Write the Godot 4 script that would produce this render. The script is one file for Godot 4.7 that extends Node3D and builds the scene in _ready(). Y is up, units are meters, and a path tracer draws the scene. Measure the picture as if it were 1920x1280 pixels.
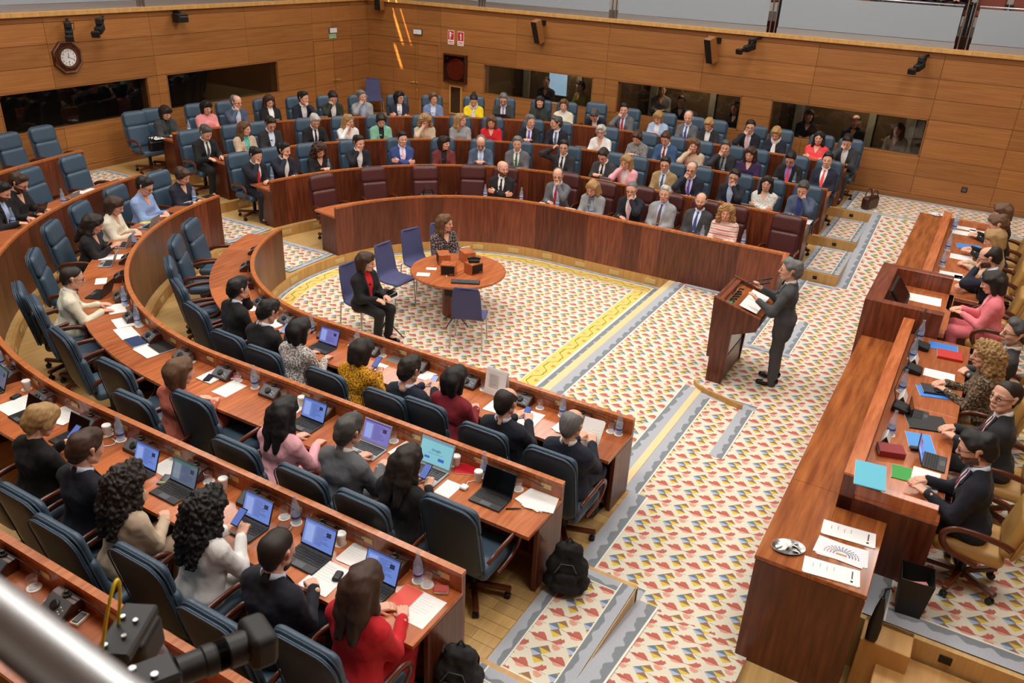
extends Node3D
# A regional parliament in session, seen from the public gallery.

func _ready() -> void:
	var t0 := Time.get_ticks_msec()
	# ---- camera
	var cam := Camera3D.new()
	cam.name = "camera"
	add_child(cam)
	cam.fov = 45.326
	cam.near = 0.05
	cam.far = 100.0
	cam.transform = Transform3D(Basis.from_euler(Vector3(deg_to_rad(-26.05), deg_to_rad(29.23), deg_to_rad(2.70)), EULER_ORDER_YXZ), Vector3(6.52, 5.2, 9.93))
	var at := CameraAttributesPhysical.new()
	at.frustum_focal_length = 28.74
	at.frustum_focus_distance = 10.5
	at.exposure_aperture = 4.0
	cam.attributes = at
	cam.fov = 45.326
	# ---- surroundings and exposure
	var we := WorldEnvironment.new()
	we.name = "surroundings"
	var env := Environment.new()
	env.background_mode = Environment.BG_COLOR
	env.background_color = Color(0.02, 0.02, 0.02)
	env.tonemap_mode = Environment.TONE_MAPPER_LINEAR
	env.tonemap_exposure = 1.1
	env.sdfgi_enabled = true
	env.ssao_enabled = true
	env.ssil_enabled = true
	we.environment = env
	add_child(we)
	# ---- the sun, which enters only through narrow slits of the skylight
	var sun := DirectionalLight3D.new()
	sun.name = "sun"
	sun.light_color = Color(1.0, 0.86, 0.62)
	sun.light_energy = 9.0
	sun.light_angular_distance = 0.5
	add_child(sun)
	sun.look_at_from_position(Vector3(-4, 12, 4), Vector3(-4, 12, 4) + Vector3(0.39, -1, -0.55))
	# ---- the ceiling's light panels
	ceiling_lights()
	make_materials()
	make_socket()
	build_floors()
	shell()
	wall_far()
	wall_left()
	var far_t := Transform3D(Basis.IDENTITY, Vector3(0, 0, -WZ + 0.0))
	gallery_side(far_t, [[-9.3, -5.8], [-5.58, -2.08], [-1.86, 1.71], [1.93, 5.46], [5.73, 9.2]], "frosted glass parapets of the gallery", ["frosted gallery parapet panel on far wall nearest the corner", "frosted gallery parapet panel, second from the far corner", "frosted gallery parapet panel, third from the far corner", "frosted gallery parapet panel below the seated visitors", "frosted gallery parapet panel at the upper right edge"])
	var left_t := Transform3D(Basis(Vector3.UP, PI / 2), Vector3(WX, 0, 0))
	gallery_side(left_t, [[-1.95, 2.0], [2.2, 5.7], [5.9, 9.0]], "frosted glass parapets of the gallery", ["frosted gallery parapet panel above the clock", "frosted gallery parapet panel on left wall, middle one", "frosted gallery parapet panel on left wall nearest the corner"])
	var gn := [[0.8, 0.56, 0.89, 0.9], [0.55, 0.62, 0.95, 1.07]]
	var nm := ["front", "second", "third", "back"]
	for k in 4:
		desk_row(1.0, k, gn[0][k], "curved wooden desk, %s row of the near left block" % nm[k])
		desk_row(-1.0, k, gn[1][k], "curved wooden desk, %s row of the far block" % nm[k])
	presidium()
	lectern()
	print("room ", Time.get_ticks_msec() - t0)
	make_chair_kit()
	for c in chair_table:
		chair(c[0], c[1], c[2], c[3], chair_group[c[0]])
	make_glasses()
	make_people_kit()
	print("kit ", Time.get_ticks_msec() - t0)
	for p in people_table:
		person(p)
		if p.has("chair"):
			chair(p.chair, p.at - Vector3(sin(p.yaw), 0, cos(p.yaw)) * 0.04, p.yaw, "%s leather armchair under the %s" % [{"blue": "blue", "brown": "dark red", "tan": "tan"}[p.chair], p.label], chair_group[p.chair])
	visitors()
	print("people ", Time.get_ticks_msec() - t0)
	make_small_kit()
	for p in people_table:
		if p.get("lod", 1) == 0 and p.pose in ["phone", "hold"]:
			var f := Vector3(sin(p.yaw), 0, cos(p.yaw))
			if p.label.contains("reading sheets"):
				var sh := sheets("paper_sheet", p.at + f * 0.47 + Vector3(0, 0.9, 0), p.yaw, "printed sheets held up by %s" % p.label, "paper", 0.21, 0.3, Color(0.93, 0.93, 0.92), 2)
				sh.rotation.x = -0.9
			else:
				var ph := proto("smartphone", "smartphone held by %s" % p.label, "phone", "smartphones", p.at + f * 0.42 + Vector3(0, 0.93, 0), p.yaw)
				ph.rotation.x = -0.6
				ph.find_child("screen*", true, false).material_override = screen_mat(0)
	round_table()
	consoles()
	for i in item_table:
		item(i)
	wall_things()
	odds()
	foreground()
	for k in kit:
		kit[k].free()
	for l in find_children("*", "Light3D", true, false):
		l.shadow_enabled = true
	print("all ", Time.get_ticks_msec() - t0)

var chair_group := {"blue": "blue leather armchairs", "brown": "dark red leather armchairs", "tan": "tan leather armchairs"}

func ceiling_lights() -> void:
	var e := std(Color(0.9, 0.9, 0.9), 0.6)
	e.emission_enabled = true
	e.emission = Color(1.0, 0.97, 0.93)
	e.emission_energy_multiplier = 2.0
	for i in 4:
		for j in 3:
			var p := Vector3(-6.0 + i * 4.4, 7.93, -6.0 + j * 6.0)
			var o := thing("ceiling_lamp", "square white ceiling light panel above the hall", "lamp", p, 0.0, "ceiling light panels")
			var m := MB.new()
			m.box(Vector3(0, 0.03, 0), Vector3(2.0, 0.06, 2.0), 0.01)
			part("lamp_panel", m.mesh(), e, o)
			var l := AreaLight3D.new()
			l.name = "light"
			l.area_size = Vector2(2.0, 2.0)
			l.light_color = Color(1.0, 0.98, 0.955)
			l.light_energy = 17.0 if i in [1, 2] and j == 1 else 13.5
			l.area_normalize_energy = true
			l.area_range = 40.0
			o.add_child(l)
			l.position = Vector3(0, -0.02, 0)
			l.rotation = Vector3(-PI / 2, 0, 0)

func consoles() -> void:
	var nm := ["front", "second", "third", "back"]
	var ord := ["first", "second", "third", "fourth", "fifth", "sixth", "seventh", "eighth", "ninth", "tenth", "eleventh", "twelfth", "thirteenth", "fourteenth"]
	var first := [0.182, 0.107, 0.092, 0.08]
	for k in 4:
		var ts := []
		for i in range(5, -1, -1):
			ts.append(0.145 + PITCH * i + (0.0 if k > 0 else 0.0))
		var n: int = [6, 8, 4, 2][k]
		for j in n:
			ts.append(-(first[k] + j * PITCH / (R[k] + 0.1)))
		for i in ts.size():
			var r: float = R[k] + 0.135
			var p := rp(1.0, r, ts[i])
			var d := Vector2(0, 1) if ts[i] >= 0.0 else p.normalized()
			if k == 3 and i < 1:
				continue
			proto("microphone_console", "grey microphone console, %s from the lectern aisle, %s near desk row" % [ord[i], nm[k]], "microphone", "microphone consoles on the desks", Vector3(p.x, FL[k] + 0.7205, p.y), atan2(d.x, d.y))

func item(i: Array) -> void:
	match i[0]:
		"sheets":
			sheets(i[4], i[1], i[2], i[3], "paper", i[5], i[6], i[7], i[8])
		"laptop":
			laptop(i[1], i[2], i[3], i[4], i[5], i[6], i[7])
		"slab":
			slab_thing(i[4], i[1], i[2], i[3], i[5], i[6], i[7], i[8], i[9])
		"water_bottle":
			proto("water_bottle", i[3], "bottle", "water bottles", i[1], i[2])
		"drinking_glass":
			proto("drinking_glass", i[3], "glass", "drinking glasses", i[1], i[2])
		"paper_cup":
			proto("paper_cup", i[3], "cup", "paper coffee cups", i[1], i[2])
		"smartphone":
			proto("smartphone", i[3], "phone", "smartphones", i[1], i[2])
		"computer_mouse":
			proto("computer_mouse", i[3], "mouse", "computer mice", i[1], i[2])
		"white_mouse":
			var o := thing("computer_mouse", i[3], "mouse", i[1], i[2])
			var m := MB.new()
			m.rbox(Vector3(0, 0.014, 0), Vector3(0.07, 0.028, 0.07), 0.014, 3)
			part("shell", m.mesh(), mats.white, o)
			m = MB.new()
			m.tube([Vector3(0, 0.006, -0.03), Vector3(-0.02, 0.006, -0.09), Vector3(0.03, 0.006, -0.15), Vector3(0.0, 0.006, -0.2)], 0.004, 0.004, 6)
			part("cable", m.mesh(), mats.white, o)
		"pen", "highlighter":
			var o := thing("pen" if i[0] == "pen" else "highlighter_pen", i[3], "pen", i[1], i[2])
			var m := MB.new()
			var c: Material = mats.black if i[0] == "pen" else colour(Color(0.95, 0.85, 0.1))
			m.tube([Vector3(-0.06, 0.008, 0), Vector3(0.05, 0.008, 0)], 0.007, 0.006, 8)
			part("barrel", m.mesh(), c, o)
			m = MB.new()
			m.tube([Vector3(0.05, 0.008, 0), Vector3(0.075, 0.007, 0)], 0.006, 0.0015, 8)
			part("tip", m.mesh(), mats.black, o)
		"binder":
			var o := thing("binder", i[3], "binder", i[1], i[2])
			for s in [-1.0, 1.0]:
				sub_box(o, "cover", Vector3(0, 0.15, s * 0.035), Vector3(0.26, 0.3, 0.004), mats.paper, 0.001, Basis(Vector3.RIGHT, s * -0.16))
			for r in 8:
				sub_box(o, "print_line", Vector3(-0.02, 0.24 - r * 0.02, 0.052 + r * 0.0001 - (8 - r) * 0.0028), Vector3(0.12, 0.004, 0.002), colour(Color(0.6, 0.6, 0.62)), 0.0)
		"cables":
			var o := thing("cable_tangle", i[3], "cable", i[1], i[2])
			var rng := RandomNumberGenerator.new()
			rng.seed = int(i[1].x * 100)
			for s in 4:
				var pts := []
				var p := Vector3(rng.randf_range(-0.06, 0.06), 0.006, rng.randf_range(-0.05, 0.05))
				var a := rng.randf() * 6.0
				for q in 14:
					pts.append(p)
					a += rng.randf_range(-0.2, 1.1)
					p += Vector3(cos(a), 0, sin(a)) * 0.035
					p.y = 0.006 + 0.006 * s
				var m := MB.new()
				m.tube(pts, 0.004, 0.004, 6)
				part("cord", m.mesh(), mats.white, o)
		"open_book":
			var o := thing("open_book", i[3], "book", i[1], i[2])
			for s in [-1.0, 1.0]:
				sub_box(o, "page_block", Vector3(s * 0.08, 0.012, 0), Vector3(0.16, 0.018, 0.22), mats.paper, 0.004, Basis(Vector3.BACK, s * -0.06))
		"nameplate":
			var o := thing("tent_card", i[3], "card", i[1], i[2])
			for s in [-1.0, 1.0]:
				sub_box(o, "card_face", Vector3(0, 0.035, s * 0.02), Vector3(0.2, 0.08, 0.003), mats.paper, 0.0005, Basis(Vector3.RIGHT, s * -0.5))
		"console":
			var o := thing("desk_microphone", i[3], "microphone", i[1], i[2])
			sub_box(o, "base", Vector3(0, 0.035, 0), Vector3(0.16, 0.06, 0.16), mats.black, 0.012, Basis(Vector3.RIGHT, 0.2))
			var m := MB.new()
			m.tube([Vector3(0, 0.06, -0.05), Vector3(0, 0.2, -0.1), Vector3(0.0, 0.42, -0.08)], 0.006, 0.005, 6)
			part("gooseneck", m.mesh(), mats.grey_plastic, o)
			m = MB.new()
			m.tube([Vector3(0, 0.42, -0.08), Vector3(0, 0.48, -0.06)], 0.011, 0.009, 8)
			part("microphone_head", m.mesh(), mats.grey_plastic, o)
		"plate_sweets":
			var o := thing("sweets_plate", i[3], "plate", i[1], i[2])
			var m := MB.new()
			m.lathe([Vector2(0, 0.003), Vector2(0.07, 0.004), Vector2(0.11, 0.016), Vector2(0.112, 0.014), Vector2(0.07, 0.0), Vector2(0, 0.0)], 24)
			part("plate", m.mesh(), mats.white, o)
			for q in 9:
				sub_box(o, "sweet", Vector3(cos(q * 2.4) * 0.012 * sqrt(q) * 2.0, 0.014, sin(q * 2.4) * 0.012 * sqrt(q) * 2.0), Vector3(0.03, 0.016, 0.02), mats.paper if q % 3 else colour(Color(0.7, 0.3, 0.25)), 0.004, Basis(Vector3.UP, q))

# people in the gallery and behind the panes, with the gallery's seats
func visitors() -> void:
	var dark := Color(0.1, 0.1, 0.12)
	var g := [[1.35, Color(0.75, 0.75, 0.78), "visitor in pale shirt in the gallery, leftmost"], [2.75, Color(0.15, 0.18, 0.3), "visitor in navy top in the gallery"], [4.0, Color(0.12, 0.28, 0.33), "visitor in teal sweater in the gallery"], [4.65, Color(0.08, 0.09, 0.13), "visitor in black top in the gallery"], [5.25, Color(0.25, 0.1, 0.14), "visitor in burgundy top in the gallery"], [7.05, Color(0.1, 0.1, 0.11), "visitor in black at the gallery's right edge"]]
	for v in g:
		person({"pose": "lap", "label": v[2], "at": Vector3(v[0], 3.85, -10.42), "yaw": 0.0, "jacket": v[1], "hair": "short", "trousers": Color(0.13, 0.14, 0.18), "group": "visitors in the gallery"})
	var red := colour(Color(0.5, 0.25, 0.19), 0.8)
	var where := ["first", "second", "third", "fourth", "fifth", "sixth", "seventh", "eighth", "ninth", "tenth"]
	for i in 10:
		var x := 1.4 + i * 0.64
		var o := thing("gallery_chair", "red-brown upholstered gallery seat, %s from the left" % where[i], "seat", Vector3(x, 3.85, -10.5), 0.0, "upholstered gallery seats")
		var m := MB.new()
		m.rbox(Vector3(0, 0.42, 0.02), Vector3(0.5, 0.12, 0.48), 0.05, 3)
		part("seat", m.mesh(), red, o)
		m = MB.new()
		m.rbox(Vector3(0, 0.74, -0.26), Vector3(0.52, 0.62, 0.1), 0.05, 3, Basis(Vector3.RIGHT, -0.15))
		part("backrest", m.mesh(), red, o)
		for s in [-1.0, 1.0]:
			sub_box(o, "armrest", Vector3(s * 0.28, 0.6, 0.0), Vector3(0.06, 0.05, 0.4), mats.black, 0.012)
			sub_box(o, "support", Vector3(s * 0.28, 0.3, -0.05), Vector3(0.05, 0.6, 0.3), mats.black, 0.006)
	var b := [[Vector3(-4.3, 0.55, -10.7), 0.2, "dark silhouette of a man against the booth's lit window", Color(0.12, 0.12, 0.13), "crop", 0], [Vector3(-3.2, 0.55, -10.7), -0.4, "dim figure in yellow green behind the first booth pane", Color(0.5, 0.48, 0.15), "short", 0], [Vector3(-0.95, 0.75, -10.65), 0.3, "dim man in checked shirt behind the second booth pane", Color(0.45, 0.45, 0.43), "short", 0], [Vector3(-0.35, 0.55, -10.5), 0.2, "dim dark figure behind the second booth pane", dark, "short", 0], [Vector3(1.05, 0.55, -10.65), -0.3, "woman with dark hair behind second booth pane's right end", dark, "long", 0], [Vector3(2.75, 0.6, -10.65), 0.1, "dim woman in black behind third booth pane, leftmost", dark, "bob", 0], [Vector3(3.8, 0.6, -10.65), 0.0, "bald man in dark jacket behind the third booth pane", dark, "ring", 0], [Vector3(4.75, 0.55, -10.65), -0.2, "woman in striped blouse behind the third booth pane", Color(0.55, 0.5, 0.45), "long", 0]]
	for q in b:
		person({"pose": "desk", "label": q[2], "at": q[0], "yaw": q[1], "jacket": q[3], "hair": q[4], "haircol": Color(0.08, 0.06, 0.05), "group": "people behind the booth panes"})
	handbag(Vector3(-8.18, 1.035, -1.0), 1.4, "black handbag on the seat at the far left row end", Color(0.04, 0.04, 0.045))
	handbag(Vector3(-2.62, 0.502, -2.78), 0.75, "black leather handbag on a dark red armchair", Color(0.05, 0.05, 0.055), 1.1)

var fore := {"lens": Vector3(4.97, 3.3, 8.84), "lens_yaw": 2.77, "lens_pitch": 0.1, "head": Vector3(4.68, 3.3, 8.91), "head_yaw": 0.5, "rail0": Vector3(4.2, 4.55, 9.58), "rail1": Vector3(6.4, 4.55, 9.66)}
# ---------------------------------------------------------------- nodes and materials
var mats := {}
var names := {}

func numbered(called: String) -> String:
	var i: int = names.get(called, 0)
	names[called] = i + 1
	return called if i == 0 else "%s_%03d" % [called, i]

func tag(o: Node3D, label: String, category: String, group := "") -> Node3D:
	o.set_meta("label", label)
	o.set_meta("category", category)
	if group != "":
		o.set_meta("group", group)
	return o

func thing(called: String, label: String, category: String, at: Vector3, yaw := 0.0, group := "") -> Node3D:
	var o := Node3D.new()
	o.name = numbered(called)
	add_child(o)
	o.position = at
	o.rotation.y = yaw
	return tag(o, label, category, group)

func part(called: String, m: Mesh, mat: Material, parent: Node3D) -> MeshInstance3D:
	var o := MeshInstance3D.new()
	o.name = called
	o.mesh = m
	o.material_override = mat
	parent.add_child(o, true)
	return o

func struct(called: String, m: Mesh, mat: Material) -> MeshInstance3D:
	var o := MeshInstance3D.new()
	o.name = numbered(called)
	o.mesh = m
	o.material_override = mat
	add_child(o)
	o.set_meta("kind", "structure")
	return o

func std(c: Color, rough := 0.6, metal := 0.0) -> StandardMaterial3D:
	var m := StandardMaterial3D.new()
	m.albedo_color = c
	m.roughness = rough
	m.metallic = metal
	return m

var skins := {}
func skin(i: int) -> StandardMaterial3D:
	if not skins.has(i):
		var m := std([Color(0.86, 0.66, 0.56), Color(0.8, 0.58, 0.47), Color(0.7, 0.49, 0.38)][i], 0.5)
		m.vertex_color_use_as_albedo = true
		m.subsurf_scatter_enabled = true
		m.subsurf_scatter_strength = 0.1
		skins[i] = m
	return skins[i]

var hairmats := {}
func hair_mat(c: Color) -> StandardMaterial3D:
	if not hairmats.has(c):
		var m := std(c, 0.62)
		m.vertex_color_use_as_albedo = true
		hairmats[c] = m
	return hairmats[c]

var cloths := {}
func cloth(c: Color, pattern := "") -> StandardMaterial3D:
	var key := [c, pattern]
	if not cloths.has(key):
		var m := std(c, 0.85)
		m.rim_enabled = true
		m.rim = 0.2
		m.uv1_triplanar = true
		m.uv1_scale = Vector3.ONE * 3.0
		if pattern != "":
			m.albedo_texture = print_tex(pattern)
		m.normal_enabled = true
		m.normal_texture = weave_tex()
		m.normal_scale = 0.35
		cloths[key] = m
	return cloths[key]

var texs := {}
func weave_tex() -> Texture2D:
	if not texs.has("weave"):
		var fn := FastNoiseLite.new()
		fn.seed = 3
		fn.frequency = 0.09
		fn.fractal_octaves = 3
		var im := Image.create(128, 128, false, Image.FORMAT_L8)
		for y in 128:
			for x in 128:
				var g := 0.5 + 0.35 * fn.get_noise_2d(x * 0.5, y * 0.5) + 0.1 * sin(x * TAU / 4.0) * sin(y * TAU / 4.0)
				im.set_pixel(x, y, Color(g, g, g))
		im.convert(Image.FORMAT_RGBA8)
		im.bump_map_to_normal_map(3.0)
		texs.weave = ImageTexture.create_from_image(im)
	return texs.weave

# printed cloth: blots of several dyes on a ground
func print_tex(kind: String) -> Texture2D:
	if texs.has(kind):
		return texs[kind]
	var sets := {
		"floral": [Color(1, 1, 1), Color(0.25, 0.22, 0.2), Color(0.7, 0.45, 0.35), 0.07, 0.12],
		"yellow": [Color(1, 0.82, 0.25), Color(0.2, 0.3, 0.25), Color(0.75, 0.2, 0.2), 0.06, 0.12],
		"night": [Color(0.07, 0.07, 0.09), Color(0.9, 0.85, 0.85), Color(0.6, 0.2, 0.25), 0.055, 0.34],
		"leaf": [Color(0.55, 0.5, 0.45), Color(0.07, 0.07, 0.08), Color(0.9, 0.85, 0.75), 0.05, 0.02],
		"tweed": [Color(0.8, 0.82, 0.88), Color(0.35, 0.4, 0.55), Color(1, 1, 1), 0.16, 0.05],
		"check": [Color(1, 1, 1), Color(0.55, 0.65, 0.85), Color(0.9, 0.95, 1), 0.2, 0.1],
		"stripe": [Color(1, 0.97, 0.92), Color(0.9, 0.28, 0.3), Color(1, 1, 1), 0.0, 0.0],
		"dots": [Color(0.95, 0.95, 0.93), Color(0.15, 0.15, 0.18), Color(0.95, 0.95, 0.93), 0.06, 0.42],
		"monochrome": [Color(0.85, 0.85, 0.85), Color(0.12, 0.12, 0.13), Color(0.5, 0.5, 0.5), 0.09, 0.05],
		"gold": [Color(0.08, 0.07, 0.07), Color(0.75, 0.6, 0.3), Color(0.6, 0.2, 0.2), 0.06, 0.3],
	}
	var s: Array = sets[kind]
	var fn := FastNoiseLite.new()
	fn.seed = kind.hash() % 1000
	fn.frequency = s[3]
	fn.fractal_octaves = 2
	var im := Image.create(192, 192, false, Image.FORMAT_RGB8)
	for y in 192:
		for x in 192:
			var c: Color = s[0]
			if kind == "stripe":
				if y % 48 < 10 or (y + 20) % 48 < 4:
					c = s[1]
			else:
				var a := fn.get_noise_2d(x, y)
				var b := fn.get_noise_2d(x + 500, y - 300)
				if a > s[4]:
					c = s[1]
				elif b > s[4] + 0.12:
					c = s[2]
			im.set_pixel(x, y, c)
	texs[kind] = ImageTexture.create_from_image(im)
	return texs[kind]
# ---------------------------------------------------------------- textures
func grain(base: Color, dark: Color, along: float, seedn: int, contrast := 1.0, lying := false) -> Texture2D:
	var fn := FastNoiseLite.new()
	fn.seed = seedn
	fn.frequency = 0.02
	fn.fractal_octaves = 4
	fn.domain_warp_enabled = true
	fn.domain_warp_amplitude = 18.0
	fn.domain_warp_frequency = 0.008
	var im := Image.create(256, 256, false, Image.FORMAT_RGB8)
	for y in 256:
		for x in 256:
			# the four corners are blended so that the sheet repeats without a seam
			var fx := x / 256.0
			var fy := y / 256.0
			var g := 0.0
			for c in [[0, 0, (1 - fx) * (1 - fy)], [256, 0, fx * (1 - fy)], [0, 256, (1 - fx) * fy], [256, 256, fx * fy]]:
				g += fn.get_noise_2d((x - c[0]) * 4.0, (y - c[1]) * along) * c[2]
			var t := clampf(0.5 + g * 1.4 * contrast, 0.0, 1.0)
			if lying:
				im.set_pixel(y, x, base.lerp(dark, t))
			else:
				im.set_pixel(x, y, base.lerp(dark, t))
	return ImageTexture.create_from_image(im)

func wood(tex: Texture2D, rough: float, scale: Vector3, tint := Color.WHITE, world := true) -> StandardMaterial3D:
	var m := std(tint, rough)
	m.albedo_texture = tex
	m.uv1_triplanar = true
	m.uv1_world_triplanar = world
	m.uv1_scale = scale
	return m

func poly_fill(im: Image, poly: PackedVector2Array, c: Color, ppm: float, vary := 0.0) -> void:
	var lo := poly[0]
	var hi := poly[0]
	for p in poly:
		lo = lo.min(p)
		hi = hi.max(p)
	var w := im.get_width()
	var h := im.get_height()
	for y in range(floori(lo.y * ppm), ceili(hi.y * ppm) + 1):
		for x in range(floori(lo.x * ppm), ceili(hi.x * ppm) + 1):
			if Geometry2D.is_point_in_polygon(Vector2(x + 0.5, y + 0.5) / ppm, poly):
				var k := c
				if vary > 0.0:
					var r := fposmod(sin(x * 12.9898 + y * 78.233) * 43758.5, 1.0) - 0.5
					k = Color(c.r + r * vary, c.g + r * vary, c.b + r * vary)
				im.set_pixel(posmod(x, w), posmod(y, h), k)

# woven carpet: squares on their points and oak leaves, one repeat is 0.486 by 0.31 m
func carpet_tex() -> Texture2D:
	var ppm := 900.0
	var im := Image.create(int(0.486 * ppm), int(0.31 * ppm), false, Image.FORMAT_RGB8)
	for y in im.get_height():
		for x in im.get_width():
			var r := (fposmod(sin(x * 12.9898 + y * 78.233) * 43758.5, 1.0) - 0.5) * 0.06
			im.set_pixel(x, y, Color(0.87 + r, 0.85 + r, 0.775 + r))
	var brown := Color(0.58, 0.44, 0.34)
	var yellow := Color(0.85, 0.75, 0.3)
	var red := Color(0.74, 0.41, 0.36)
	var pink := Color(0.86, 0.62, 0.54)
	for o in [Vector2(0.05, 0.08), Vector2(0.293, -0.075)]:
		for kt in [[Vector2(0, 0), Color(0.42, 0.49, 0.56), Color(0.67, 0.73, 0.83)], [Vector2(0.053, -0.053), brown, yellow], [Vector2(0.046, 0.056), brown, yellow]]:
			var p: Vector2 = o + kt[0]
			poly_fill(im, PackedVector2Array([p, p + Vector2(0.053, -0.053), p + Vector2(0.107, 0.0)]), kt[1], ppm, 0.12)
			poly_fill(im, PackedVector2Array([p, p + Vector2(0.107, 0.0), p + Vector2(0.053, 0.052)]), kt[2], ppm, 0.07)
		for lf in [[red, [0.173, 0.003, 0.198, -0.017, 0.22, -0.013, 0.22, -0.035, 0.256, -0.051, 0.287, -0.026, 0.316, 0.012, 0.285, 0.013, 0.249, 0.014, 0.205, 0.02]], [pink, [0.211, 0.024, 0.251, 0.02, 0.309, 0.017, 0.272, 0.043, 0.233, 0.047]], [red, [0.11, 0.157, 0.147, 0.118, 0.16, 0.091, 0.175, 0.1, 0.186, 0.085, 0.204, 0.107, 0.195, 0.12, 0.19, 0.139, 0.163, 0.153]], [pink, [0.129, 0.179, 0.159, 0.17, 0.203, 0.178, 0.2, 0.2, 0.181, 0.221, 0.152, 0.215]], [Color(0.5, 0.27, 0.22), [0.116, 0.0, 0.172, 0.001, 0.3, 0.01, 0.3, 0.013, 0.173, 0.005, 0.118, 0.004]], [Color(0.55, 0.3, 0.25), [0.07, 0.157, 0.118, 0.157, 0.223, 0.16, 0.225, 0.163, 0.118, 0.161, 0.07, 0.161]]]:
			var pl := PackedVector2Array()
			for q in range(0, lf[1].size(), 2):
				pl.append(o + Vector2(lf[1][q], lf[1][q + 1]))
			if pl.size() > 6 or lf[0] == pink:
				var mid := Vector2.ZERO
				for q in pl:
					mid += q / pl.size()
				for q in pl.size():
					pl[q] = mid + (pl[q] - mid) * Vector2(1.1, 1.14)
			poly_fill(im, pl, lf[0], ppm, 0.12)
	return ImageTexture.create_from_image(im)

# border 0.24 m long: pale blue grey with a scalloped dark edge and a white line; v from 0 (inner white line) to 1
func border_tex() -> Texture2D:
	var im := Image.create(96, 64, false, Image.FORMAT_RGB8)
	for y in 64:
		for x in 96:
			var r := (fposmod(sin(x * 12.9898 + y * 78.233) * 43758.5, 1.0) - 0.5) * 0.08
			var wv := 26.0 + 7.0 * sin(x * TAU / 96.0) + 3.5 * sin(x * TAU / 48.0 + 1.0) + r * 20.0
			var c := Color(0.68 + r, 0.7 + r, 0.735 + r)
			if y < 6:
				c = Color(0.92, 0.91, 0.87)
			elif y < wv:
				c = Color(0.5 + r, 0.53 + r, 0.555 + r)
			im.set_pixel(x, y, c)
	return ImageTexture.create_from_image(im)

# yellow band with a winding stem and small flowers, 0.5 m long
func garland_tex() -> Texture2D:
	var im := Image.create(200, 100, false, Image.FORMAT_RGB8)
	for y in 100:
		for x in 200:
			var r := (fposmod(sin(x * 12.9898 + y * 78.233) * 43758.5, 1.0) - 0.5) * 0.06
			var c := Color(0.9 + r, 0.8 + r, 0.43 + r)
			if y < 5 or y > 94:
				c = Color(0.95, 0.94, 0.9)
			elif absf(y - 50.0 - 24.0 * sin(x * TAU / 200.0) - 5.0 * sin(x * TAU / 66.0)) < 3.5:
				c = Color(0.6, 0.47, 0.17)
			for f in [[50, 28, Color(0.85, 0.6, 0.55)], [150, 74, Color(0.85, 0.42, 0.28)]]:
				var d := Vector2(x - f[0], y - f[1])
				if d.length() < 16.0 * absf(cos(d.angle() * 2.5)) and d.length() < 15.0:
					c = f[2]
			im.set_pixel(x, y, c)
	return ImageTexture.create_from_image(im)

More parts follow.
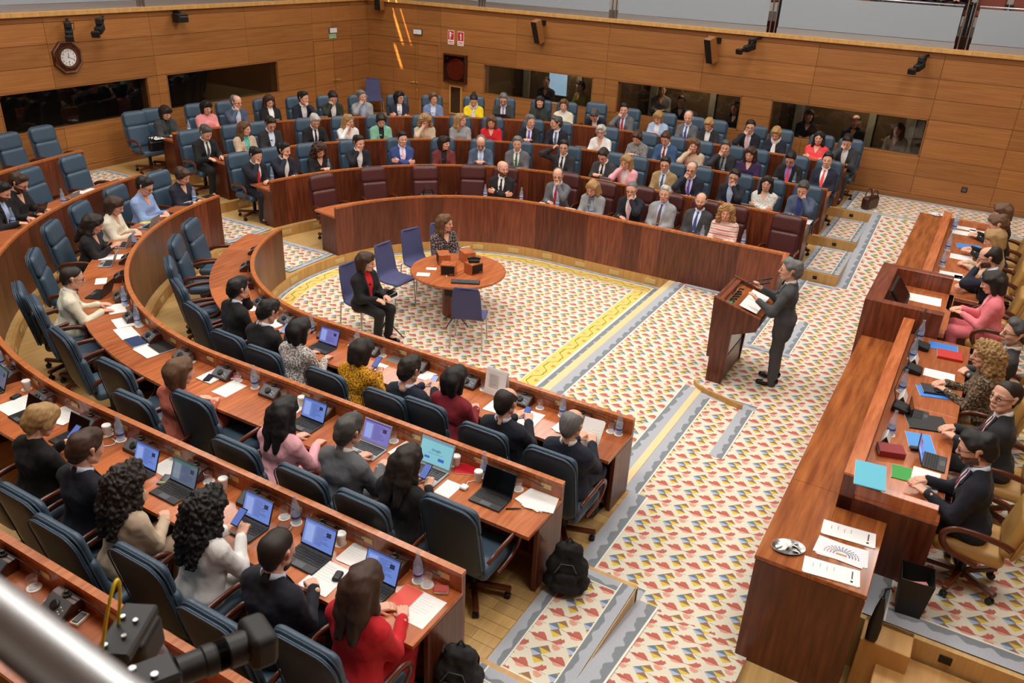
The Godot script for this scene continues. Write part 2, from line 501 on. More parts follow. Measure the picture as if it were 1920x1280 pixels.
func make_materials() -> void:
	var red_a := grain(Color(0.47, 0.24, 0.15), Color(0.31, 0.14, 0.085), 0.35, 11)
	var red_b := grain(Color(0.54, 0.29, 0.18), Color(0.38, 0.18, 0.11), 0.4, 12)
	var oak := grain(Color(0.69, 0.47, 0.26), Color(0.57, 0.36, 0.185), 0.3, 13, 0.8, true)
	var pale := grain(Color(0.88, 0.74, 0.5), Color(0.79, 0.63, 0.4), 0.35, 14, 0.8)
	var top := grain(Color(0.77, 0.46, 0.28), Color(0.63, 0.34, 0.195), 0.4, 15, 0.8)
	var shelf := grain(Color(0.7, 0.42, 0.22), Color(0.5, 0.27, 0.14), 0.3, 16)
	for i in 4:
		var t := 0.82 + 0.1 * i
		mats["front%d" % i] = wood(red_a if i % 2 else red_b, 0.3, Vector3(0.9, 0.7, 0.9), Color(t, t, t))
		mats["wall%d" % i] = wood(oak, 0.38, Vector3(0.45, 1.3, 0.45), Color(0.93 + 0.025 * i, 0.93 + 0.025 * i, 0.93 + 0.022 * i))
		# the wall veneer lies on its side
		mats["plank%d" % i] = wood(pale, 0.35, Vector3(0.8, 0.8, 0.8), Color(0.84 + 0.055 * i, 0.84 + 0.055 * i, 0.84 + 0.05 * i))
		mats["top%d" % i] = wood(top, 0.2, Vector3(0.8, 0.8, 0.8), Color(0.9 + 0.05 * i, 0.9 + 0.05 * i, 0.9 + 0.05 * i))
	mats.oak = mats.wall1
	mats.rail = wood(grain(Color(0.77, 0.48, 0.27), Color(0.64, 0.35, 0.18), 0.4, 17), 0.3, Vector3(0.9, 0.9, 0.9))
	mats.pale = mats.plank2
	mats.plinth = wood(pale, 0.4, Vector3(0.5, 0.6, 0.5), Color(0.92, 0.86, 0.78))
	mats.nosing = std(Color(0.93, 0.82, 0.62), 0.4)
	mats.shelf = wood(shelf, 0.17, Vector3(0.6, 0.6, 0.6))
	mats.dark_wood = wood(red_a, 0.35, Vector3(0.8, 0.6, 0.8), Color(0.7, 0.66, 0.64))
	mats.chair_wood = std(Color(0.36, 0.17, 0.1), 0.25)
	mats.blue_leather = std(Color(0.235, 0.315, 0.385), 0.42)
	mats.blue_leather_seat = std(Color(0.14, 0.22, 0.3), 0.36)
	mats.brown_leather = std(Color(0.3, 0.135, 0.13), 0.4)
	mats.tan_leather = std(Color(0.72, 0.55, 0.3), 0.42)
	for l in ["blue_leather", "brown_leather", "tan_leather", "blue_leather_seat"]:
		mats[l].normal_enabled = true
		mats[l].normal_texture = weave_tex()
		mats[l].normal_scale = 0.3
		mats[l].uv1_triplanar = true
		mats[l].uv1_scale = Vector3.ONE * 4.0
	mats.black = std(Color(0.045, 0.045, 0.05), 0.5)
	mats.black_gloss = std(Color(0.03, 0.03, 0.035), 0.22)
	mats.shoe = std(Color(0.04, 0.035, 0.035), 0.25)
	mats.grey_plastic = std(Color(0.3, 0.32, 0.34), 0.5)
	mats.console_face = std(Color(0.34, 0.36, 0.38), 0.45)
	mats.button = std(Color(0.85, 0.86, 0.87), 0.5)
	mats.steel = std(Color(0.78, 0.79, 0.8), 0.25, 1.0)
	mats.satin_steel = std(Color(0.74, 0.75, 0.76), 0.42, 1.0)
	mats.brass = std(Color(0.85, 0.75, 0.45), 0.35, 0.6)
	mats.plate = std(Color(0.82, 0.73, 0.5), 0.45, 0.2)
	mats.paper = std(Color(0.93, 0.93, 0.92), 0.8)
	mats.white = std(Color(0.9, 0.9, 0.89), 0.5)
	mats.violet = std(Color(0.3, 0.31, 0.47), 0.9)
	mats.violet.rim_enabled = true
	mats.violet.rim = 0.25
	mats.violet.normal_enabled = true
	mats.violet.normal_texture = weave_tex()
	mats.violet.uv1_triplanar = true
	mats.violet.uv1_scale = Vector3.ONE * 6.0
	var gl := std(Color(0.93, 0.95, 0.96, 0.05), 0.02)
	gl.transparency = BaseMaterial3D.TRANSPARENCY_ALPHA
	mats.glass = gl
	var bt := std(Color(0.75, 0.85, 0.95, 0.25), 0.02)
	bt.transparency = BaseMaterial3D.TRANSPARENCY_ALPHA
	mats.bottle = bt
	var wp := std(Color(0.03, 0.03, 0.03, 0.3), 0.02)
	wp.transparency = BaseMaterial3D.TRANSPARENCY_ALPHA
	mats.pane = wp
	var fr := std(Color(0.6, 0.64, 0.67, 0.93), 0.35)
	fr.transparency = BaseMaterial3D.TRANSPARENCY_ALPHA
	mats.frosted = fr
	mats.carpet = std(Color.WHITE, 0.95)
	mats.carpet.albedo_texture = carpet_tex()
	mats.border = std(Color.WHITE, 0.95)
	mats.border.albedo_texture = border_tex()
	mats.garland = std(Color.WHITE, 0.95)
	mats.garland.albedo_texture = garland_tex()

func colour(c: Color, rough := 0.6) -> StandardMaterial3D:
	var key := [c, rough, "plain"]
	if not cloths.has(key):
		cloths[key] = std(c, rough)
	return cloths[key]

# ---------------------------------------------------------------- chairs
var chair_parts := []

# every part: [name, mesh, which material]
func make_chair_kit() -> void:
	var tl := Basis(Vector3.RIGHT, deg_to_rad(-11))
	# people face +z; the back leans away from them
	var bo := Vector3(0, 0.5, -0.245)
	var shell := MB.new()
	shell.rbox(bo + tl * Vector3(0, 0.33, -0.035), Vector3(0.52, 0.74, 0.055), 0.13, 5, tl)
	chair_parts.append(["back_shell", shell.mesh(), 0])
	var up := MB.new()
	up.rbox(bo + tl * Vector3(0, 0.545, 0.015), Vector3(0.505, 0.29, 0.085), 0.075, 5, tl)
	chair_parts.append(["headrest", up.mesh(), 0])
	var lw := MB.new()
	lw.rbox(bo + tl * Vector3(0, 0.2, 0.02), Vector3(0.49, 0.43, 0.1), 0.06, 5, tl)
	chair_parts.append(["backrest", lw.mesh(), 0])
	var pp := MB.new()
	for off in [-0.012, -0.05]:
		var loop := []
		for i in 33:
			var w := PI * i / 32.0
			# up one side, over the rounded top and down the other
			var x := 0.262 * clampf(cos(w) * 1.6, -1.0, 1.0)
			var y := 0.0
			if i <= 3 or i >= 29:
				y = 0.02 + 0.16 * (i if i <= 3 else 32 - i)
				x = 0.262 if i <= 3 else -0.262
			else:
				var q := (i - 4) / 24.0
				var ang := PI * q
				var sx := cos(ang)
				var sy := sin(ang)
				x = 0.132 * signf(sx) * (1.0 if absf(sx) > 0.02 else 0.0) + 0.13 * sx
				y = 0.572 + 0.13 * sy
			loop.append(bo + tl * Vector3(x, y, off))
		pp.tube(loop, 0.0055, 0.0055, 5)
	chair_parts.append(["piping", pp.mesh(), 0])
	var seat := MB.new()
	seat.rbox(Vector3(0, 0.44, 0.02), Vector3(0.52, 0.12, 0.52), 0.055, 5)
	chair_parts.append(["seat", seat.mesh(), 0])
	for s in [1.0, -1.0]:
		var arm := MB.new()
		var pth := []
		var ctl := [Vector3(0.285 * s, 0.62, -0.25), Vector3(0.3 * s, 0.66, -0.17), Vector3(0.31 * s, 0.685, 0.0), Vector3(0.31 * s, 0.68, 0.14), Vector3(0.308 * s, 0.62, 0.225), Vector3(0.302 * s, 0.53, 0.22), Vector3(0.292 * s, 0.45, 0.15), Vector3(0.28 * s, 0.405, 0.04), Vector3(0.265 * s, 0.375, -0.06)]
		for i in ctl.size() - 1:
			for q in 4:
				pth.append(catmull(ctl, i, q / 4.0))
		pth.append(ctl[-1])
		arm.tube(pth, 0.03, 0.026, 8, 0.5, Vector3(s, 0, 0))
		# wide across, thin through
		chair_parts.append(["armrest", arm.mesh(), 1])
	var col := MB.new()
	col.lathe([Vector2(0, 0.385), Vector2(0.06, 0.385), Vector2(0.05, 0.34), Vector2(0.032, 0.33), Vector2(0.032, 0.13), Vector2(0.05, 0.12), Vector2(0.05, 0.07), Vector2(0, 0.07)], 12)
	chair_parts.append(["column", col.mesh(), 2])
	for i in 5:
		var w := TAU * i / 5.0 + 0.3
		var d := Vector3(cos(w), 0, sin(w))
		var leg := MB.new()
		var bs := Basis(Vector3(-d.z, 0, d.x), Vector3.UP, d)
		leg.box(d * 0.18 + Vector3(0, 0.105, 0), Vector3(0.05, 0.045, 0.3), 0.01, bs)
		chair_parts.append(["leg", leg.mesh(), 1])
		var cs := MB.new()
		for q in [-0.016, 0.016]:
			var sd := Vector3(-d.z, 0, d.x)
			cs.lathe([Vector2(0, -0.011), Vector2(0.026, -0.011), Vector2(0.03, 0.0), Vector2(0.026, 0.011), Vector2(0, 0.011)], 10, d * 0.3 + Vector3(0, 0.03, 0) + sd * q, Basis(Vector3.UP, sd, d))
		cs.box(d * 0.3 + Vector3(0, 0.07, 0), Vector3(0.025, 0.03, 0.025), 0.004)
		chair_parts.append(["caster", cs.mesh(), 2])

func catmull(p: Array, i: int, t: float) -> Vector3:
	var a: Vector3 = p[maxi(i - 1, 0)]
	var b: Vector3 = p[i]
	var c: Vector3 = p[mini(i + 1, p.size() - 1)]
	var d: Vector3 = p[mini(i + 2, p.size() - 1)]
	return b.cubic_interpolate(c, a, d, t)

var chair_proto := {}
func chair(kind: String, at: Vector3, yaw: float, label: String, group: String) -> Node3D:
	if not chair_proto.has(kind):
		var o := thing("office_chair", label, "chair", at, yaw, group)
		for p in chair_parts:
			part(p[0], p[1], [mats[kind + "_leather"], mats.chair_wood, mats.black][p[2]], o)
		chair_proto[kind] = o
		return o
	var c: Node3D = chair_proto[kind].duplicate()
	c.name = numbered("office_chair")
	add_child(c)
	c.position = at
	c.rotation.y = yaw
	tag(c, label, "chair", group)
	return c

# visitor chair: a curved upholstered shell on four steel legs
func visitor_chair(at: Vector3, yaw: float, label: String) -> Node3D:
	if not chair_proto.has("visitor"):
		var o := thing("upholstered_chair", label, "chair", at, yaw, "violet chairs around the round table")
		var m := MB.new()
		var prof := [Vector3(0, 0.97, -0.27), Vector3(0, 0.8, -0.235), Vector3(0, 0.62, -0.2), Vector3(0, 0.51, -0.175), Vector3(0, 0.45, -0.1), Vector3(0, 0.44, 0.05), Vector3(0, 0.455, 0.18), Vector3(0, 0.44, 0.235)]
		var wid := [0.165, 0.19, 0.2, 0.205, 0.22, 0.23, 0.235, 0.22]
		var rows := []
		for i in prof.size() - 1:
			for q in 3:
				rows.append([catmull(prof, i, q / 3.0), lerpf(wid[i], wid[i + 1], q / 3.0)])
		rows.append([prof[-1], wid[-1]])
		for side in [0, 1]:
			var s0 := m.v.size()
			for i in rows.size():
				var d: Vector3 = (rows[mini(i + 1, rows.size() - 1)][0] - rows[maxi(i - 1, 0)][0]).normalized()
				var nn := Vector3(0, d.z, -d.y) * (1.0 if side == 0 else -1.0)
				for j in 7:
					var x: float = rows[i][1] * (j / 3.0 - 1.0)
					var bow := 0.02 * pow(j / 3.0 - 1.0, 2) * (1.0 if i < 11 else 0.0)
					m.vert(rows[i][0] + Vector3(x, 0, bow) + nn * 0.018, nn)
			for i in rows.size() - 1:
				for j in 6:
					var q := s0 + i * 7 + j
					m.tri(q, q + 1, q + 8)
					m.tri(q, q + 8, q + 7)
		var rim := []
		var R := rows.size()
		for i in R:
			rim.append(rows[i][0] + Vector3(rows[i][1], 0, 0.02 if i < 11 else 0.0))
		for i in range(R - 1, -1, -1):
			rim.append(rows[i][0] + Vector3(-rows[i][1], 0, 0.02 if i < 11 else 0.0))
		rim.append(rim[0])
		m.tube(rim, 0.019, 0.019, 8)
		part("seat_shell", m.mesh(), mats.violet, o)
		for s in [[1, 1], [-1, 1], [1, -1], [-1, -1]]:
			var l := MB.new()
			l.tube([Vector3(0.19 * s[0], 0.43, 0.17 * s[1]), Vector3(0.225 * s[0], 0.41, 0.2 * s[1]), Vector3(0.24 * s[0], 0.0, 0.225 * s[1])], 0.011, 0.011, 8)
			part("leg", l.mesh(), mats.satin_steel, o)
		chair_proto.visitor = o
		return o
	var c: Node3D = chair_proto.visitor.duplicate()
	c.name = numbered("upholstered_chair")
	add_child(c)
	c.position = at
	c.rotation.y = yaw
	tag(c, label, "chair", "violet chairs around the round table")
	return c

# ---------------------------------------------------------------- small things on the desks
var kit := {}

func screen_tex(kind: int) -> Texture2D:
	var key := "screen%d" % kind
	if texs.has(key):
		return texs[key]
	var im := Image.create(96, 64, false, Image.FORMAT_RGB8)
	im.fill([Color(0.45, 0.55, 0.85), Color(0.55, 0.8, 0.85), Color(0.5, 0.48, 0.78), Color(0.38, 0.42, 0.5)][kind])
	var rng := RandomNumberGenerator.new()
	rng.seed = 40 + kind
	im.fill_rect(Rect2i(0, 0, 96, 5), [Color(0.35, 0.42, 0.7), Color(0.45, 0.65, 0.75), Color(0.35, 0.3, 0.6), Color(0.25, 0.45, 0.35)][kind])
	if kind != 1:
		im.fill_rect(Rect2i(6, 10, 26, 46), Color(0.6, 0.68, 0.92) if kind != 3 else Color(0.5, 0.55, 0.6))
		for i in 12:
			im.fill_rect(Rect2i(38, 10 + i * 4, rng.randi_range(20, 48), 1), Color(0.25, 0.28, 0.45))
		im.fill_rect(Rect2i(70, 14, 14, 12), Color(0.2, 0.2, 0.3))
	else:
		im.fill_rect(Rect2i(24, 36, 48, 1), Color(0.4, 0.55, 0.6))
		im.fill_rect(Rect2i(16, 46, 16, 6), Color(0.3, 0.4, 0.8))
		im.fill_rect(Rect2i(58, 44, 18, 8), Color(0.25, 0.4, 0.75))
	texs[key] = ImageTexture.create_from_image(im)
	return texs[key]

func screen_mat(kind: int) -> StandardMaterial3D:
	var key := ["screen", kind]
	if not cloths.has(key):
		var m := std(Color(0.02, 0.02, 0.025), 0.15)
		if kind >= 0:
			m.emission_enabled = true
			m.emission_operator = BaseMaterial3D.EMISSION_OP_MULTIPLY
			m.emission = Color.WHITE
			m.emission_texture = screen_tex(kind)
			m.emission_energy_multiplier = 0.8
		cloths[key] = m
	return cloths[key]

# a laptop seen from its user's side: z towards the user; screen: -1 is off
func laptop(at: Vector3, yaw: float, label: String, body: Color, screen: int, w := 0.3, open := 112.0) -> Node3D:
	var o := thing("laptop", label, "laptop", at, yaw, "laptops on the desks")
	var d := w * 0.69
	var bm := colour(body, 0.4)
	var b := MB.new()
	b.box(Vector3(0, 0.008, 0), Vector3(w, 0.014, d), 0.004)
	var base := part("base", b.mesh(), bm, o)
	var k := MB.new()
	for r in 5:
		for c in 13:
			k.box(Vector3((c - 6) * w * 0.07, 0.0165, -d * 0.36 + r * d * 0.115), Vector3(w * 0.058, 0.003, d * 0.09))
	part("keyboard", k.mesh(), mats.black, base)
	var t := MB.new()
	t.box(Vector3(0, 0.0155, d * 0.34), Vector3(w * 0.32, 0.002, d * 0.24))
	part("trackpad", t.mesh(), mats.grey_plastic, base)
	var sb := Basis(Vector3.RIGHT, deg_to_rad(open - 180.0 + 90.0) * -1.0)
	var lid := MB.new()
	var hg := Vector3(0, 0.012, -d * 0.5)
	lid.box(hg + sb * Vector3(0, d * 0.5, 0), Vector3(w, d, 0.008), 0.003, sb)
	var l := part("lid", lid.mesh(), bm, o)
	var s := MB.new()
	var c0 := hg + sb * Vector3(0, d * 0.52, 0.0048)
	var ex := sb * Vector3(w * 0.47, 0, 0)
	var ey := sb * Vector3(0, d * 0.44, 0)
	s.face([c0 - ex - ey, c0 + ex - ey, c0 + ex + ey, c0 - ex + ey], sb * Vector3(0, 0, 1), [Vector2(0, 1), Vector2(1, 1), Vector2(1, 0), Vector2(0, 0)])
	part("screen", s.mesh(), screen_mat(screen), l)
	if screen == 1:
		text(l, "page_title", "Google", c0 + sb * Vector3(0, d * 0.08, 0.001), 0.022, colour(Color(0.2, 0.35, 0.6)))
		l.get_child(-1).basis = sb
	return o

func proto(called: String, label: String, category: String, group: String, at: Vector3, yaw: float) -> Node3D:
	var c: Node3D = kit[called].duplicate()
	c.name = numbered(called)
	add_child(c)
	c.position = at
	c.rotation.y = yaw
	return tag(c, label, category, group)

func make_small_kit() -> void:
	# prototypes are kept outside the scene and copied in
	var o := Node3D.new()
	var m := MB.new()
	m.lathe([Vector2(0, 0.004), Vector2(0.034, 0.004), Vector2(0.036, 0.012), Vector2(0.036, 0.13), Vector2(0.032, 0.16), Vector2(0.016, 0.215), Vector2(0.0135, 0.25), Vector2(0.0155, 0.252), Vector2(0.0155, 0.262), Vector2(0.012, 0.263)], 16)
	part("glass_body", m.mesh(), mats.bottle, o)
	m = MB.new()
	m.lathe([Vector2(0.0366, 0.04), Vector2(0.0368, 0.045), Vector2(0.0368, 0.095), Vector2(0.0366, 0.1)], 16)
	part("label", m.mesh(), colour(Color(0.72, 0.78, 0.9)), o)
	m = MB.new()
	m.lathe([Vector2(0.0369, 0.06), Vector2(0.0371, 0.062), Vector2(0.0371, 0.078), Vector2(0.0369, 0.08)], 16)
	part("label_band", m.mesh(), colour(Color(0.2, 0.3, 0.65)), o)
	m = MB.new()
	m.lathe([Vector2(0, 0), Vector2(0.046, 0), Vector2(0.046, 0.003), Vector2(0, 0.003)], 18)
	part("coaster", m.mesh(), mats.paper, o)
	kit.water_bottle = o
	o = Node3D.new()
	m = MB.new()
	m.lathe([Vector2(0, 0.008), Vector2(0.031, 0.008), Vector2(0.0345, 0.09), Vector2(0.0325, 0.09), Vector2(0.029, 0.014), Vector2(0, 0.014)], 18)
	part("glass_wall", m.mesh(), mats.glass, o)
	m = MB.new()
	m.lathe([Vector2(0, 0), Vector2(0.048, 0), Vector2(0.048, 0.003), Vector2(0, 0.003)], 18)
	part("coaster", m.mesh(), mats.paper, o)
	m = MB.new()
	m.lathe([Vector2(0, 0.004), Vector2(0.03, 0.004), Vector2(0.03, 0.008), Vector2(0, 0.008)], 16)
	part("base", m.mesh(), colour(Color(0.85, 0.87, 0.88), 0.1), o)
	kit.drinking_glass = o
	o = Node3D.new()
	m = MB.new()
	m.lathe([Vector2(0, 0), Vector2(0.028, 0), Vector2(0.039, 0.095), Vector2(0.037, 0.097)], 18)
	part("cup_wall", m.mesh(), colour(Color(0.86, 0.84, 0.79)), o)
	m = MB.new()
	m.lathe([Vector2(0.041, 0.094), Vector2(0.041, 0.1), Vector2(0.037, 0.108), Vector2(0, 0.106)], 18)
	part("lid", m.mesh(), mats.white, o)
	kit.paper_cup = o
	o = Node3D.new()
	m = MB.new()
	m.rbox(Vector3(0, 0.016, 0), Vector3(0.058, 0.032, 0.1), 0.016, 3)
	part("shell", m.mesh(), mats.black, o)
	m = MB.new()
	m.box(Vector3(0, 0.031, 0.028), Vector3(0.006, 0.005, 0.014), 0.002)
	part("wheel", m.mesh(), mats.grey_plastic, o)
	kit.computer_mouse = o
	o = Node3D.new()
	m = MB.new()
	m.box(Vector3(0, 0.0045, 0), Vector3(0.072, 0.008, 0.145), 0.003)
	part("case", m.mesh(), mats.black_gloss, o)
	m = MB.new()
	m.face([Vector3(-0.032, 0.009, -0.064), Vector3(0.032, 0.009, -0.064), Vector3(0.032, 0.009, 0.064), Vector3(-0.032, 0.009, 0.064)], Vector3.UP)
	part("screen", m.mesh(), colour(Color(0.16, 0.18, 0.24), 0.1), o)
	kit.smartphone = o
	# conference console: a wooden wedge with a grey slanted face; +z is the user's side
	o = Node3D.new()
	m = MB.new()
	var pf := [Vector3(0, 0, 0.075), Vector3(0, 0.03, 0.075), Vector3(0, 0.095, -0.02), Vector3(0, 0.1, -0.075), Vector3(0, 0, -0.075)]
	for i in 5:
		var a: Vector3 = pf[i]
		var b: Vector3 = pf[(i + 1) % 5]
		var w := Vector3(0.11, 0, 0)
		m.quad(a - w, a + w, b + w, b - w)
		if m.n[-1].dot(((a + b) * 0.5) - Vector3(0, 0.05, 0)) < 0.0:
			for q in range(m.n.size() - 4, m.n.size()):
				m.n[q] = -m.n[q]
			for q in range(m.ix.size() - 6, m.ix.size(), 3):
				var z := m.ix[q]
				m.ix[q] = m.ix[q + 1]
				m.ix[q + 1] = z
	for s in [-1.0, 1.0]:
		var pts := []
		for p in pf:
			pts.append(p + Vector3(0.11 * s, 0, 0))
		m.face(pts, Vector3(s, 0, 0))
	part("housing", m.mesh(), mats.dark_wood, o)
	var fb := Basis(Vector3.RIGHT, atan2(0.065, 0.095))
	m = MB.new()
	m.box(Vector3(0, 0.0655, 0.0285), Vector3(0.205, 0.006, 0.108), 0.002, fb)
	var fp := part("face_plate", m.mesh(), mats.console_face, o)
	m = MB.new()
	m.lathe([Vector2(0.034, 0.003), Vector2(0.034, 0.014), Vector2(0.026, 0.02), Vector2(0.0, 0.02)], 18, Vector3(-0.01, 0.0665, 0.028), fb)
	part("dial", m.mesh(), mats.black, fp)
	m = MB.new()
	for q in [[0.045, -0.005], [0.07, 0.005], [0.04, 0.025], [0.06, 0.032]]:
		m.box(Vector3(0, 0.0655, 0.0285) + fb * Vector3(q[0], 0.004, q[1]), Vector3(0.012, 0.004, 0.007), 0.001, fb)
	part("buttons", m.mesh(), mats.button, fp)
	m = MB.new()
	m.lathe([Vector2(0.028, 0.0), Vector2(0.03, 0.012), Vector2(0.016, 0.016), Vector2(0.013, 0.034), Vector2(0, 0.036)], 14, Vector3(0, 0.096, -0.05))
	part("microphone_base", m.mesh(), mats.black, o)
	m = MB.new()
	m.tube([Vector3(0, 0.12, -0.05), Vector3(0.06, 0.128, -0.056), Vector3(0.2, 0.12, -0.062), Vector3(0.33, 0.1, -0.066)], 0.004, 0.004, 6)
	part("gooseneck", m.mesh(), mats.black, o)
	m = MB.new()
	m.tube([Vector3(0.32, 0.102, -0.066), Vector3(0.36, 0.094, -0.068), Vector3(0.385, 0.089, -0.069)], 0.009, 0.006, 8)
	part("microphone_head", m.mesh(), colour(Color(0.22, 0.22, 0.23)), o)
	kit.microphone_console = o

# sheets: [w, d] with a little fan of n leaves
func sheets(called: String, at: Vector3, yaw: float, label: String, cat: String, w: float, d: float, c: Color, n := 1, thick := 0.002) -> Node3D:
	var o := thing(called, label, cat, at, yaw, "papers on the desks")
	for i in n:
		var m := MB.new()
		m.box(Vector3(0.006 * i * (1 if i % 2 else -1), thick * (i + 0.5), 0.004 * i), Vector3(w, thick * 0.94, d), 0.0003, Basis(Vector3.UP, 0.05 * i * (1 if i % 2 else -1)))
		part("sheet", m.mesh(), colour(c, 0.8), o)
	if called == "paper_sheet" or called == "paper_stack":
		var t := MB.new()
		var y := thick * n + 0.0006
		for r in 7:
			var l := w * (0.62 if r % 3 else 0.4)
			t.face([Vector3(-w * 0.38, y, -d * 0.36 + r * d * 0.085), Vector3(-w * 0.38 + l, y, -d * 0.36 + r * d * 0.085), Vector3(-w * 0.38 + l, y, -d * 0.352 + r * d * 0.085), Vector3(-w * 0.38, y, -d * 0.352 + r * d * 0.085)], Vector3.UP)
		part("print_lines", t.mesh(), colour(Color(0.72, 0.72, 0.74), 0.8), o)
	return o

func slab_thing(called: String, at: Vector3, yaw: float, label: String, cat: String, s: Vector3, c: Color, rough := 0.5, ch := 0.003) -> Node3D:
	var o := thing(called, label, cat, at, yaw)
	var m := MB.new()
	m.box(Vector3(0, s.y * 0.5, 0), s, ch)
	part("cover", m.mesh(), colour(c, rough), o)
	var e := MB.new()
	e.box(Vector3(0.002, s.y * 0.5, 0.0), Vector3(s.x - 0.002, s.y * 0.6, s.z + 0.0012), 0.0)
	part("pages", e.mesh(), colour(Color(0.88, 0.87, 0.84), 0.8), o)
	return o
# ---------------------------------------------------------------- people
var poses := {}
var heads := {}
var hairs := {}
var cloth_noise: FastNoiseLite
var trousers_mesh: ArrayMesh
var shoes_mesh: ArrayMesh
var hand_mesh := {}
var vpatch: ArrayMesh
var lapel_mesh: ArrayMesh
var tie_mesh: ArrayMesh
var collar_mesh: ArrayMesh
var neckline_mesh: ArrayMesh
const HIP := Vector3(0, 0.56, 0)

func elbow(s: Vector3, w: Vector3, pole: Vector3, l1 := 0.29, l2 := 0.255) -> Array:
	var d := w - s
	var l := d.length()
	if l > (l1 + l2) * 0.985:
		w = s + d.normalized() * (l1 + l2) * 0.985
		d = w - s
		l = d.length()
	var x := (l1 * l1 - l2 * l2 + l * l) / (2.0 * l)
	var h := sqrt(maxf(l1 * l1 - x * x, 0.0))
	var u := d.normalized()
	var q := (pole - u * pole.dot(u)).normalized()
	return [s + u * x + q * h, w]

func torso_bars(f: Field, t: Transform3D, g := 0.0, belly := 0.0) -> void:
	f.cap(t * Vector3(-0.075, 0.0, -0.01), t * Vector3(0.075, 0.0, -0.01), 0.125 + g)
	f.cap(t * Vector3(-0.06, 0.15, 0.01 + belly), t * Vector3(0.06, 0.15, 0.01 + belly), 0.115 + g)
	f.cap(t * Vector3(-0.075, 0.31, 0.005), t * Vector3(0.075, 0.31, 0.005), 0.118 + g)
	f.cap(t * Vector3(-0.135, 0.415, -0.01), t * Vector3(0.135, 0.415, -0.01), 0.07 + g)
	f.cap(t * Vector3(0.12, 0.44, -0.02), t * Vector3(0.02, 0.505, -0.02), 0.05 + g, 0.045 + g)
	f.cap(t * Vector3(-0.12, 0.44, -0.02), t * Vector3(-0.02, 0.505, -0.02), 0.05 + g, 0.045 + g)

func leg_joints(stand: bool) -> Array:
	if stand:
		return [Vector3(0.09, 0.9, 0.0), Vector3(0.1, 0.49, 0.02), Vector3(0.105, 0.09, -0.02), Vector3(0.12, 0.035, 0.15)]
	return [Vector3(0.085, 0.55, 0.03), Vector3(0.12, 0.53, 0.43), Vector3(0.12, 0.1, 0.36), Vector3(0.135, 0.035, 0.53)]

# pose: lean in degrees, wrists and their pole, hand directions
func make_pose(called: String, lean: float, wl: Vector3, pl: Vector3, hl: Vector3, wr: Vector3, pr: Vector3, hr: Vector3, grip := 0, stand := false) -> void:
	var hip := Vector3(0, 0.93, 0) if stand else HIP
	var t := Transform3D(Basis(Vector3.RIGHT, deg_to_rad(lean)), hip)
	var body := Field.new()
	var jack := Field.new()
	body.k = 0.05
	jack.k = 0.05
	torso_bars(body, t, -0.006)
	body.cap(t * Vector3(0, 0.47, -0.02), t * Vector3(0, 0.6, 0.0), 0.056, 0.052)
	torso_bars(jack, t, 0.012, 0.012)
	if stand:
		jack.cap(t * Vector3(-0.085, -0.13, 0.0), t * Vector3(0.085, -0.13, 0.0), 0.118)
		jack.cap(t * Vector3(-0.085, -0.19, 0.01), t * Vector3(0.085, -0.19, 0.01), 0.108)
	var hands := []
	for s in [1.0, -1.0]:
		var sh: Vector3 = t * Vector3(0.185 * s, 0.41, -0.01)
		var r: Array = elbow(sh, wl if s > 0 else wr, pl if s > 0 else pr)
		body.cap(sh, r[0], 0.05, 0.042)
		body.cap(r[0], r[1], 0.042, 0.03)
		jack.cap(sh, r[0], 0.068, 0.058)
		jack.cap(r[0], r[0].lerp(r[1], 0.93), 0.056, 0.043)
		hands.append([r[1], hl if s > 0 else hr, s, (r[1] - r[0]).normalized()])
	var lj := leg_joints(stand)
	body.both(lj[0], lj[1], 0.075, 0.055)
	body.both(lj[1], lj[2], 0.052, 0.036)
	body.both(lj[2], lj[3], 0.036, 0.03)
	var st := {}
	var bm := body.build(0.028)
	for lod in [0, 1]:
		var tool := SurfaceTool.new()
		tool.append_from(bm, 0, Transform3D.IDENTITY)
		for h in hands:
			# fingers along h[1], palm towards the opposite of up
			var z: Vector3 = h[1].normalized()
			var up := Vector3.UP if absf(z.y) < 0.8 else -t.basis.z
			if called == "crossed":
				up = t.basis.z
			var x := up.cross(z).normalized()
			var y := z.cross(x).normalized()
			var bs := Basis(x, y, z)
			tool.append_from(hand_mesh[[grip + (2 if h[2] < 0.0 else 0), lod]], 0, Transform3D(bs, h[0] - z * 0.012))
		st[lod] = tool.commit()
	poses[called] = {"body": st, "jacket": jack.build(0.017, cloth_noise, 0.008), "torso": t, "stand": stand, "head": t * Vector3(0, 0.705, 0.02), "lean": lean}

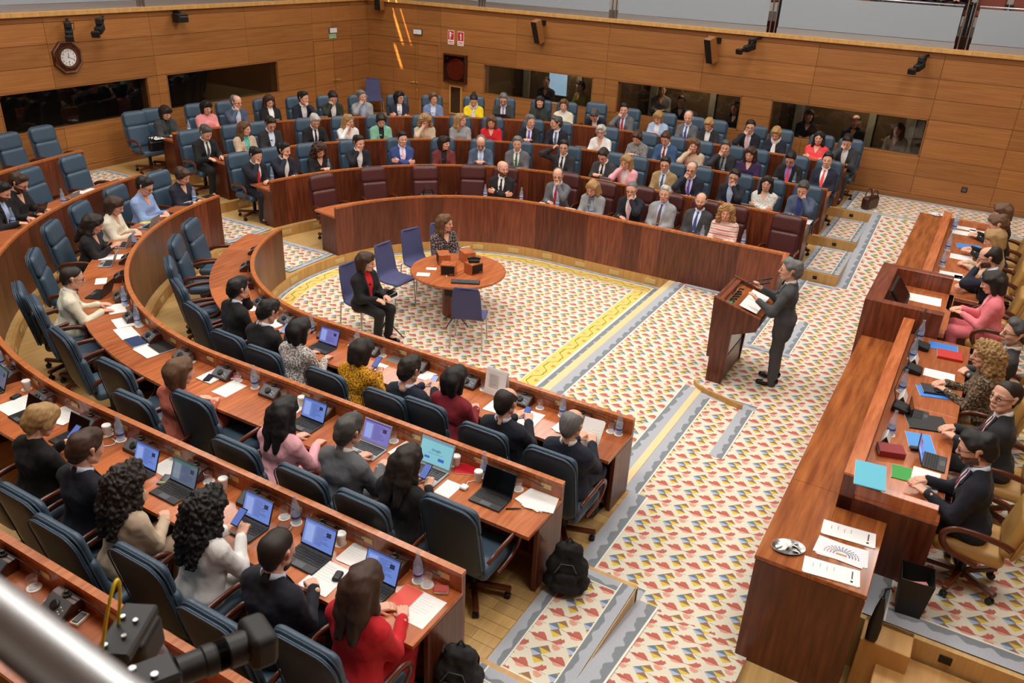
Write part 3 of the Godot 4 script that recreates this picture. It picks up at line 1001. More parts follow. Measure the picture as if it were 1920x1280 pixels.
func make_hand(curl: float, cell: float) -> ArrayMesh:
	var f := Field.new()
	f.k = 0.008
	f.cap(Vector3(0, 0, -0.03), Vector3(0, 0, 0.02), 0.024, 0.026)
	f.cap(Vector3(-0.026, 0, 0.025), Vector3(-0.03, 0.002, 0.085), 0.0135)
	f.cap(Vector3(-0.009, 0, 0.02), Vector3(-0.01, 0.004, 0.09), 0.014)
	f.cap(Vector3(0.009, 0, 0.02), Vector3(0.01, 0.004, 0.088), 0.014)
	f.cap(Vector3(0.026, 0, 0.02), Vector3(0.029, 0.0, 0.08), 0.0135)
	var ln := [0.062, 0.078, 0.074, 0.06]
	var bx := [-0.031, -0.0105, 0.0105, 0.03]
	for i in 4:
		var p := Vector3(bx[i], 0.002, 0.086)
		var an := 0.12 + curl * 0.3
		for j in 3:
			var l: float = ln[i] * [0.45, 0.32, 0.23][j]
			var q := p + Vector3(bx[i] * 0.12, -sin(an), cos(an)) * l
			f.cap(p, q, 0.0092 - j * 0.0008, 0.0086 - j * 0.0008)
			p = q
			an += curl * (0.75 if j == 0 else 0.6)
	var tp := Vector3(-0.036, -0.012, 0.035)
	f.cap(Vector3(-0.018, -0.004, 0.012), tp, 0.0135, 0.012)
	var tq := tp + Vector3(-0.022 + curl * 0.012, -0.012 - curl * 0.006, 0.034)
	f.cap(tp, tq, 0.0112, 0.01)
	f.cap(tq, tq + Vector3(-0.004 + curl * 0.014, -0.008 - curl * 0.006, 0.026), 0.0098, 0.0085)
	return f.build(cell)

func head_field() -> Field:
	var f := Field.new()
	f.k = 0.022
	f.cap(Vector3(0, 0.032, -0.045), Vector3(0, 0.042, 0.012), 0.079, 0.076)
	f.both(Vector3(0.022, 0.0, 0.03), Vector3(0.018, -0.07, 0.038), 0.052, 0.038)
	f.cap(Vector3(0, -0.085, 0.055), Vector3(0, -0.096, 0.07), 0.026, 0.02)
	f.both(Vector3(0.05, -0.05, -0.005), Vector3(0.028, -0.088, 0.055), 0.022, 0.02)
	f.both(Vector3(0.012, 0.024, 0.083), Vector3(0.045, 0.024, 0.066), 0.013)
	f.both(Vector3(0.045, -0.022, 0.06), Vector3(0.035, -0.03, 0.068), 0.02)
	f.cap(Vector3(0, -0.09, -0.02), Vector3(0, -0.16, -0.025), 0.047, 0.046)
	return f

func make_head(cell: float, mode: int) -> ArrayMesh:
	var f := head_field()
	# fine features blend over a shorter way
	var g := Field.new()
	g.k = 0.009
	g.cap(Vector3(0, 0.016, 0.09), Vector3(0, -0.024, 0.111), 0.0085, 0.012)
	g.both(Vector3(0.006, -0.028, 0.1), Vector3(0.012, -0.028, 0.094), 0.008)
	g.both(Vector3(0.0, -0.058, 0.092), Vector3(0.017, -0.061, 0.085), 0.0075)
	g.both(Vector3(0.0, -0.069, 0.09), Vector3(0.015, -0.068, 0.084), 0.0075)
	g.both(Vector3(0.032, 0.006, 0.073), Vector3(0.033, 0.006, 0.073), 0.0135)
	g.both(Vector3(0.079, 0.018, -0.02), Vector3(0.076, -0.022, -0.008), 0.0135, 0.009)
	for i in g.a.size():
		f.cap(g.a[i], g.b[i], g.ra[i], g.rb[i])
	f.k = 0.014
	return f.build(cell, null, 0.0, mode)

func make_hair(style: String) -> ArrayMesh:
	var f := Field.new()
	f.k = 0.03
	var amp := 0.006
	var cell := 0.0075
	f.cap(Vector3(0, 0.038, -0.05), Vector3(0, 0.05, 0.01), 0.087, 0.083)
	match style:
		"short":
			f.cut(Vector3(0, -0.66, 0.75), Vector3(0, 0.078, 0.075))
			f.both(Vector3(0.07, 0.04, 0.005), Vector3(0.074, -0.005, 0.006), 0.016, 0.01)
			f.cap(Vector3(-0.02, 0.11, 0.03), Vector3(0.035, 0.1, 0.05), 0.03, 0.025)
			f.cap(Vector3(0, -0.02, -0.07), Vector3(0, -0.055, -0.06), 0.066, 0.052)
			amp = 0.014
		"ring":
			f.cut(Vector3(0, -0.66, 0.75), Vector3(0, 0.05, 0.04))
			f.cut(Vector3(0, 1, 0.75), Vector3(0, 0.085, 0))
			f.cap(Vector3(0, -0.02, -0.07), Vector3(0, -0.05, -0.06), 0.062, 0.05)
		"crop":
			f.grow = -0.005
			f.cut(Vector3(0, -0.62, 0.78), Vector3(0, 0.085, 0.06))
			f.cap(Vector3(0, -0.02, -0.065), Vector3(0, -0.05, -0.058), 0.066, 0.054)
			amp = 0.002
		"pixie":
			f.grow = 0.006
			f.both(Vector3(0.07, 0.05, 0.0), Vector3(0.083, -0.035, -0.005), 0.028, 0.018)
			f.cap(Vector3(0.02, 0.1, 0.055), Vector3(-0.05, 0.075, 0.065), 0.026, 0.02)
			f.cap(Vector3(0, -0.02, -0.085), Vector3(0, -0.07, -0.06), 0.055, 0.04)
			f.cut(Vector3(0, -0.45, 0.9), Vector3(0, 0.055, 0.08))
			amp = 0.014
		"bob":
			f.both(Vector3(0.072, 0.05, -0.005), Vector3(0.082, -0.11, 0.0), 0.034, 0.024)
			f.cap(Vector3(-0.04, 0.0, -0.09), Vector3(-0.04, -0.11, -0.07), 0.06, 0.045)
			f.cap(Vector3(0.04, 0.0, -0.09), Vector3(0.04, -0.11, -0.07), 0.06, 0.045)
			f.both(Vector3(0.015, 0.112, 0.045), Vector3(0.07, 0.06, 0.055), 0.022, 0.018)
			f.cut(Vector3(0, -0.2, 0.98), Vector3(0, 0.055, 0.092))
		"long":
			f.both(Vector3(0.07, 0.05, -0.005), Vector3(0.088, -0.12, 0.0), 0.036, 0.03)
			f.both(Vector3(0.088, -0.12, 0.0), Vector3(0.095, -0.26, 0.045), 0.034, 0.02)
			f.both(Vector3(0.045, 0.0, -0.09), Vector3(0.055, -0.15, -0.085), 0.06, 0.055)
			f.both(Vector3(0.05, -0.15, -0.085), Vector3(0.045, -0.3, -0.105), 0.055, 0.03)
			f.both(Vector3(0.012, 0.115, 0.04), Vector3(0.07, 0.055, 0.05), 0.022, 0.02)
			f.cut(Vector3(0, -0.2, 0.98), Vector3(0, 0.06, 0.085))
			amp = 0.01
		"curly":
			f.grow = 0.003
			f.both(Vector3(0.075, 0.05, -0.01), Vector3(0.1, -0.12, -0.005), 0.045, 0.045)
			f.both(Vector3(0.1, -0.12, -0.005), Vector3(0.1, -0.23, 0.02), 0.045, 0.03)
			f.both(Vector3(0.05, 0.0, -0.1), Vector3(0.06, -0.22, -0.095), 0.065, 0.055)
			f.both(Vector3(0.012, 0.118, 0.03), Vector3(0.075, 0.055, 0.04), 0.026, 0.026)
			f.cut(Vector3(0, -0.25, 0.97), Vector3(0, 0.06, 0.08))
			amp = 0.024
		"wavy":
			f.grow = 0.006
			f.both(Vector3(0.072, 0.05, -0.01), Vector3(0.094, -0.12, -0.005), 0.038, 0.036)
			f.both(Vector3(0.094, -0.12, -0.005), Vector3(0.095, -0.27, 0.03), 0.036, 0.022)
			f.both(Vector3(0.045, 0.0, -0.09), Vector3(0.06, -0.17, -0.095), 0.062, 0.058)
			f.both(Vector3(0.055, -0.17, -0.095), Vector3(0.05, -0.34, -0.12), 0.056, 0.03)
			f.both(Vector3(0.012, 0.115, 0.035), Vector3(0.07, 0.055, 0.045), 0.024, 0.022)
			f.cut(Vector3(0, -0.2, 0.98), Vector3(0, 0.06, 0.083))
			amp = 0.024
		"bun":
			f.cut(Vector3(0, -0.66, 0.75), Vector3(0, 0.08, 0.075))
			f.cap(Vector3(0, 0.085, -0.12), Vector3(0, 0.09, -0.13), 0.042)
	return f.build(cell, curl_noise if style in ["curly", "wavy"] else cloth_noise, amp, 9)

var curl_noise: FastNoiseLite

# a strip laid on the front of the jacket: rows of [y, left x, right x]
func front_patch(f: Field, rows: Array, lift: float, thick: float) -> ArrayMesh:
	var m := MB.new()
	var w := f.everything()
	var cols := 7
	for r in rows:
		for i in cols:
			var x: float = lerpf(r[1], r[2], float(i) / (cols - 1))
			var p := Vector3(x, r[0], 0.3)
			for st in 24:
				var d := f.at(p, w)
				if d < 0.001:
					break
				p.z -= maxf(d * 0.8, 0.001)
			var e := 0.004
			var g := Vector3(f.at(p + Vector3(e, 0, 0), w) - f.at(p - Vector3(e, 0, 0), w), f.at(p + Vector3(0, e, 0), w) - f.at(p - Vector3(0, e, 0), w), f.at(p + Vector3(0, 0, e), w) - f.at(p - Vector3(0, 0, e), w)).normalized()
			m.vert(p + g * lift, g)
	for r in rows.size() - 1:
		for i in cols - 1:
			var q := r * cols + i
			m.tri(q, q + 1, q + cols + 1)
			m.tri(q, q + cols + 1, q + cols)
	# rim
	var edge := []
	for i in cols:
		edge.append(i)
	for r in range(1, rows.size()):
		edge.append(r * cols + cols - 1)
	for i in range(cols - 2, -1, -1):
		edge.append((rows.size() - 1) * cols + i)
	for r in range(rows.size() - 2, 0, -1):
		edge.append(r * cols)
	for i in edge.size():
		var a: int = edge[i]
		var b: int = edge[(i + 1) % edge.size()]
		m.quad(m.v[a], m.v[b], m.v[b] - m.n[b] * thick, m.v[a] - m.n[a] * thick)
	return m.mesh()

func make_people_kit() -> void:
	cloth_noise = FastNoiseLite.new()
	cloth_noise.seed = 4
	cloth_noise.frequency = 9.0
	cloth_noise.fractal_octaves = 2
	curl_noise = FastNoiseLite.new()
	curl_noise.seed = 7
	curl_noise.frequency = 26.0
	curl_noise.fractal_octaves = 2
	for lod in 2:
		hand_mesh[[0, lod]] = make_hand(0.35, 0.0038 if lod == 0 else 0.0065)
		hand_mesh[[1, lod]] = make_hand(1.15, 0.0038 if lod == 0 else 0.0065)
		hand_mesh[[2, lod]] = mirrored(hand_mesh[[0, lod]])
		hand_mesh[[3, lod]] = mirrored(hand_mesh[[1, lod]])
		for mode in [1, 2, 3]:
			heads[[mode, lod]] = make_head(0.0042 if lod == 0 else 0.0066, mode)
	for s in ["short", "ring", "crop", "pixie", "bob", "long", "curly", "wavy", "bun"]:
		hairs[s] = make_hair(s)
	var dn := Vector3(0, -1, -0.2)
	make_pose("desk", 9, Vector3(0.1, 0.775, 0.37), dn + Vector3(0.3, 0, 0), Vector3(-0.55, -0.05, 0.6), Vector3(-0.1, 0.775, 0.4), dn + Vector3(-0.3, 0, 0), Vector3(0.5, -0.05, 0.6), 0)
	make_pose("crossed", 2, Vector3(-0.1, 0.83, 0.215), dn + Vector3(0.8, 0, 0.3), Vector3(-1, 0.1, -0.1), Vector3(0.1, 0.79, 0.225), dn + Vector3(-0.8, 0, 0.3), Vector3(1, 0.12, -0.1), 0)
	make_pose("chin", 12, Vector3(0.06, 0.775, 0.38), dn + Vector3(0.3, 0, 0), Vector3(-0.8, -0.05, 0.4), Vector3(-0.06, 1.075, 0.27), Vector3(-0.7, -1, 0.9), Vector3(0.35, 1, -0.35), 1)
	make_pose("lap", -6, Vector3(0.07, 0.7, 0.26), dn + Vector3(0.4, 0, 0), Vector3(-0.9, -0.25, 0.5), Vector3(-0.07, 0.7, 0.27), dn + Vector3(-0.4, 0, 0), Vector3(0.9, -0.25, 0.5), 0)
	make_pose("type", 13, Vector3(0.12, 0.775, 0.42), dn + Vector3(0.5, 0, 0), Vector3(-0.15, -0.08, 1), Vector3(-0.12, 0.775, 0.42), dn + Vector3(-0.5, 0, 0), Vector3(0.15, -0.08, 1), 0)
	make_pose("phone", 12, Vector3(0.075, 0.86, 0.37), dn + Vector3(0.5, 0, 0), Vector3(-0.35, 0.3, 0.7), Vector3(-0.07, 0.86, 0.37), dn + Vector3(-0.5, 0, 0), Vector3(0.35, 0.3, 0.7), 1)
	make_pose("bent", 38, Vector3(0.12, 0.775, 0.5), dn + Vector3(0.3, 0, 0), Vector3(-0.5, -0.05, 0.6), Vector3(-0.12, 0.775, 0.5), dn + Vector3(-0.3, 0, 0), Vector3(0.5, -0.05, 0.6), 0)
	make_pose("raise", 4, Vector3(0.1, 0.775, 0.37), dn + Vector3(0.3, 0, 0), Vector3(-0.6, -0.05, 0.6), Vector3(-0.2, 1.2, 0.13), Vector3(-1, -0.25, 0.3), Vector3(0.6, 0.7, -0.2), 1)
	make_pose("steno", 5, Vector3(0.09, 0.74, 0.36), dn + Vector3(0.35, 0, 0), Vector3(-0.2, -0.2, 1), Vector3(-0.09, 0.74, 0.36), dn + Vector3(-0.35, 0, 0), Vector3(0.2, -0.2, 1), 0)
	make_pose("hold", -5, Vector3(0.075, 0.88, 0.33), dn + Vector3(0.5, 0, 0), Vector3(-0.35, 0.3, 0.7), Vector3(-0.07, 0.88, 0.33), dn + Vector3(-0.5, 0, 0), Vector3(0.35, 0.3, 0.7), 1)
	make_pose("speech", 3, Vector3(0.19, 1.2, 0.36), Vector3(0.7, -1, -0.5), Vector3(-0.1, 0.6, 0.7), Vector3(-0.15, 1.24, 0.37), Vector3(-0.6, -1, -0.5), Vector3(0.2, 0.75, 0.7), 0, true)
	for stand in [false, true]:
		var lj := leg_joints(stand)
		var tr := Field.new()
		tr.k = 0.04
		var hy := 0.93 if stand else 0.56
		tr.cap(Vector3(-0.07, hy - 0.02, -0.01), Vector3(0.07, hy - 0.02, -0.01), 0.122)
		tr.both(lj[0], lj[1], 0.096, 0.076)
		tr.both(lj[1], lj[2] + Vector3(0, -0.045 if stand else -0.02, 0.015), 0.074, 0.062)
		var sh := Field.new()
		sh.k = 0.02
		sh.both(lj[2] + Vector3(0, -0.01, -0.02), lj[2] + Vector3(0, -0.04, 0.02), 0.05, 0.044)
		sh.both(lj[2] + Vector3(0, -0.05, 0.02), lj[3] + Vector3(0.004, 0.0, 0.02), 0.042, 0.034)
		sh.cut(Vector3.DOWN, Vector3(0, 0.002, 0))
		poses["legs%s" % stand] = [tr.build(0.02, cloth_noise, 0.004), sh.build(0.011)]
	var tf := Field.new()
	tf.k = 0.05
	torso_bars(tf, Transform3D.IDENTITY, 0.012, 0.012)
	vpatch = front_patch(tf, [[0.5, -0.052, 0.052], [0.46, -0.062, 0.062], [0.4, -0.06, 0.06], [0.32, -0.05, 0.05], [0.24, -0.034, 0.034], [0.16, -0.016, 0.016], [0.1, -0.003, 0.003]], 0.008, 0.014)
	neckline_mesh = front_patch(tf, [[0.5, -0.056, 0.056], [0.47, -0.055, 0.055], [0.43, -0.042, 0.042], [0.39, -0.022, 0.022], [0.36, -0.004, 0.004]], 0.008, 0.014)
	tie_mesh = front_patch(tf, [[0.49, -0.017, 0.017], [0.465, -0.021, 0.021], [0.455, -0.013, 0.013], [0.35, -0.024, 0.024], [0.22, -0.029, 0.029], [0.13, -0.02, 0.02]], 0.014, 0.014)
	var lm := SurfaceTool.new()
	for s in [1.0, -1.0]:
		lm.append_from(front_patch(tf, [[0.51, 0.05 * s, 0.085 * s], [0.45, 0.062 * s, 0.105 * s], [0.41, 0.06 * s, 0.118 * s], [0.395, 0.06 * s, 0.098 * s], [0.3, 0.046 * s, 0.086 * s], [0.2, 0.024 * s, 0.056 * s], [0.1, 0.0, 0.014 * s]], 0.0115, 0.014), 0, Transform3D.IDENTITY)
	lapel_mesh = lm.commit()
	var cm := MB.new()
	var ring := []
	for i in 21:
		var w := deg_to_rad(-62.0 + 304.0 * i / 20.0) 
		ring.append(Vector3(cos(w) * 0.068, 0.524 + 0.024 * -sin(w) , -0.012 - sin(w) * -0.068))
	cm.tube(ring, 0.013, 0.013, 8, 2.2)
	collar_mesh = cm.mesh()

func mirrored(m: Mesh) -> ArrayMesh:
	var a: Array = m.surface_get_arrays(0)
	for slot in [Mesh.ARRAY_VERTEX, Mesh.ARRAY_NORMAL]:
		var p: PackedVector3Array = a[slot]
		for i in p.size():
			p[i] = Vector3(-p[i].x, p[i].y, p[i].z)
		a[slot] = p
	var x: PackedInt32Array = a[Mesh.ARRAY_INDEX]
	for i in range(0, x.size(), 3):
		var q := x[i]
		x[i] = x[i + 1]
		x[i + 1] = q
	a[Mesh.ARRAY_INDEX] = x
	var r := ArrayMesh.new()
	r.add_surface_from_arrays(Mesh.PRIMITIVE_TRIANGLES, a)
	return r

func flipped(m: String) -> Dictionary:
	if not poses.has(m + "*"):
		var p: Dictionary = poses[m].duplicate()
		p.body = {0: mirrored(p.body[0]), 1: mirrored(p.body[1])}
		p.jacket = mirrored(p.jacket)
		poses[m + "*"] = p
	return poses[m + "*"]

# who: one row of the table of people
func person(d: Dictionary) -> Node3D:
	var ps: Dictionary = flipped(d.pose) if d.get("mirror", false) else poses[d.pose]
	var sc: float = d.get("s", 1.0)
	var root := thing("person", d.label, "person", d.at, d.yaw, d.get("group", ""))
	var inner := Transform3D(Basis.from_scale(Vector3(sc, sc, sc)), Vector3.ZERO)
	var lod: int = d.get("lod", 1)
	var tool := SurfaceTool.new()
	tool.append_from(ps.body[lod], 0, inner)
	var hb := Basis.from_euler(Vector3(deg_to_rad(d.get("nod", 0.0)), deg_to_rad(d.get("turn", 0.0)), deg_to_rad(d.get("tilt", 0.0))))
	var tl := Basis(Vector3.RIGHT, deg_to_rad(ps.lean * 0.5))
	# the head turns about the top of the neck
	var neck: Vector3 = (ps.torso * Vector3(0, 0.585, 0.0)) * sc
	var hx := Transform3D((tl * hb).scaled(Vector3.ONE * sc * 1.15), neck + (tl * hb) * Vector3(0, 0.096, 0.02) * sc)
	tool.append_from(heads[[d.get("beard", 1), lod]], 0, hx)
	part("body", tool.commit(), skin(d.get("skin", 0)), root)
	var jm := cloth(d.jacket, d.get("pattern", ""))
	var j := part("jacket" if d.has("shirt") else "top", ps.jacket, jm, root)
	j.transform = inner
	var tx: Transform3D = inner * ps.torso
	if d.has("shirt"):
		part("shirt", vpatch, cloth(d.shirt), root).transform = tx
		part("lapels", lapel_mesh, jm, root).transform = tx
		part("collar", collar_mesh, cloth(d.shirt), root).transform = tx
	elif d.get("neck", true):
		part("neckline", neckline_mesh, skin(d.get("skin", 0)), root).transform = tx
	if d.has("tie"):
		part("tie", tie_mesh, cloth(d.tie), root).transform = tx
	if d.has("scarf"):
		var sf := part("scarf", collar_mesh, cloth(d.scarf, d.get("scarf_pattern", "")), root)
		sf.transform = tx * Transform3D(Basis.from_scale(Vector3(1.35, 1.8, 1.35)), Vector3(0, -0.42, 0.0))
		part("scarf_end", tie_mesh, cloth(d.scarf, d.get("scarf_pattern", "")), root).transform = tx * Transform3D(Basis.from_scale(Vector3(1.9, 1, 1)), Vector3(0, 0, 0.008))
	if d.get("legs", true):
		var lg: Array = poses["legs%s" % ps.stand]
		part("trousers", lg[0], cloth(d.get("trousers", d.jacket)), root).transform = inner
		part("shoes", lg[1], mats.shoe, root).transform = inner
	if d.get("hair", "") != "":
		part("hair", hairs[d.hair], hair_mat(d.get("haircol", Color(0.1, 0.07, 0.05))), root).transform = hx
	if d.get("glasses", false):
		part("glasses", glasses_mesh, mats.black_gloss, root).transform = hx
	return root

var glasses_mesh: ArrayMesh
func make_glasses() -> void:
	var m := MB.new()
	for s in [1.0, -1.0]:
		var r := []
		for i in 13:
			var w := TAU * i / 12.0
			r.append(Vector3(s * 0.032 + cos(w) * 0.024, 0.004 + sin(w) * 0.017, 0.099 - absf(cos(w)) * 0.004))
		m.tube(r, 0.0022, 0.0022, 5)
		m.tube([Vector3(s * 0.056, 0.008, 0.094), Vector3(s * 0.078, 0.01, 0.04), Vector3(s * 0.082, 0.008, -0.015)], 0.0022, 0.0022, 5)
	m.tube([Vector3(-0.009, 0.008, 0.1), Vector3(0.0, 0.011, 0.103), Vector3(0.009, 0.008, 0.1)], 0.002, 0.002, 5)
	glasses_mesh = m.mesh()
# ---------------------------------------------------------------- the hemicycle: rows bent round the origin, straight towards +x
const R := [3.05, 4.65, 6.2, 7.78]
const FL := [0.0, 0.18, 0.36, 0.54]
const PITCH := 0.69
const XEND := 4.15
const XSTEP := 4.88
const WX := -9.5
const WZ := 9.45

# side +1 is the near half, -1 the far half; t >= 0 is metres along the straight, t < 0 an angle round the bend
func rp(side: float, r: float, t: float) -> Vector2:
	return Vector2(t, side * r) if t >= 0.0 else Vector2(-r * sin(-t), side * r * cos(t))

func rpath(side: float, r: float, t0: float, t1: float) -> PackedVector2Array:
	var ts := [t0]
	if t0 < 0.0:
		var k := ceili((minf(t1, 0.0) - t0) / 0.06)
		for i in range(1, k + 1):
			ts.append(lerpf(t0, minf(t1, 0.0), float(i) / k))
	if t1 > 0.0:
		ts.append(t1)
	var out := PackedVector2Array()
	for t in ts:
		out.append(rp(side, r, t))
	return out

func whole(r: float, x1: float) -> PackedVector2Array:
	var a := rpath(1.0, r, -PI / 2, x1)
	var b := rpath(-1.0, r, -PI / 2, x1)
	b.reverse()
	b.remove_at(b.size() - 1)
	b.append_array(a)
	return b

func to_walls(p: PackedVector2Array) -> PackedVector2Array:
	var out := PackedVector2Array()
	for q in p:
		if q.x >= -0.001:
			out.append(Vector2(q.x, WZ * signf(q.y)))
		else:
			out.append(q * minf(absf(WX / q.x), absf(WZ / maxf(absf(q.y), 1e-4))))
	return out

func sub_box(parent: Node3D, called: String, o: Vector3, s: Vector3, mat: Material, ch := 0.004, bs := Basis.IDENTITY) -> MeshInstance3D:
	var m := MB.new()
	m.box(o, s, ch, bs)
	return part(called, m.mesh(), mat, parent)

func stuct_box(called: String, o: Vector3, s: Vector3, mat: Material, ch := 0.0) -> MeshInstance3D:
	var m := MB.new()
	m.box(o, s, ch)
	return struct(called, m.mesh(), mat)

var socket_mesh: ArrayMesh
func make_socket() -> void:
	var m := MB.new()
	m.box(Vector3(0, 0, 0.004), Vector3(0.2, 0.085, 0.008), 0.002)
	for i in 3:
		var rg := []
		for k in 9:
			var w := deg_to_rad(60 + 240.0 * k / 8.0)
			rg.append(Vector3((i - 1) * 0.06 + cos(w) * 0.02, sin(w) * 0.02, 0.011))
		m.tube(rg, 0.0045, 0.0045, 5)
	socket_mesh = m.mesh()

func carpet(called: String, poly: PackedVector2Array, y: float, parent: Node3D, mat: Material) -> MeshInstance3D:
	var m := MB.new()
	m.prism(poly, y - 0.01, y)
	return part(called, m.mesh(), mat, parent)

# border of woven carpet: from a to b, its white line on the side of `inner`
func border(a: Vector3, b: Vector3, inner: Vector3, width: float, parent: Node3D, mat: Material, rep := 0.24) -> void:
	var m := MB.new()
	var l := a.distance_to(b) / rep
	var w := inner.normalized() * width
	var up := Vector3(0, 0.006, 0)
	m.quad(a + up, b + up, b + w + up, a + w + up, [Vector2(0, 1), Vector2(l, 1), Vector2(l, 0), Vector2(0, 0)])
	for i in range(m.n.size() - 4, m.n.size()):
		if m.n[i].y < 0.0:
			m.n[i] = -m.n[i]
	m.ix.clear()
	m.tri(0, 1, 2)
	m.tri(0, 2, 3)
	var s := m.v.size()
	for e in [[a, b], [b, b + w], [b + w, a + w], [a + w, a]]:
		m.quad(e[0] + up, e[1] + up, e[1] - up, e[0] - up)
	part("border", m.mesh(), mat, parent)

# border that follows the bend of the pit
func bend_border(r0: float, r1: float, y: float, x1: float, parent: Node3D, mat: Material, rep: float) -> void:
	var a := whole(r0, x1)
	var b := whole(r1, x1)
	var m := MB.new()
	var run := 0.0
	for i in a.size():
		if i > 0:
			run += a[i].distance_to(a[i - 1])
		m.vert(Vector3(a[i].x, y, a[i].y), Vector3.UP, Vector2(run / rep, 1))
		m.vert(Vector3(b[i].x, y, b[i].y), Vector3.UP, Vector2(run / rep, 0))
	for i in a.size() - 1:
		m.tri(i * 2, i * 2 + 1, i * 2 + 3)
		m.tri(i * 2, i * 2 + 3, i * 2 + 2)
	part("border", m.mesh(), mat, parent)

func ring_carpet(x0: float, x1: float, z0: float, z1: float, y: float, parent: Node3D) -> void:
	# a rectangle of carpet with the grey border all round
	var w := 0.13
	carpet("carpet", PackedVector2Array([Vector2(x0, z0), Vector2(x1, z0), Vector2(x1, z1), Vector2(x0, z1)]), y + 0.008, parent, mats.carpet_flat)
	border(Vector3(x0, y + 0.006, z0), Vector3(x1, y + 0.006, z0), Vector3(0, 0, signf(z1 - z0)), w, parent, mats.border)
	border(Vector3(x0, y + 0.006, z1), Vector3(x1, y + 0.006, z1), Vector3(0, 0, -signf(z1 - z0)), w, parent, mats.border)
	border(Vector3(x0, y + 0.007, z0), Vector3(x0, y + 0.007, z1), Vector3(1, 0, 0), w, parent, mats.border)
	border(Vector3(x1, y + 0.007, z0), Vector3(x1, y + 0.007, z1), Vector3(-1, 0, 0), w, parent, mats.border)

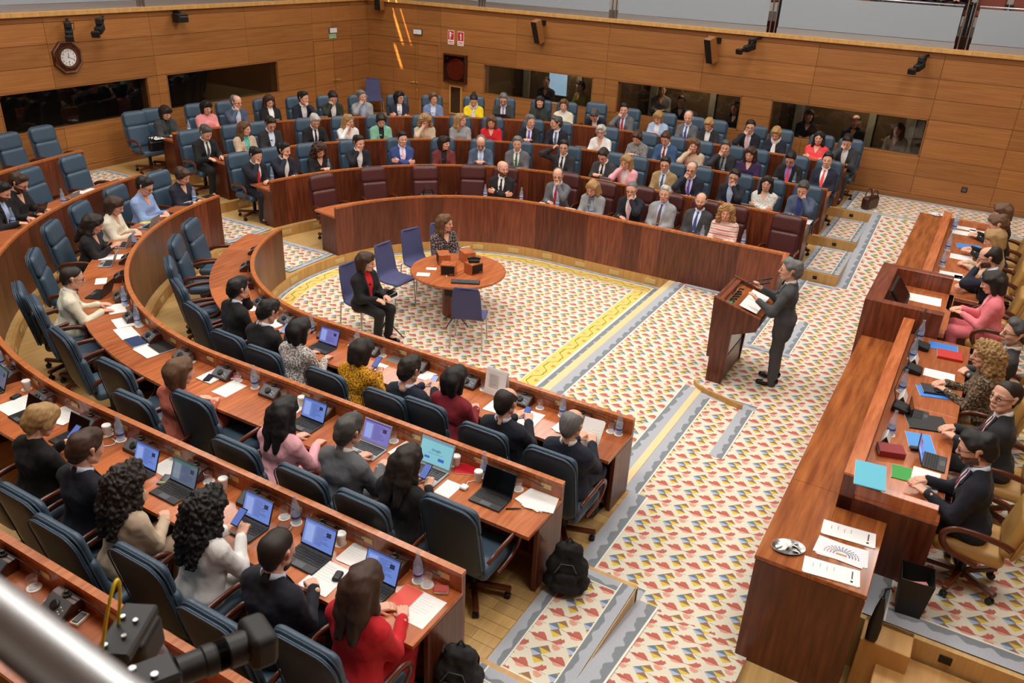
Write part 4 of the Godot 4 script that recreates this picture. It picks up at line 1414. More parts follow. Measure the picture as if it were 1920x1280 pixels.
func build_floors() -> void:
	mats.carpet_flat = mats.carpet
	mats.carpet.uv1_scale = Vector3(1.0 / 0.486, 1.0 / 0.31, 1)
	mats.carpet_turned = mats.carpet.duplicate()
	mats.carpet_turned.uv1_scale = Vector3(-1.0 / 0.486, 1.0 / 0.31, 1)
	# pit
	var m := MB.new()
	m.box(Vector3(-0.4, -0.25, 0), Vector3(6.4, 0.12, 7.0))
	var pit := struct("floor", m.mesh(), mats.pale)
	var shape := whole(2.7, 1.85)
	carpet("carpet", shape, -0.178, pit, mats.carpet)
	bend_border(3.06, 2.95, -0.1755, 2.36, pit, mats.border, 0.24)
	bend_border(2.95, 2.69, -0.174, 2.1, pit, mats.garland, 0.5)
	border(Vector3(2.1, -0.179, -2.69), Vector3(2.1, -0.179, 2.69), Vector3(-1, 0, 0), 0.26, pit, mats.garland, 0.5)
	border(Vector3(2.36, -0.18, -2.95), Vector3(2.36, -0.18, 2.95), Vector3(-1, 0, 0), 0.26, pit, mats.border)
	# floor of the first row and of the cross aisle
	m = MB.new()
	m.slab(whole(3.06, 2.34), whole(4.6, 2.34), -0.2, 0.0)
	m.box(Vector3(8.15, -0.1, 0), Vector3(11.62, 0.2, 15.4))
	var base := struct("floor", m.mesh(), mats.pale)
	m = MB.new()
	m.slab(whole(3.045, 2.34), whole(3.075, 2.34), -0.19, 0.002)
	var plinth := struct("trim_1", m.mesh(), mats.plinth)
	for side in [1.0, -1.0]:
		for i in 11:
			var t := 2.0 - i * PITCH
			if t < 0.0:
				t = t / 3.05
			if t < -1.45:
				continue
			var p := rp(side, 3.045, t)
			var o := part("socket_plate", socket_mesh, mats.plate, plinth)
			o.position = Vector3(p.x, -0.09, p.y)
			var inn := -p if t < 0.0 else Vector2(0, -side)
			o.rotation.y = atan2(inn.x, inn.y)
	# nosing between the pit and the aisle
	stuct_box("trim_2", Vector3(2.4, -0.09, 0), Vector3(0.12, 0.19, 6.12), mats.nosing, 0.008)
	# aisle carpet, with a dip beside the lectern on either side
	m = MB.new()
	carpet("carpet", PackedVector2Array([Vector2(2.46, -3.06), Vector2(4.08, -3.06), Vector2(4.08, 3.06), Vector2(2.46, 3.06)]), 0.006, base, mats.carpet_turned)
	carpet("carpet", PackedVector2Array([Vector2(4.08, -3.06), Vector2(4.2, -3.06), Vector2(4.2, -4.5), Vector2(5.85, -4.5), Vector2(5.85, 4.55), Vector2(4.2, 4.55), Vector2(4.2, 3.06), Vector2(4.08, 3.06)]), 0.006, base, mats.carpet)
	border(Vector3(2.46, 0.002, -3.0), Vector3(2.46, 0.002, 3.0), Vector3(1, 0, 0), 0.2, base, mats.border)
	for s in [1.0, -1.0]:
		border(Vector3(2.66, 0.003, 3.05 * s), Vector3(4.2, 0.003, 3.05 * s), Vector3(0, 0, -s), 0.14, base, mats.border)
		border(Vector3(4.2, 0.004, 3.05 * s), Vector3(4.2, 0.004, 4.55 * s), Vector3(1, 0, 0), 0.2, base, mats.border)
		border(Vector3(4.2, 0.003, 4.5 * s), Vector3(4.9, 0.003, 4.5 * s), Vector3(0, 0, -s), 0.16, base, mats.border)
	# second nosing, between the forecourt of the pit and the aisle proper
	for q in [[0.45, 3.05], [-3.05, -1.15]]:
		stuct_box("trim_2", Vector3(4.08, 0.006, (q[0] + q[1]) / 2), Vector3(0.09, 0.02, q[1] - q[0]), mats.nosing, 0.003)
		border(Vector3(4.035, 0.004, q[0]), Vector3(4.035, 0.004, q[1]), Vector3(-1, 0, 0), 0.17, base, mats.border)
		border(Vector3(4.125, 0.004, q[0]), Vector3(4.125, 0.004, q[1]), Vector3(1, 0, 0), 0.17, base, mats.border)
	# borders of the two access ramps by the lectern, and the curved riser of the nearer one
	for q in [[0.62, 1.9, 1.0], [-1.3, -2.6, -1.0]]:
		border(Vector3(4.68, 0.006, q[0]), Vector3(4.68, 0.006, q[1]), Vector3(1, 0, 0), 0.17, base, mats.border)
		border(Vector3(4.05, 0.005, q[0]), Vector3(4.86, 0.005, q[0]), Vector3(0, 0, -q[2]), 0.15, base, mats.border)
	m = MB.new()
	var cr := []
	for i in 9:
		var u := i / 8.0
		cr.append(Vector3(lerpf(3.98, 4.7, u), 0.035, 0.36 + 0.3 * sqrt(u)))
	for i in 8:
		var a: Vector3 = cr[i]
		var b: Vector3 = cr[i + 1]
		var d := (b - a).normalized()
		m.box((a + b) * 0.5, Vector3(0.03, 0.08, a.distance_to(b) + 0.008), 0.0, Basis(Vector3(d.z, 0, -d.x), Vector3.UP, d))
	struct("trim_3", m.mesh(), mats.plinth)
	# tiers
	for k in range(1, 4):
		var r0: float = R[k] - 0.1
		m = MB.new()
		var inner := whole(r0, XSTEP)
		var outer := whole(R[k + 1] - 0.1, XSTEP) if k < 3 else to_walls(whole(r0, XSTEP))
		m.slab(inner, outer, FL[k] - 0.2, FL[k])
		var tier := struct("floor", m.mesh(), mats.pale)
		m = MB.new()
		m.slab(whole(r0 - 0.02, XSTEP), whole(r0 + 0.03, XSTEP), FL[k - 1] - 0.01, FL[k] + 0.004)
		var ris := struct("trim_%d" % (3 + k), m.mesh(), mats.plinth)
		for side in [1.0, -1.0]:
			for i in 16:
				var t := -(0.15 + i * PITCH) / r0
				if t < -1.4:
					continue
				var p := rp(side, r0 - 0.022, t)
				var o := part("socket_plate", socket_mesh, mats.plate, ris)
				o.position = Vector3(p.x, FL[k] - 0.09, p.y)
				o.rotation.y = atan2(-p.x, -p.y)
			# dark recessed step light on the side steps
			var sl := MB.new()
			sl.box(Vector3(4.5, FL[k] - 0.09, side * (r0 - 0.024)), Vector3(0.075, 0.06, 0.008), 0.002)
			part("step_light", sl.mesh(), mats.black, ris)
			# carpet laid on the side step
			var z0: float = side * (r0 + 0.03)
			var z1: float = side * ((R[k + 1] - 0.14) if k < 3 else 9.3)
			if k < 3:
				ring_carpet(4.2, XSTEP - 0.01, z0, z1, FL[k], tier)
		# strip of carpet in the aisle between the two halves
		if k < 3:
			ring_carpet(-(R[k + 1] - 0.16), -(r0 + 0.03), -0.5, 0.5, FL[k], tier)
		else:
			ring_carpet(-9.3, -(r0 + 0.03), -0.5, 0.5, FL[k], tier)
	ring_carpet(-4.5, -3.1, -0.55, 0.55, 0.0, base)
	# boards that can be told apart on the near floors
	var rng := RandomNumberGenerator.new()
	rng.seed = 5
	for k in 3:
		var z := [3.1, 4.62, 6.18][k] as float
		var zend: float = [4.5, 6.05, 7.6][k]
		while z < zend:
			var x := 4.19
			var first := true
			while x > 1.9:
				var l := rng.randf_range(0.5, 1.1) if not first else rng.randf_range(0.2, 0.8)
				first = false
				var o := sub_box(base, "floor_board", Vector3(x - l * 0.5, FL[k] + 0.003, z + 0.06), Vector3(l - 0.003, 0.008, 0.117), mats["plank%d" % rng.randi_range(0, 3)], 0.0015)
				x -= l
			z += 0.12
	# ramps along the side aisle and the landings
	for s in [1.0, -1.0]:
		m = MB.new()
		var pts := [Vector3(XSTEP, 0, 4.5 * s), Vector3(XSTEP, 0.54, 7.72 * s), Vector3(XSTEP, -0.1, 7.72 * s), Vector3(XSTEP, -0.1, 4.5 * s)]
		var w := Vector3(5.9 - XSTEP, 0, 0)
		var nn := Vector3(0, 3.22, -0.54 * s).normalized()
		m.face([pts[0], pts[1], pts[1] + w, pts[0] + w], nn, [Vector2(0, 0), Vector2(0, 3.26), Vector2(w.x, 3.26), Vector2(w.x, 0)])
		m.face([pts[0], pts[1], pts[2], pts[3]], Vector3.LEFT)
		m.face([pts[0] + w, pts[1] + w, pts[2] + w, pts[3] + w], Vector3.RIGHT)
		var rampm := struct("floor", m.mesh(), mats.carpet)
		border(Vector3(XSTEP, 0.003, 4.5 * s), Vector3(XSTEP, 0.543, 7.72 * s), Vector3(1, 0, 0), 0.2, rampm, mats.border)
		m = MB.new()
		m.box(Vector3((4.88 + 13.5) / 2, 0.27, (7.72 + 0.5 * (WZ - 7.72)) * s), Vector3(13.5 - 4.88, 0.54, WZ - 7.72))
		var land := struct("floor", m.mesh(), mats.pale)
		carpet("carpet", PackedVector2Array([Vector2(4.25, 7.75 * s), Vector2(13.4, 7.75 * s), Vector2(13.4, 9.4 * s), Vector2(4.25, 9.4 * s)]), 0.548, land, mats.carpet)
		border(Vector3(4.25, 0.546, 9.4 * s), Vector3(13.4, 0.546, 9.4 * s), Vector3(0, 0, -s), 0.14, land, mats.border)
		border(Vector3(4.25, 0.546, 7.74 * s), Vector3(13.4, 0.546, 7.74 * s), Vector3(0, 0, s), 0.14, land, mats.border)
		border(Vector3(4.25, 0.547, 7.74 * s), Vector3(4.25, 0.547, 9.4 * s), Vector3(1, 0, 0), 0.14, land, mats.border)

func desk_row(side: float, k: int, gap: float, label: String) -> void:
	var r: float = R[k]
	var f: float = FL[k]
	var o := thing("curved_bench_desk", label, "desk", Vector3.ZERO, 0.0, "curved rows of desks")
	var end := -acos(clampf(gap / r, 0.0, 1.0))
	var cuts := []
	var x := XEND
	while x > 0.3:
		cuts.append(x)
		x -= PITCH
	cuts.append(0.0)
	var n := maxi(2, roundi(-end * r / PITCH))
	for i in range(1, n + 1):
		cuts.append(end * i / n)
	var rng := RandomNumberGenerator.new()
	rng.seed = 100 + k * 7 + int(side)
	for i in cuts.size() - 1:
		var t1: float = cuts[i]
		var t0: float = cuts[i + 1]
		var halves := 2
		for h in halves:
			var a := lerpf(t0, t1, h / 2.0)
			var b := lerpf(t0, t1, (h + 1) / 2.0)
			var m := MB.new()
			m.slab(rpath(side, r, a, b), rpath(side, r + 0.032, a, b), f, f + 0.862)
			part("front_panel", m.mesh(), mats["front%d" % rng.randi_range(0, 3)], o)
		var m2 := MB.new()
		m2.slab(rpath(side, r + 0.033, t0, t1), rpath(side, r + 0.62, t0, t1), f + 0.685, f + 0.72)
		part("top_board", m2.mesh(), mats["top%d" % rng.randi_range(0, 3)], o)
		var m3 := MB.new()
		m3.slab(rpath(side, r - 0.006, t0, t1), rpath(side, r + 0.05, t0, t1), f + 0.862, f + 0.895)
		part("rail_cap", m3.mesh(), mats.rail, o)
		var m5 := MB.new()
		m5.slab(rpath(side, r + 0.033, t0, t1), rpath(side, r + 0.046, t0, t1), f + 0.721, f + 0.861)
		part("rail_board", m5.mesh(), mats["top%d" % rng.randi_range(0, 1)], o)
		# name plate on the inner face of the rail, and a partition below each joint
		var tp := lerpf(t0, t1, 0.78)
		var p := rp(side, r + 0.049, tp)
		var dr := Vector2(0, side) if tp >= 0.0 else p.normalized()
		var bs := Basis(Vector3(dr.y, 0, -dr.x), Vector3.UP, Vector3(dr.x, 0, dr.y))
		sub_box(o, "name_plate", Vector3(p.x, f + 0.81, p.y), Vector3(0.1, 0.045, 0.005), mats.plate, 0.001, bs)
		if i > 0 and i % 2 == 0:
			var pp := rp(side, r + 0.24, t1)
			sub_box(o, "partition", Vector3(pp.x, f + 0.342, pp.y), Vector3(0.03, 0.684, 0.4), mats.dark_wood, 0.002, bs)
	for e in [XEND - 0.02, end + 0.02 / r]:
		var p := rp(side, r + 0.235, e)
		var dr := Vector2(0, side) if e >= 0.0 else p.normalized()
		var bs := Basis(Vector3(dr.y, 0, -dr.x), Vector3.UP, Vector3(dr.x, 0, dr.y))
		sub_box(o, "end_panel", Vector3(p.x, f + 0.342, p.y), Vector3(0.045, 0.684, 0.42), mats.front1, 0.004, bs)

# ---------------------------------------------------------------- walls, booths, gallery
func wall_far() -> void:
	var th := 0.25
	var y0 := 0.3
	var wins := [[-5.58, -2.35], [-1.69, 1.42], [2.1, 5.35]]
	var m := MB.new()
	var cut := [[WX - 0.3, -5.6]]
	m.box(Vector3(2, (y0 + 1.46) / 2, -WZ - th / 2 - 0.02), Vector3(24, 1.46 - y0, th))
	m.box(Vector3(2, (2.24 + 3.55) / 2, -WZ - th / 2 - 0.02), Vector3(24, 3.55 - 2.24, th))
	var xs := [-10.0, -5.58, -2.35, -1.69, 1.42, 2.1, 5.35, 14.0]
	for i in range(0, 8, 2):
		m.box(Vector3((xs[i] + xs[i + 1]) / 2, 1.85, -WZ - th / 2 - 0.02), Vector3(xs[i + 1] - xs[i], 0.78, th))
	var wl := struct("wall_far", m.mesh(), mats.oak)
	var rng := RandomNumberGenerator.new()
	rng.seed = 21
	var rows := [0.66, 1.06, 1.46, 1.85, 2.24, 2.65, 3.05, 3.44, 3.55]
	var joints := [-9.5, -8.52, -7.74, -6.97, -4.6, -2.02, 0.4, 2.9, 5.36, 6.9, 9.3, 11.6, 13.6]
	for j in rows.size() - 1:
		for i in joints.size() - 1:
			var spans := [[joints[i], joints[i + 1]]]
			if j == 2 or j == 3:
				for w in wins:
					var nx := []
					for s in spans:
						if w[1] <= s[0] or w[0] >= s[1]:
							nx.append(s)
						else:
							if w[0] > s[0] + 0.02:
								nx.append([s[0], w[0]])
							if w[1] < s[1] - 0.02:
								nx.append([w[1], s[1]])
					spans = nx
			for s in spans:
				sub_box(wl, "wall_panel", Vector3((s[0] + s[1]) / 2, (rows[j] + rows[j + 1]) / 2, -WZ), Vector3(s[1] - s[0] - 0.006, rows[j + 1] - rows[j] - 0.008, 0.03), mats["wall%d" % rng.randi_range(0, 3)], 0.002)
	stuct_box("baseboard_far", Vector3(2, 0.6, -WZ + 0.01), Vector3(23, 0.11, 0.05), mats.wall0, 0.004)
	stuct_box("trim_20", Vector3(2, 3.595, -WZ + 0.03), Vector3(23, 0.09, 0.14), mats.plinth, 0.008)
	for i in 3:
		window_booth(i, wins[i], true)
	# door near the corner, flush with the panels
	handle(Vector3(-7.82, 1.52, -WZ + 0.03), 0.0, "door_2")
	handle(Vector3(WX + 0.03, 1.56, -7.94), PI / 2, "door_1")

func handle(at: Vector3, yaw: float, called: String) -> void:
	var m := MB.new()
	var w := 0.77
	for s in [-1.0, 1.0]:
		m.box(Vector3(s * w, -0.0, 0.0), Vector3(0.012, 2.1, 0.012), 0.002)
	m.box(Vector3(0, 0, 0), Vector3(0.008, 2.1, 0.01), 0.002)
	m.box(Vector3(0, 1.05, 0), Vector3(2 * w, 0.01, 0.012), 0.002)
	var o := struct(called, m.mesh(), mats.wall0)
	o.position = at - Vector3(0, 0.0, 0)
	o.rotation.y = yaw
	for s in [-1.0, 1.0]:
		var h := MB.new()
		h.tube([Vector3(s * 0.05, 0, 0.0), Vector3(s * 0.05, 0.0, 0.05), Vector3(s * 0.16, 0.0, 0.055)], 0.011, 0.009, 8)
		h.lathe([Vector2(0.0, 0.012), Vector2(0.026, 0.012), Vector2(0.026, 0.0)], 12, Vector3(s * 0.05, 0, 0.008), Basis(Vector3.RIGHT, PI / 2))
		part("door_handle", h.mesh(), mats.brass, o)
	var k := MB.new()
	k.lathe([Vector2(0.0, 0.01), Vector2(0.02, 0.01), Vector2(0.02, 0.0)], 12, Vector3(0.05, -0.2, 0.008), Basis(Vector3.RIGHT, PI / 2))
	part("lock", k.mesh(), mats.brass, o)

func window_booth(i: int, w: Array, far: bool) -> void:
	# local x along the wall, z towards the hall
	var wd: float = w[1] - w[0]
	var c: float = (w[0] + w[1]) / 2
	var t := Transform3D(Basis.IDENTITY, Vector3(c, 0, -WZ)) if far else Transform3D(Basis(Vector3.UP, PI / 2), Vector3(WX, 0, c))
	var m := MB.new()
	for s in [-1.0, 1.0]:
		m.box(Vector3(s * (wd / 2 - 0.01), 1.85, -0.06), Vector3(0.02, 0.78, 0.16))
	m.box(Vector3(0, 1.47, -0.06), Vector3(wd, 0.02, 0.16))
	m.box(Vector3(0, 2.23, -0.06), Vector3(wd, 0.02, 0.16))
	m.move(t)
	var fr := struct("window_%d" % (i + 1 + (0 if far else 3)), m.mesh(), mats.wall0)
	m = MB.new()
	m.box(Vector3(0, 1.85, -0.05), Vector3(wd - 0.03, 0.75, 0.008))
	m.move(t)
	part("pane", m.mesh(), mats.pane, fr)
	# the booth behind: back wall, side walls, floor, ceiling, a shelf under the pane
	m = MB.new()
	var dp := 1.7
	m.box(Vector3(0, 1.7, -dp - 0.3), Vector3(wd + 0.5, 2.6, 0.1))
	m.box(Vector3(0, 0.5, -dp / 2 - 0.3), Vector3(wd + 0.5, 0.1, dp))
	m.box(Vector3(0, 2.9, -dp / 2 - 0.3), Vector3(wd + 0.5, 0.1, dp))
	for s in [-1.0, 1.0]:
		m.box(Vector3(s * (wd / 2 + 0.22), 1.7, -dp / 2 - 0.3), Vector3(0.06, 2.5, dp))
	m.move(t)
	part("booth", m.mesh(), colour(Color(0.34, 0.25, 0.14), 0.8), fr)
	if far:
		var lamp := MB.new()
		lamp.box(Vector3(0, 2.84, -1.3), Vector3(0.6, 0.03, 0.12), 0.004)
		lamp.move(t)
		var em := std(Color(0.9, 0.9, 0.85), 0.5)
		em.emission_enabled = true
		em.emission = Color(1.0, 0.92, 0.78)
		em.emission_energy_multiplier = 1.0
		part("booth_lamp", lamp.mesh(), em, fr)
		var ol := OmniLight3D.new()
		ol.name = "booth_light"
		ol.light_color = Color(1.0, 0.92, 0.78)
		ol.light_energy = 1.6
		ol.light_size = 0.1
		ol.omni_range = 12.0
		fr.add_child(ol)
		ol.position = t * Vector3(0, 2.78, -1.3)
	m = MB.new()
	m.box(Vector3(0, 1.36, -0.52), Vector3(wd, 0.04, 0.46), 0.004)
	m.move(t)
	part("booth_shelf", m.mesh(), colour(Color(0.25, 0.2, 0.16), 0.5), fr)
	if far:
		for q in [[-0.42, 0.2], [0.1, 0.16], [0.36, 0.22]]:
			m = MB.new()
			m.box(Vector3(q[0] * wd, 1.8, -dp - 0.22), Vector3(q[1], 2.1, 0.06), 0.004)
			m.move(t)
			part("booth_column", m.mesh(), colour(Color(0.6, 0.58, 0.52), 0.7), fr)
		if i == 0:
			m = MB.new()
			m.face([Vector3(-0.62, 1.35, -dp - 0.2), Vector3(-0.05, 1.35, -dp - 0.2), Vector3(-0.05, 2.42, -dp - 0.2), Vector3(-0.62, 2.42, -dp - 0.2)], Vector3.BACK)
			m.move(t)
			var e := std(Color(0.4, 0.5, 0.6), 0.5)
			e.emission_enabled = true
			e.emission = Color(0.7, 0.85, 0.95)
			e.emission_energy_multiplier = 0.85
			part("lit_window", m.mesh(), e, fr)

func wall_left() -> void:
	var wins := [[-2.0, 1.25], [-5.85, -2.48], [1.75, 5.0]]
	var th := 0.25
	var m := MB.new()
	m.box(Vector3(WX - th / 2 - 0.02, 0.88, 0), Vector3(th, 1.16, 19.4))
	m.box(Vector3(WX - th / 2 - 0.02, 2.895, 0), Vector3(th, 1.31, 19.4))
	var zs := [-9.7, -5.85, -2.48, -2.0, 1.25, 1.75, 5.0, 9.7]
	for i in range(0, 8, 2):
		m.box(Vector3(WX - th / 2 - 0.02, 1.85, (zs[i] + zs[i + 1]) / 2), Vector3(th, 0.78, zs[i + 1] - zs[i]))
	var wl := struct("wall_left", m.mesh(), mats.oak)
	var rng := RandomNumberGenerator.new()
	rng.seed = 22
	var rows := [0.66, 1.06, 1.46, 1.85, 2.24, 2.65, 3.05, 3.44, 3.55]
	var joints := [-9.43, -8.71, -7.94, -7.17, -4.9, -2.24, 0.1, 2.6, 5.1, 7.4, 9.4]
	for j in rows.size() - 1:
		for i in joints.size() - 1:
			var spans := [[joints[i], joints[i + 1]]]
			if j == 2 or j == 3:
				for w in wins:
					var nx := []
					for s in spans:
						if w[1] <= s[0] or w[0] >= s[1]:
							nx.append(s)
						else:
							if w[0] > s[0] + 0.02:
								nx.append([s[0], w[0]])
							if w[1] < s[1] - 0.02:
								nx.append([w[1], s[1]])
					spans = nx
			for s in spans:
				sub_box(wl, "wall_panel", Vector3(WX, (rows[j] + rows[j + 1]) / 2, (s[0] + s[1]) / 2), Vector3(0.03, rows[j + 1] - rows[j] - 0.008, s[1] - s[0] - 0.006), mats["wall%d" % rng.randi_range(0, 3)], 0.002)
	stuct_box("baseboard_left", Vector3(WX + 0.01, 0.6, 0), Vector3(0.05, 0.11, 18.8), mats.wall0, 0.004)
	stuct_box("trim_21", Vector3(WX + 0.03, 3.595, 0), Vector3(0.14, 0.09, 18.9), mats.plinth, 0.008)
	for i in 3:
		window_booth(i, wins[i], false)

func gallery_side(t: Transform3D, spans: Array, group: String, where: Array) -> void:
	for i in spans.size():
		var s: Array = spans[i]
		var c: float = (s[0] + s[1]) / 2
		var w: float = s[1] - s[0]
		var o := thing("glass_parapet", where[i], "parapet", t * Vector3(c, 3.64, 0), t.basis.get_euler().y, group)
		sub_box(o, "kick_plate", Vector3(0, 0.062, 0), Vector3(w, 0.12, 0.02), mats.satin_steel, 0.002)
		sub_box(o, "frosted_pane", Vector3(0, 0.45, 0), Vector3(w - 0.02, 0.64, 0.012), mats.frosted, 0.001)
		var m := MB.new()
		m.tube([Vector3(-w / 2, 0.81, 0), Vector3(w / 2, 0.81, 0)], 0.02, 0.02, 10)
		part("handrail", m.mesh(), mats.steel, o)
		for e in [-1.0, 1.0]:
			m = MB.new()
			m.tube([Vector3(e * (w / 2 + 0.06), 0.0, -0.03), Vector3(e * (w / 2 + 0.06), 0.95, -0.03)], 0.018, 0.018, 10)
			part("post", m.mesh(), mats.steel, o)

func shell() -> void:
	# gallery floors, outer walls and the ceiling with its light panels
	stuct_box("floor", Vector3(2, 3.44, -WZ - 2.18), Vector3(25.5, 0.2, 4.2), mats.dark_wood)
	stuct_box("floor", Vector3(WX - 2.18, 3.44, 0), Vector3(4.2, 0.2, 19), mats.dark_wood)
	stuct_box("floor", Vector3(2, 3.44, WZ + 2.2), Vector3(25.5, 0.2, 4.4), mats.dark_wood)
	var white := colour(Color(0.82, 0.8, 0.77), 0.9)
	stuct_box("wall_gallery_far", Vector3(2, 5.6, -WZ - 4.2), Vector3(26, 5, 0.2), white)
	stuct_box("wall_gallery_left", Vector3(WX - 4.2, 5.6, 0), Vector3(0.2, 5, 28), white)
	stuct_box("wall_gallery_near", Vector3(2, 5.6, WZ + 4.3), Vector3(26, 5, 0.2), white)
	stuct_box("wall_near", Vector3(2, 1.7, WZ + 0.15), Vector3(24, 3.6, 0.2), mats.oak)
	stuct_box("wall_right", Vector3(13.6, 4.0, 0), Vector3(0.2, 8.4, 28), mats.oak)
	stuct_box("floor", Vector3(5, 3.69, -WZ - 2.2), Vector3(12, 0.31, 3.4), mats.dark_wood)
	var m := MB.new()
	var xe := [-14.0, -10.76, -10.67, -10.45, -10.37, -10.14, -10.10, 14.0]
	var ze := [-14.0, -6.97, -6.39, -6.04, 14.0]
	for i in 7:
		for j in 4:
			if (j == 1 and (i == 3 or i == 5)) or (j == 2 and i == 1):
				continue
			m.box(Vector3((xe[i] + xe[i + 1]) / 2, 8.015, (ze[j] + ze[j + 1]) / 2), Vector3(xe[i + 1] - xe[i], 0.03, ze[j + 1] - ze[j]))
	struct("ceiling", m.mesh(), white)
# ---------------------------------------------------------------- presidium
const PF := 0.52      # its floor
const PT := 1.22      # its table tops

func presidium() -> void:
	# platform, with wooden steps at the near end
	var m := MB.new()
	m.box(Vector3(9.9, 0.26, -0.7), Vector3(7.4, 0.52, 9.9))
	var pl := struct("floor", m.mesh(), mats.pale)
	carpet("carpet", PackedVector2Array([Vector2(6.6, -5.55), Vector2(13.4, -5.55), Vector2(13.4, 4.2), Vector2(6.6, 4.2)]), 0.528, pl, mats.carpet)
	border(Vector3(6.62, 0.525, 4.2), Vector3(13.4, 0.525, 4.2), Vector3(0, 0, -1), 0.2, pl, mats.border)
	border(Vector3(6.62, 0.526, 4.2), Vector3(6.62, 0.526, 3.4), Vector3(1, 0, 0), 0.17, pl, mats.border)
	m = MB.new()
	m.box(Vector3(6.83, 0.26, 4.34), Vector3(0.36, 0.52, 0.28), 0.006)
	m.box(Vector3(10.2, 0.17, 4.75), Vector3(6.8, 0.34, 0.95), 0.006)
	var st := struct("trim_30", m.mesh(), mats.plinth)
	sub_box(st, "step_light", Vector3(7.25, 0.43, 4.256), Vector3(0.09, 0.07, 0.01), mats.black, 0.002)
	# long low counter in front
	var o := thing("front_counter", "long glossy wooden counter along the front of the raised bench", "counter", Vector3(5.8, 0, 0))
	var z := [4.65, 3.4, 2.2, 1.0, -0.14]
	for seg in [[4.65, -0.14], [-1.7, -6.5]]:
		var n := 4
		for i in n:
			var a: float = lerpf(seg[0], seg[1], i / float(n))
			var b: float = lerpf(seg[0], seg[1], (i + 1) / float(n))
			sub_box(o, "counter_top", Vector3(0.2, 1.03, (a + b) / 2), Vector3(0.42, 0.04, absf(a - b) - 0.002), mats.shelf, 0.004)
			sub_box(o, "front_panel", Vector3(0.02, 0.505, (a + b) / 2), Vector3(0.04, 1.01, absf(a - b) - 0.002), mats["front%d" % (i % 4)], 0.003)
	sub_box(o, "counter_top", Vector3(0.61, 1.03, 4.15), Vector3(0.4, 0.04, 1.0), mats.shelf, 0.004)
	sub_box(o, "end_panel", Vector3(0.4, 0.505, 4.63), Vector3(0.8, 1.01, 0.04), mats.front0, 0.004)
	sub_box(o, "end_panel", Vector3(0.4, 0.505, -6.48), Vector3(0.8, 1.01, 0.04), mats.front0, 0.004)
	sub_box(o, "side_panel", Vector3(0.79, 0.78, 4.15), Vector3(0.03, 0.46, 0.95), mats.front1, 0.003)
	# upper desks on either side of the chair
	for q in [[3.66, -0.12, "raised wooden desk with rail nearer the camera, behind long counter", 0], [-1.72, -5.44, "raised wooden desk with rail farther from camera, behind long counter", 1]]:
		var d := thing("raised_desk", q[2], "desk", Vector3(6.2, 0, 0))
		var c: float = (q[0] + q[1]) / 2
		var l: float = q[0] - q[1]
		sub_box(d, "rail", Vector3(0.06, 1.215, c), Vector3(0.12, 0.37, l), mats.front3, 0.006)
		sub_box(d, "rail_cap", Vector3(0.06, 1.39, c), Vector3(0.125, 0.024, l + 0.004), mats.top3, 0.004)
		for i in 4:
			sub_box(d, "top_board", Vector3(0.44, PT - 0.02, c + l * (i - 1.5) / 4), Vector3(0.64, 0.04, l / 4 - 0.003), mats["top%d" % i], 0.003)
		sub_box(d, "end_panel", Vector3(0.38, 0.84, c + l / 2 - 0.025), Vector3(0.76, 0.66 + 0.02, 0.05), mats.front1, 0.004)
		sub_box(d, "end_panel", Vector3(0.38, 0.84, c - l / 2 + 0.025), Vector3(0.76, 0.66 + 0.02, 0.05), mats.front1, 0.004)
		sub_box(d, "end_rail", Vector3(0.42, 1.27, c + (l / 2 - 0.04) * (1 if q[3] == 0 else -1)), Vector3(0.62, 0.1, 0.08), mats.top3, 0.004)
		sub_box(d, "modesty_panel", Vector3(0.06, 0.77, c), Vector3(0.05, 0.5, l - 0.1), mats.dark_wood, 0.003)
	# the chair's own higher desk in the middle
	var b := thing("chair_desk", "boxy wooden desk with sunken monitor at the centre of the bench", "desk", Vector3(5.73, 0, 0))
	sub_box(b, "front_panel", Vector3(0.1, 0.76, -0.91), Vector3(0.2, 1.52, 1.54), mats.front3, 0.008)
	for s in [-0.2, -1.62]:
		sub_box(b, "side_panel", Vector3(0.53, 1.0, s), Vector3(0.68, 1.04, 0.12), mats.front2, 0.008)
	sub_box(b, "well_floor", Vector3(0.56, 1.28, -0.91), Vector3(0.76, 0.04, 1.3), mats.top1, 0.003)
	sub_box(b, "back_edge", Vector3(0.9, 1.27, -0.91), Vector3(0.06, 0.06, 1.54), mats.top1, 0.003)
	var mo := thing("desk_monitor", "flat black monitor sunk into the central desk, tilted back", "monitor", Vector3(6.06, 1.3, -0.88), PI / 2)
	var tl := Basis(Vector3.RIGHT, deg_to_rad(-38))
	sub_box(mo, "casing", Vector3(0, 0.115, 0), Vector3(0.66, 0.3, 0.035), mats.black, 0.005, tl)
	sub_box(mo, "screen", Vector3(0, 0.115, 0) + tl * Vector3(0, 0.01, 0.0185), Vector3(0.6, 0.25, 0.002), colour(Color(0.04, 0.045, 0.055), 0.1), 0.0, tl)
	sub_box(mo, "stand", Vector3(0, 0.01, 0.06), Vector3(0.5, 0.02, 0.1), mats.black, 0.003)

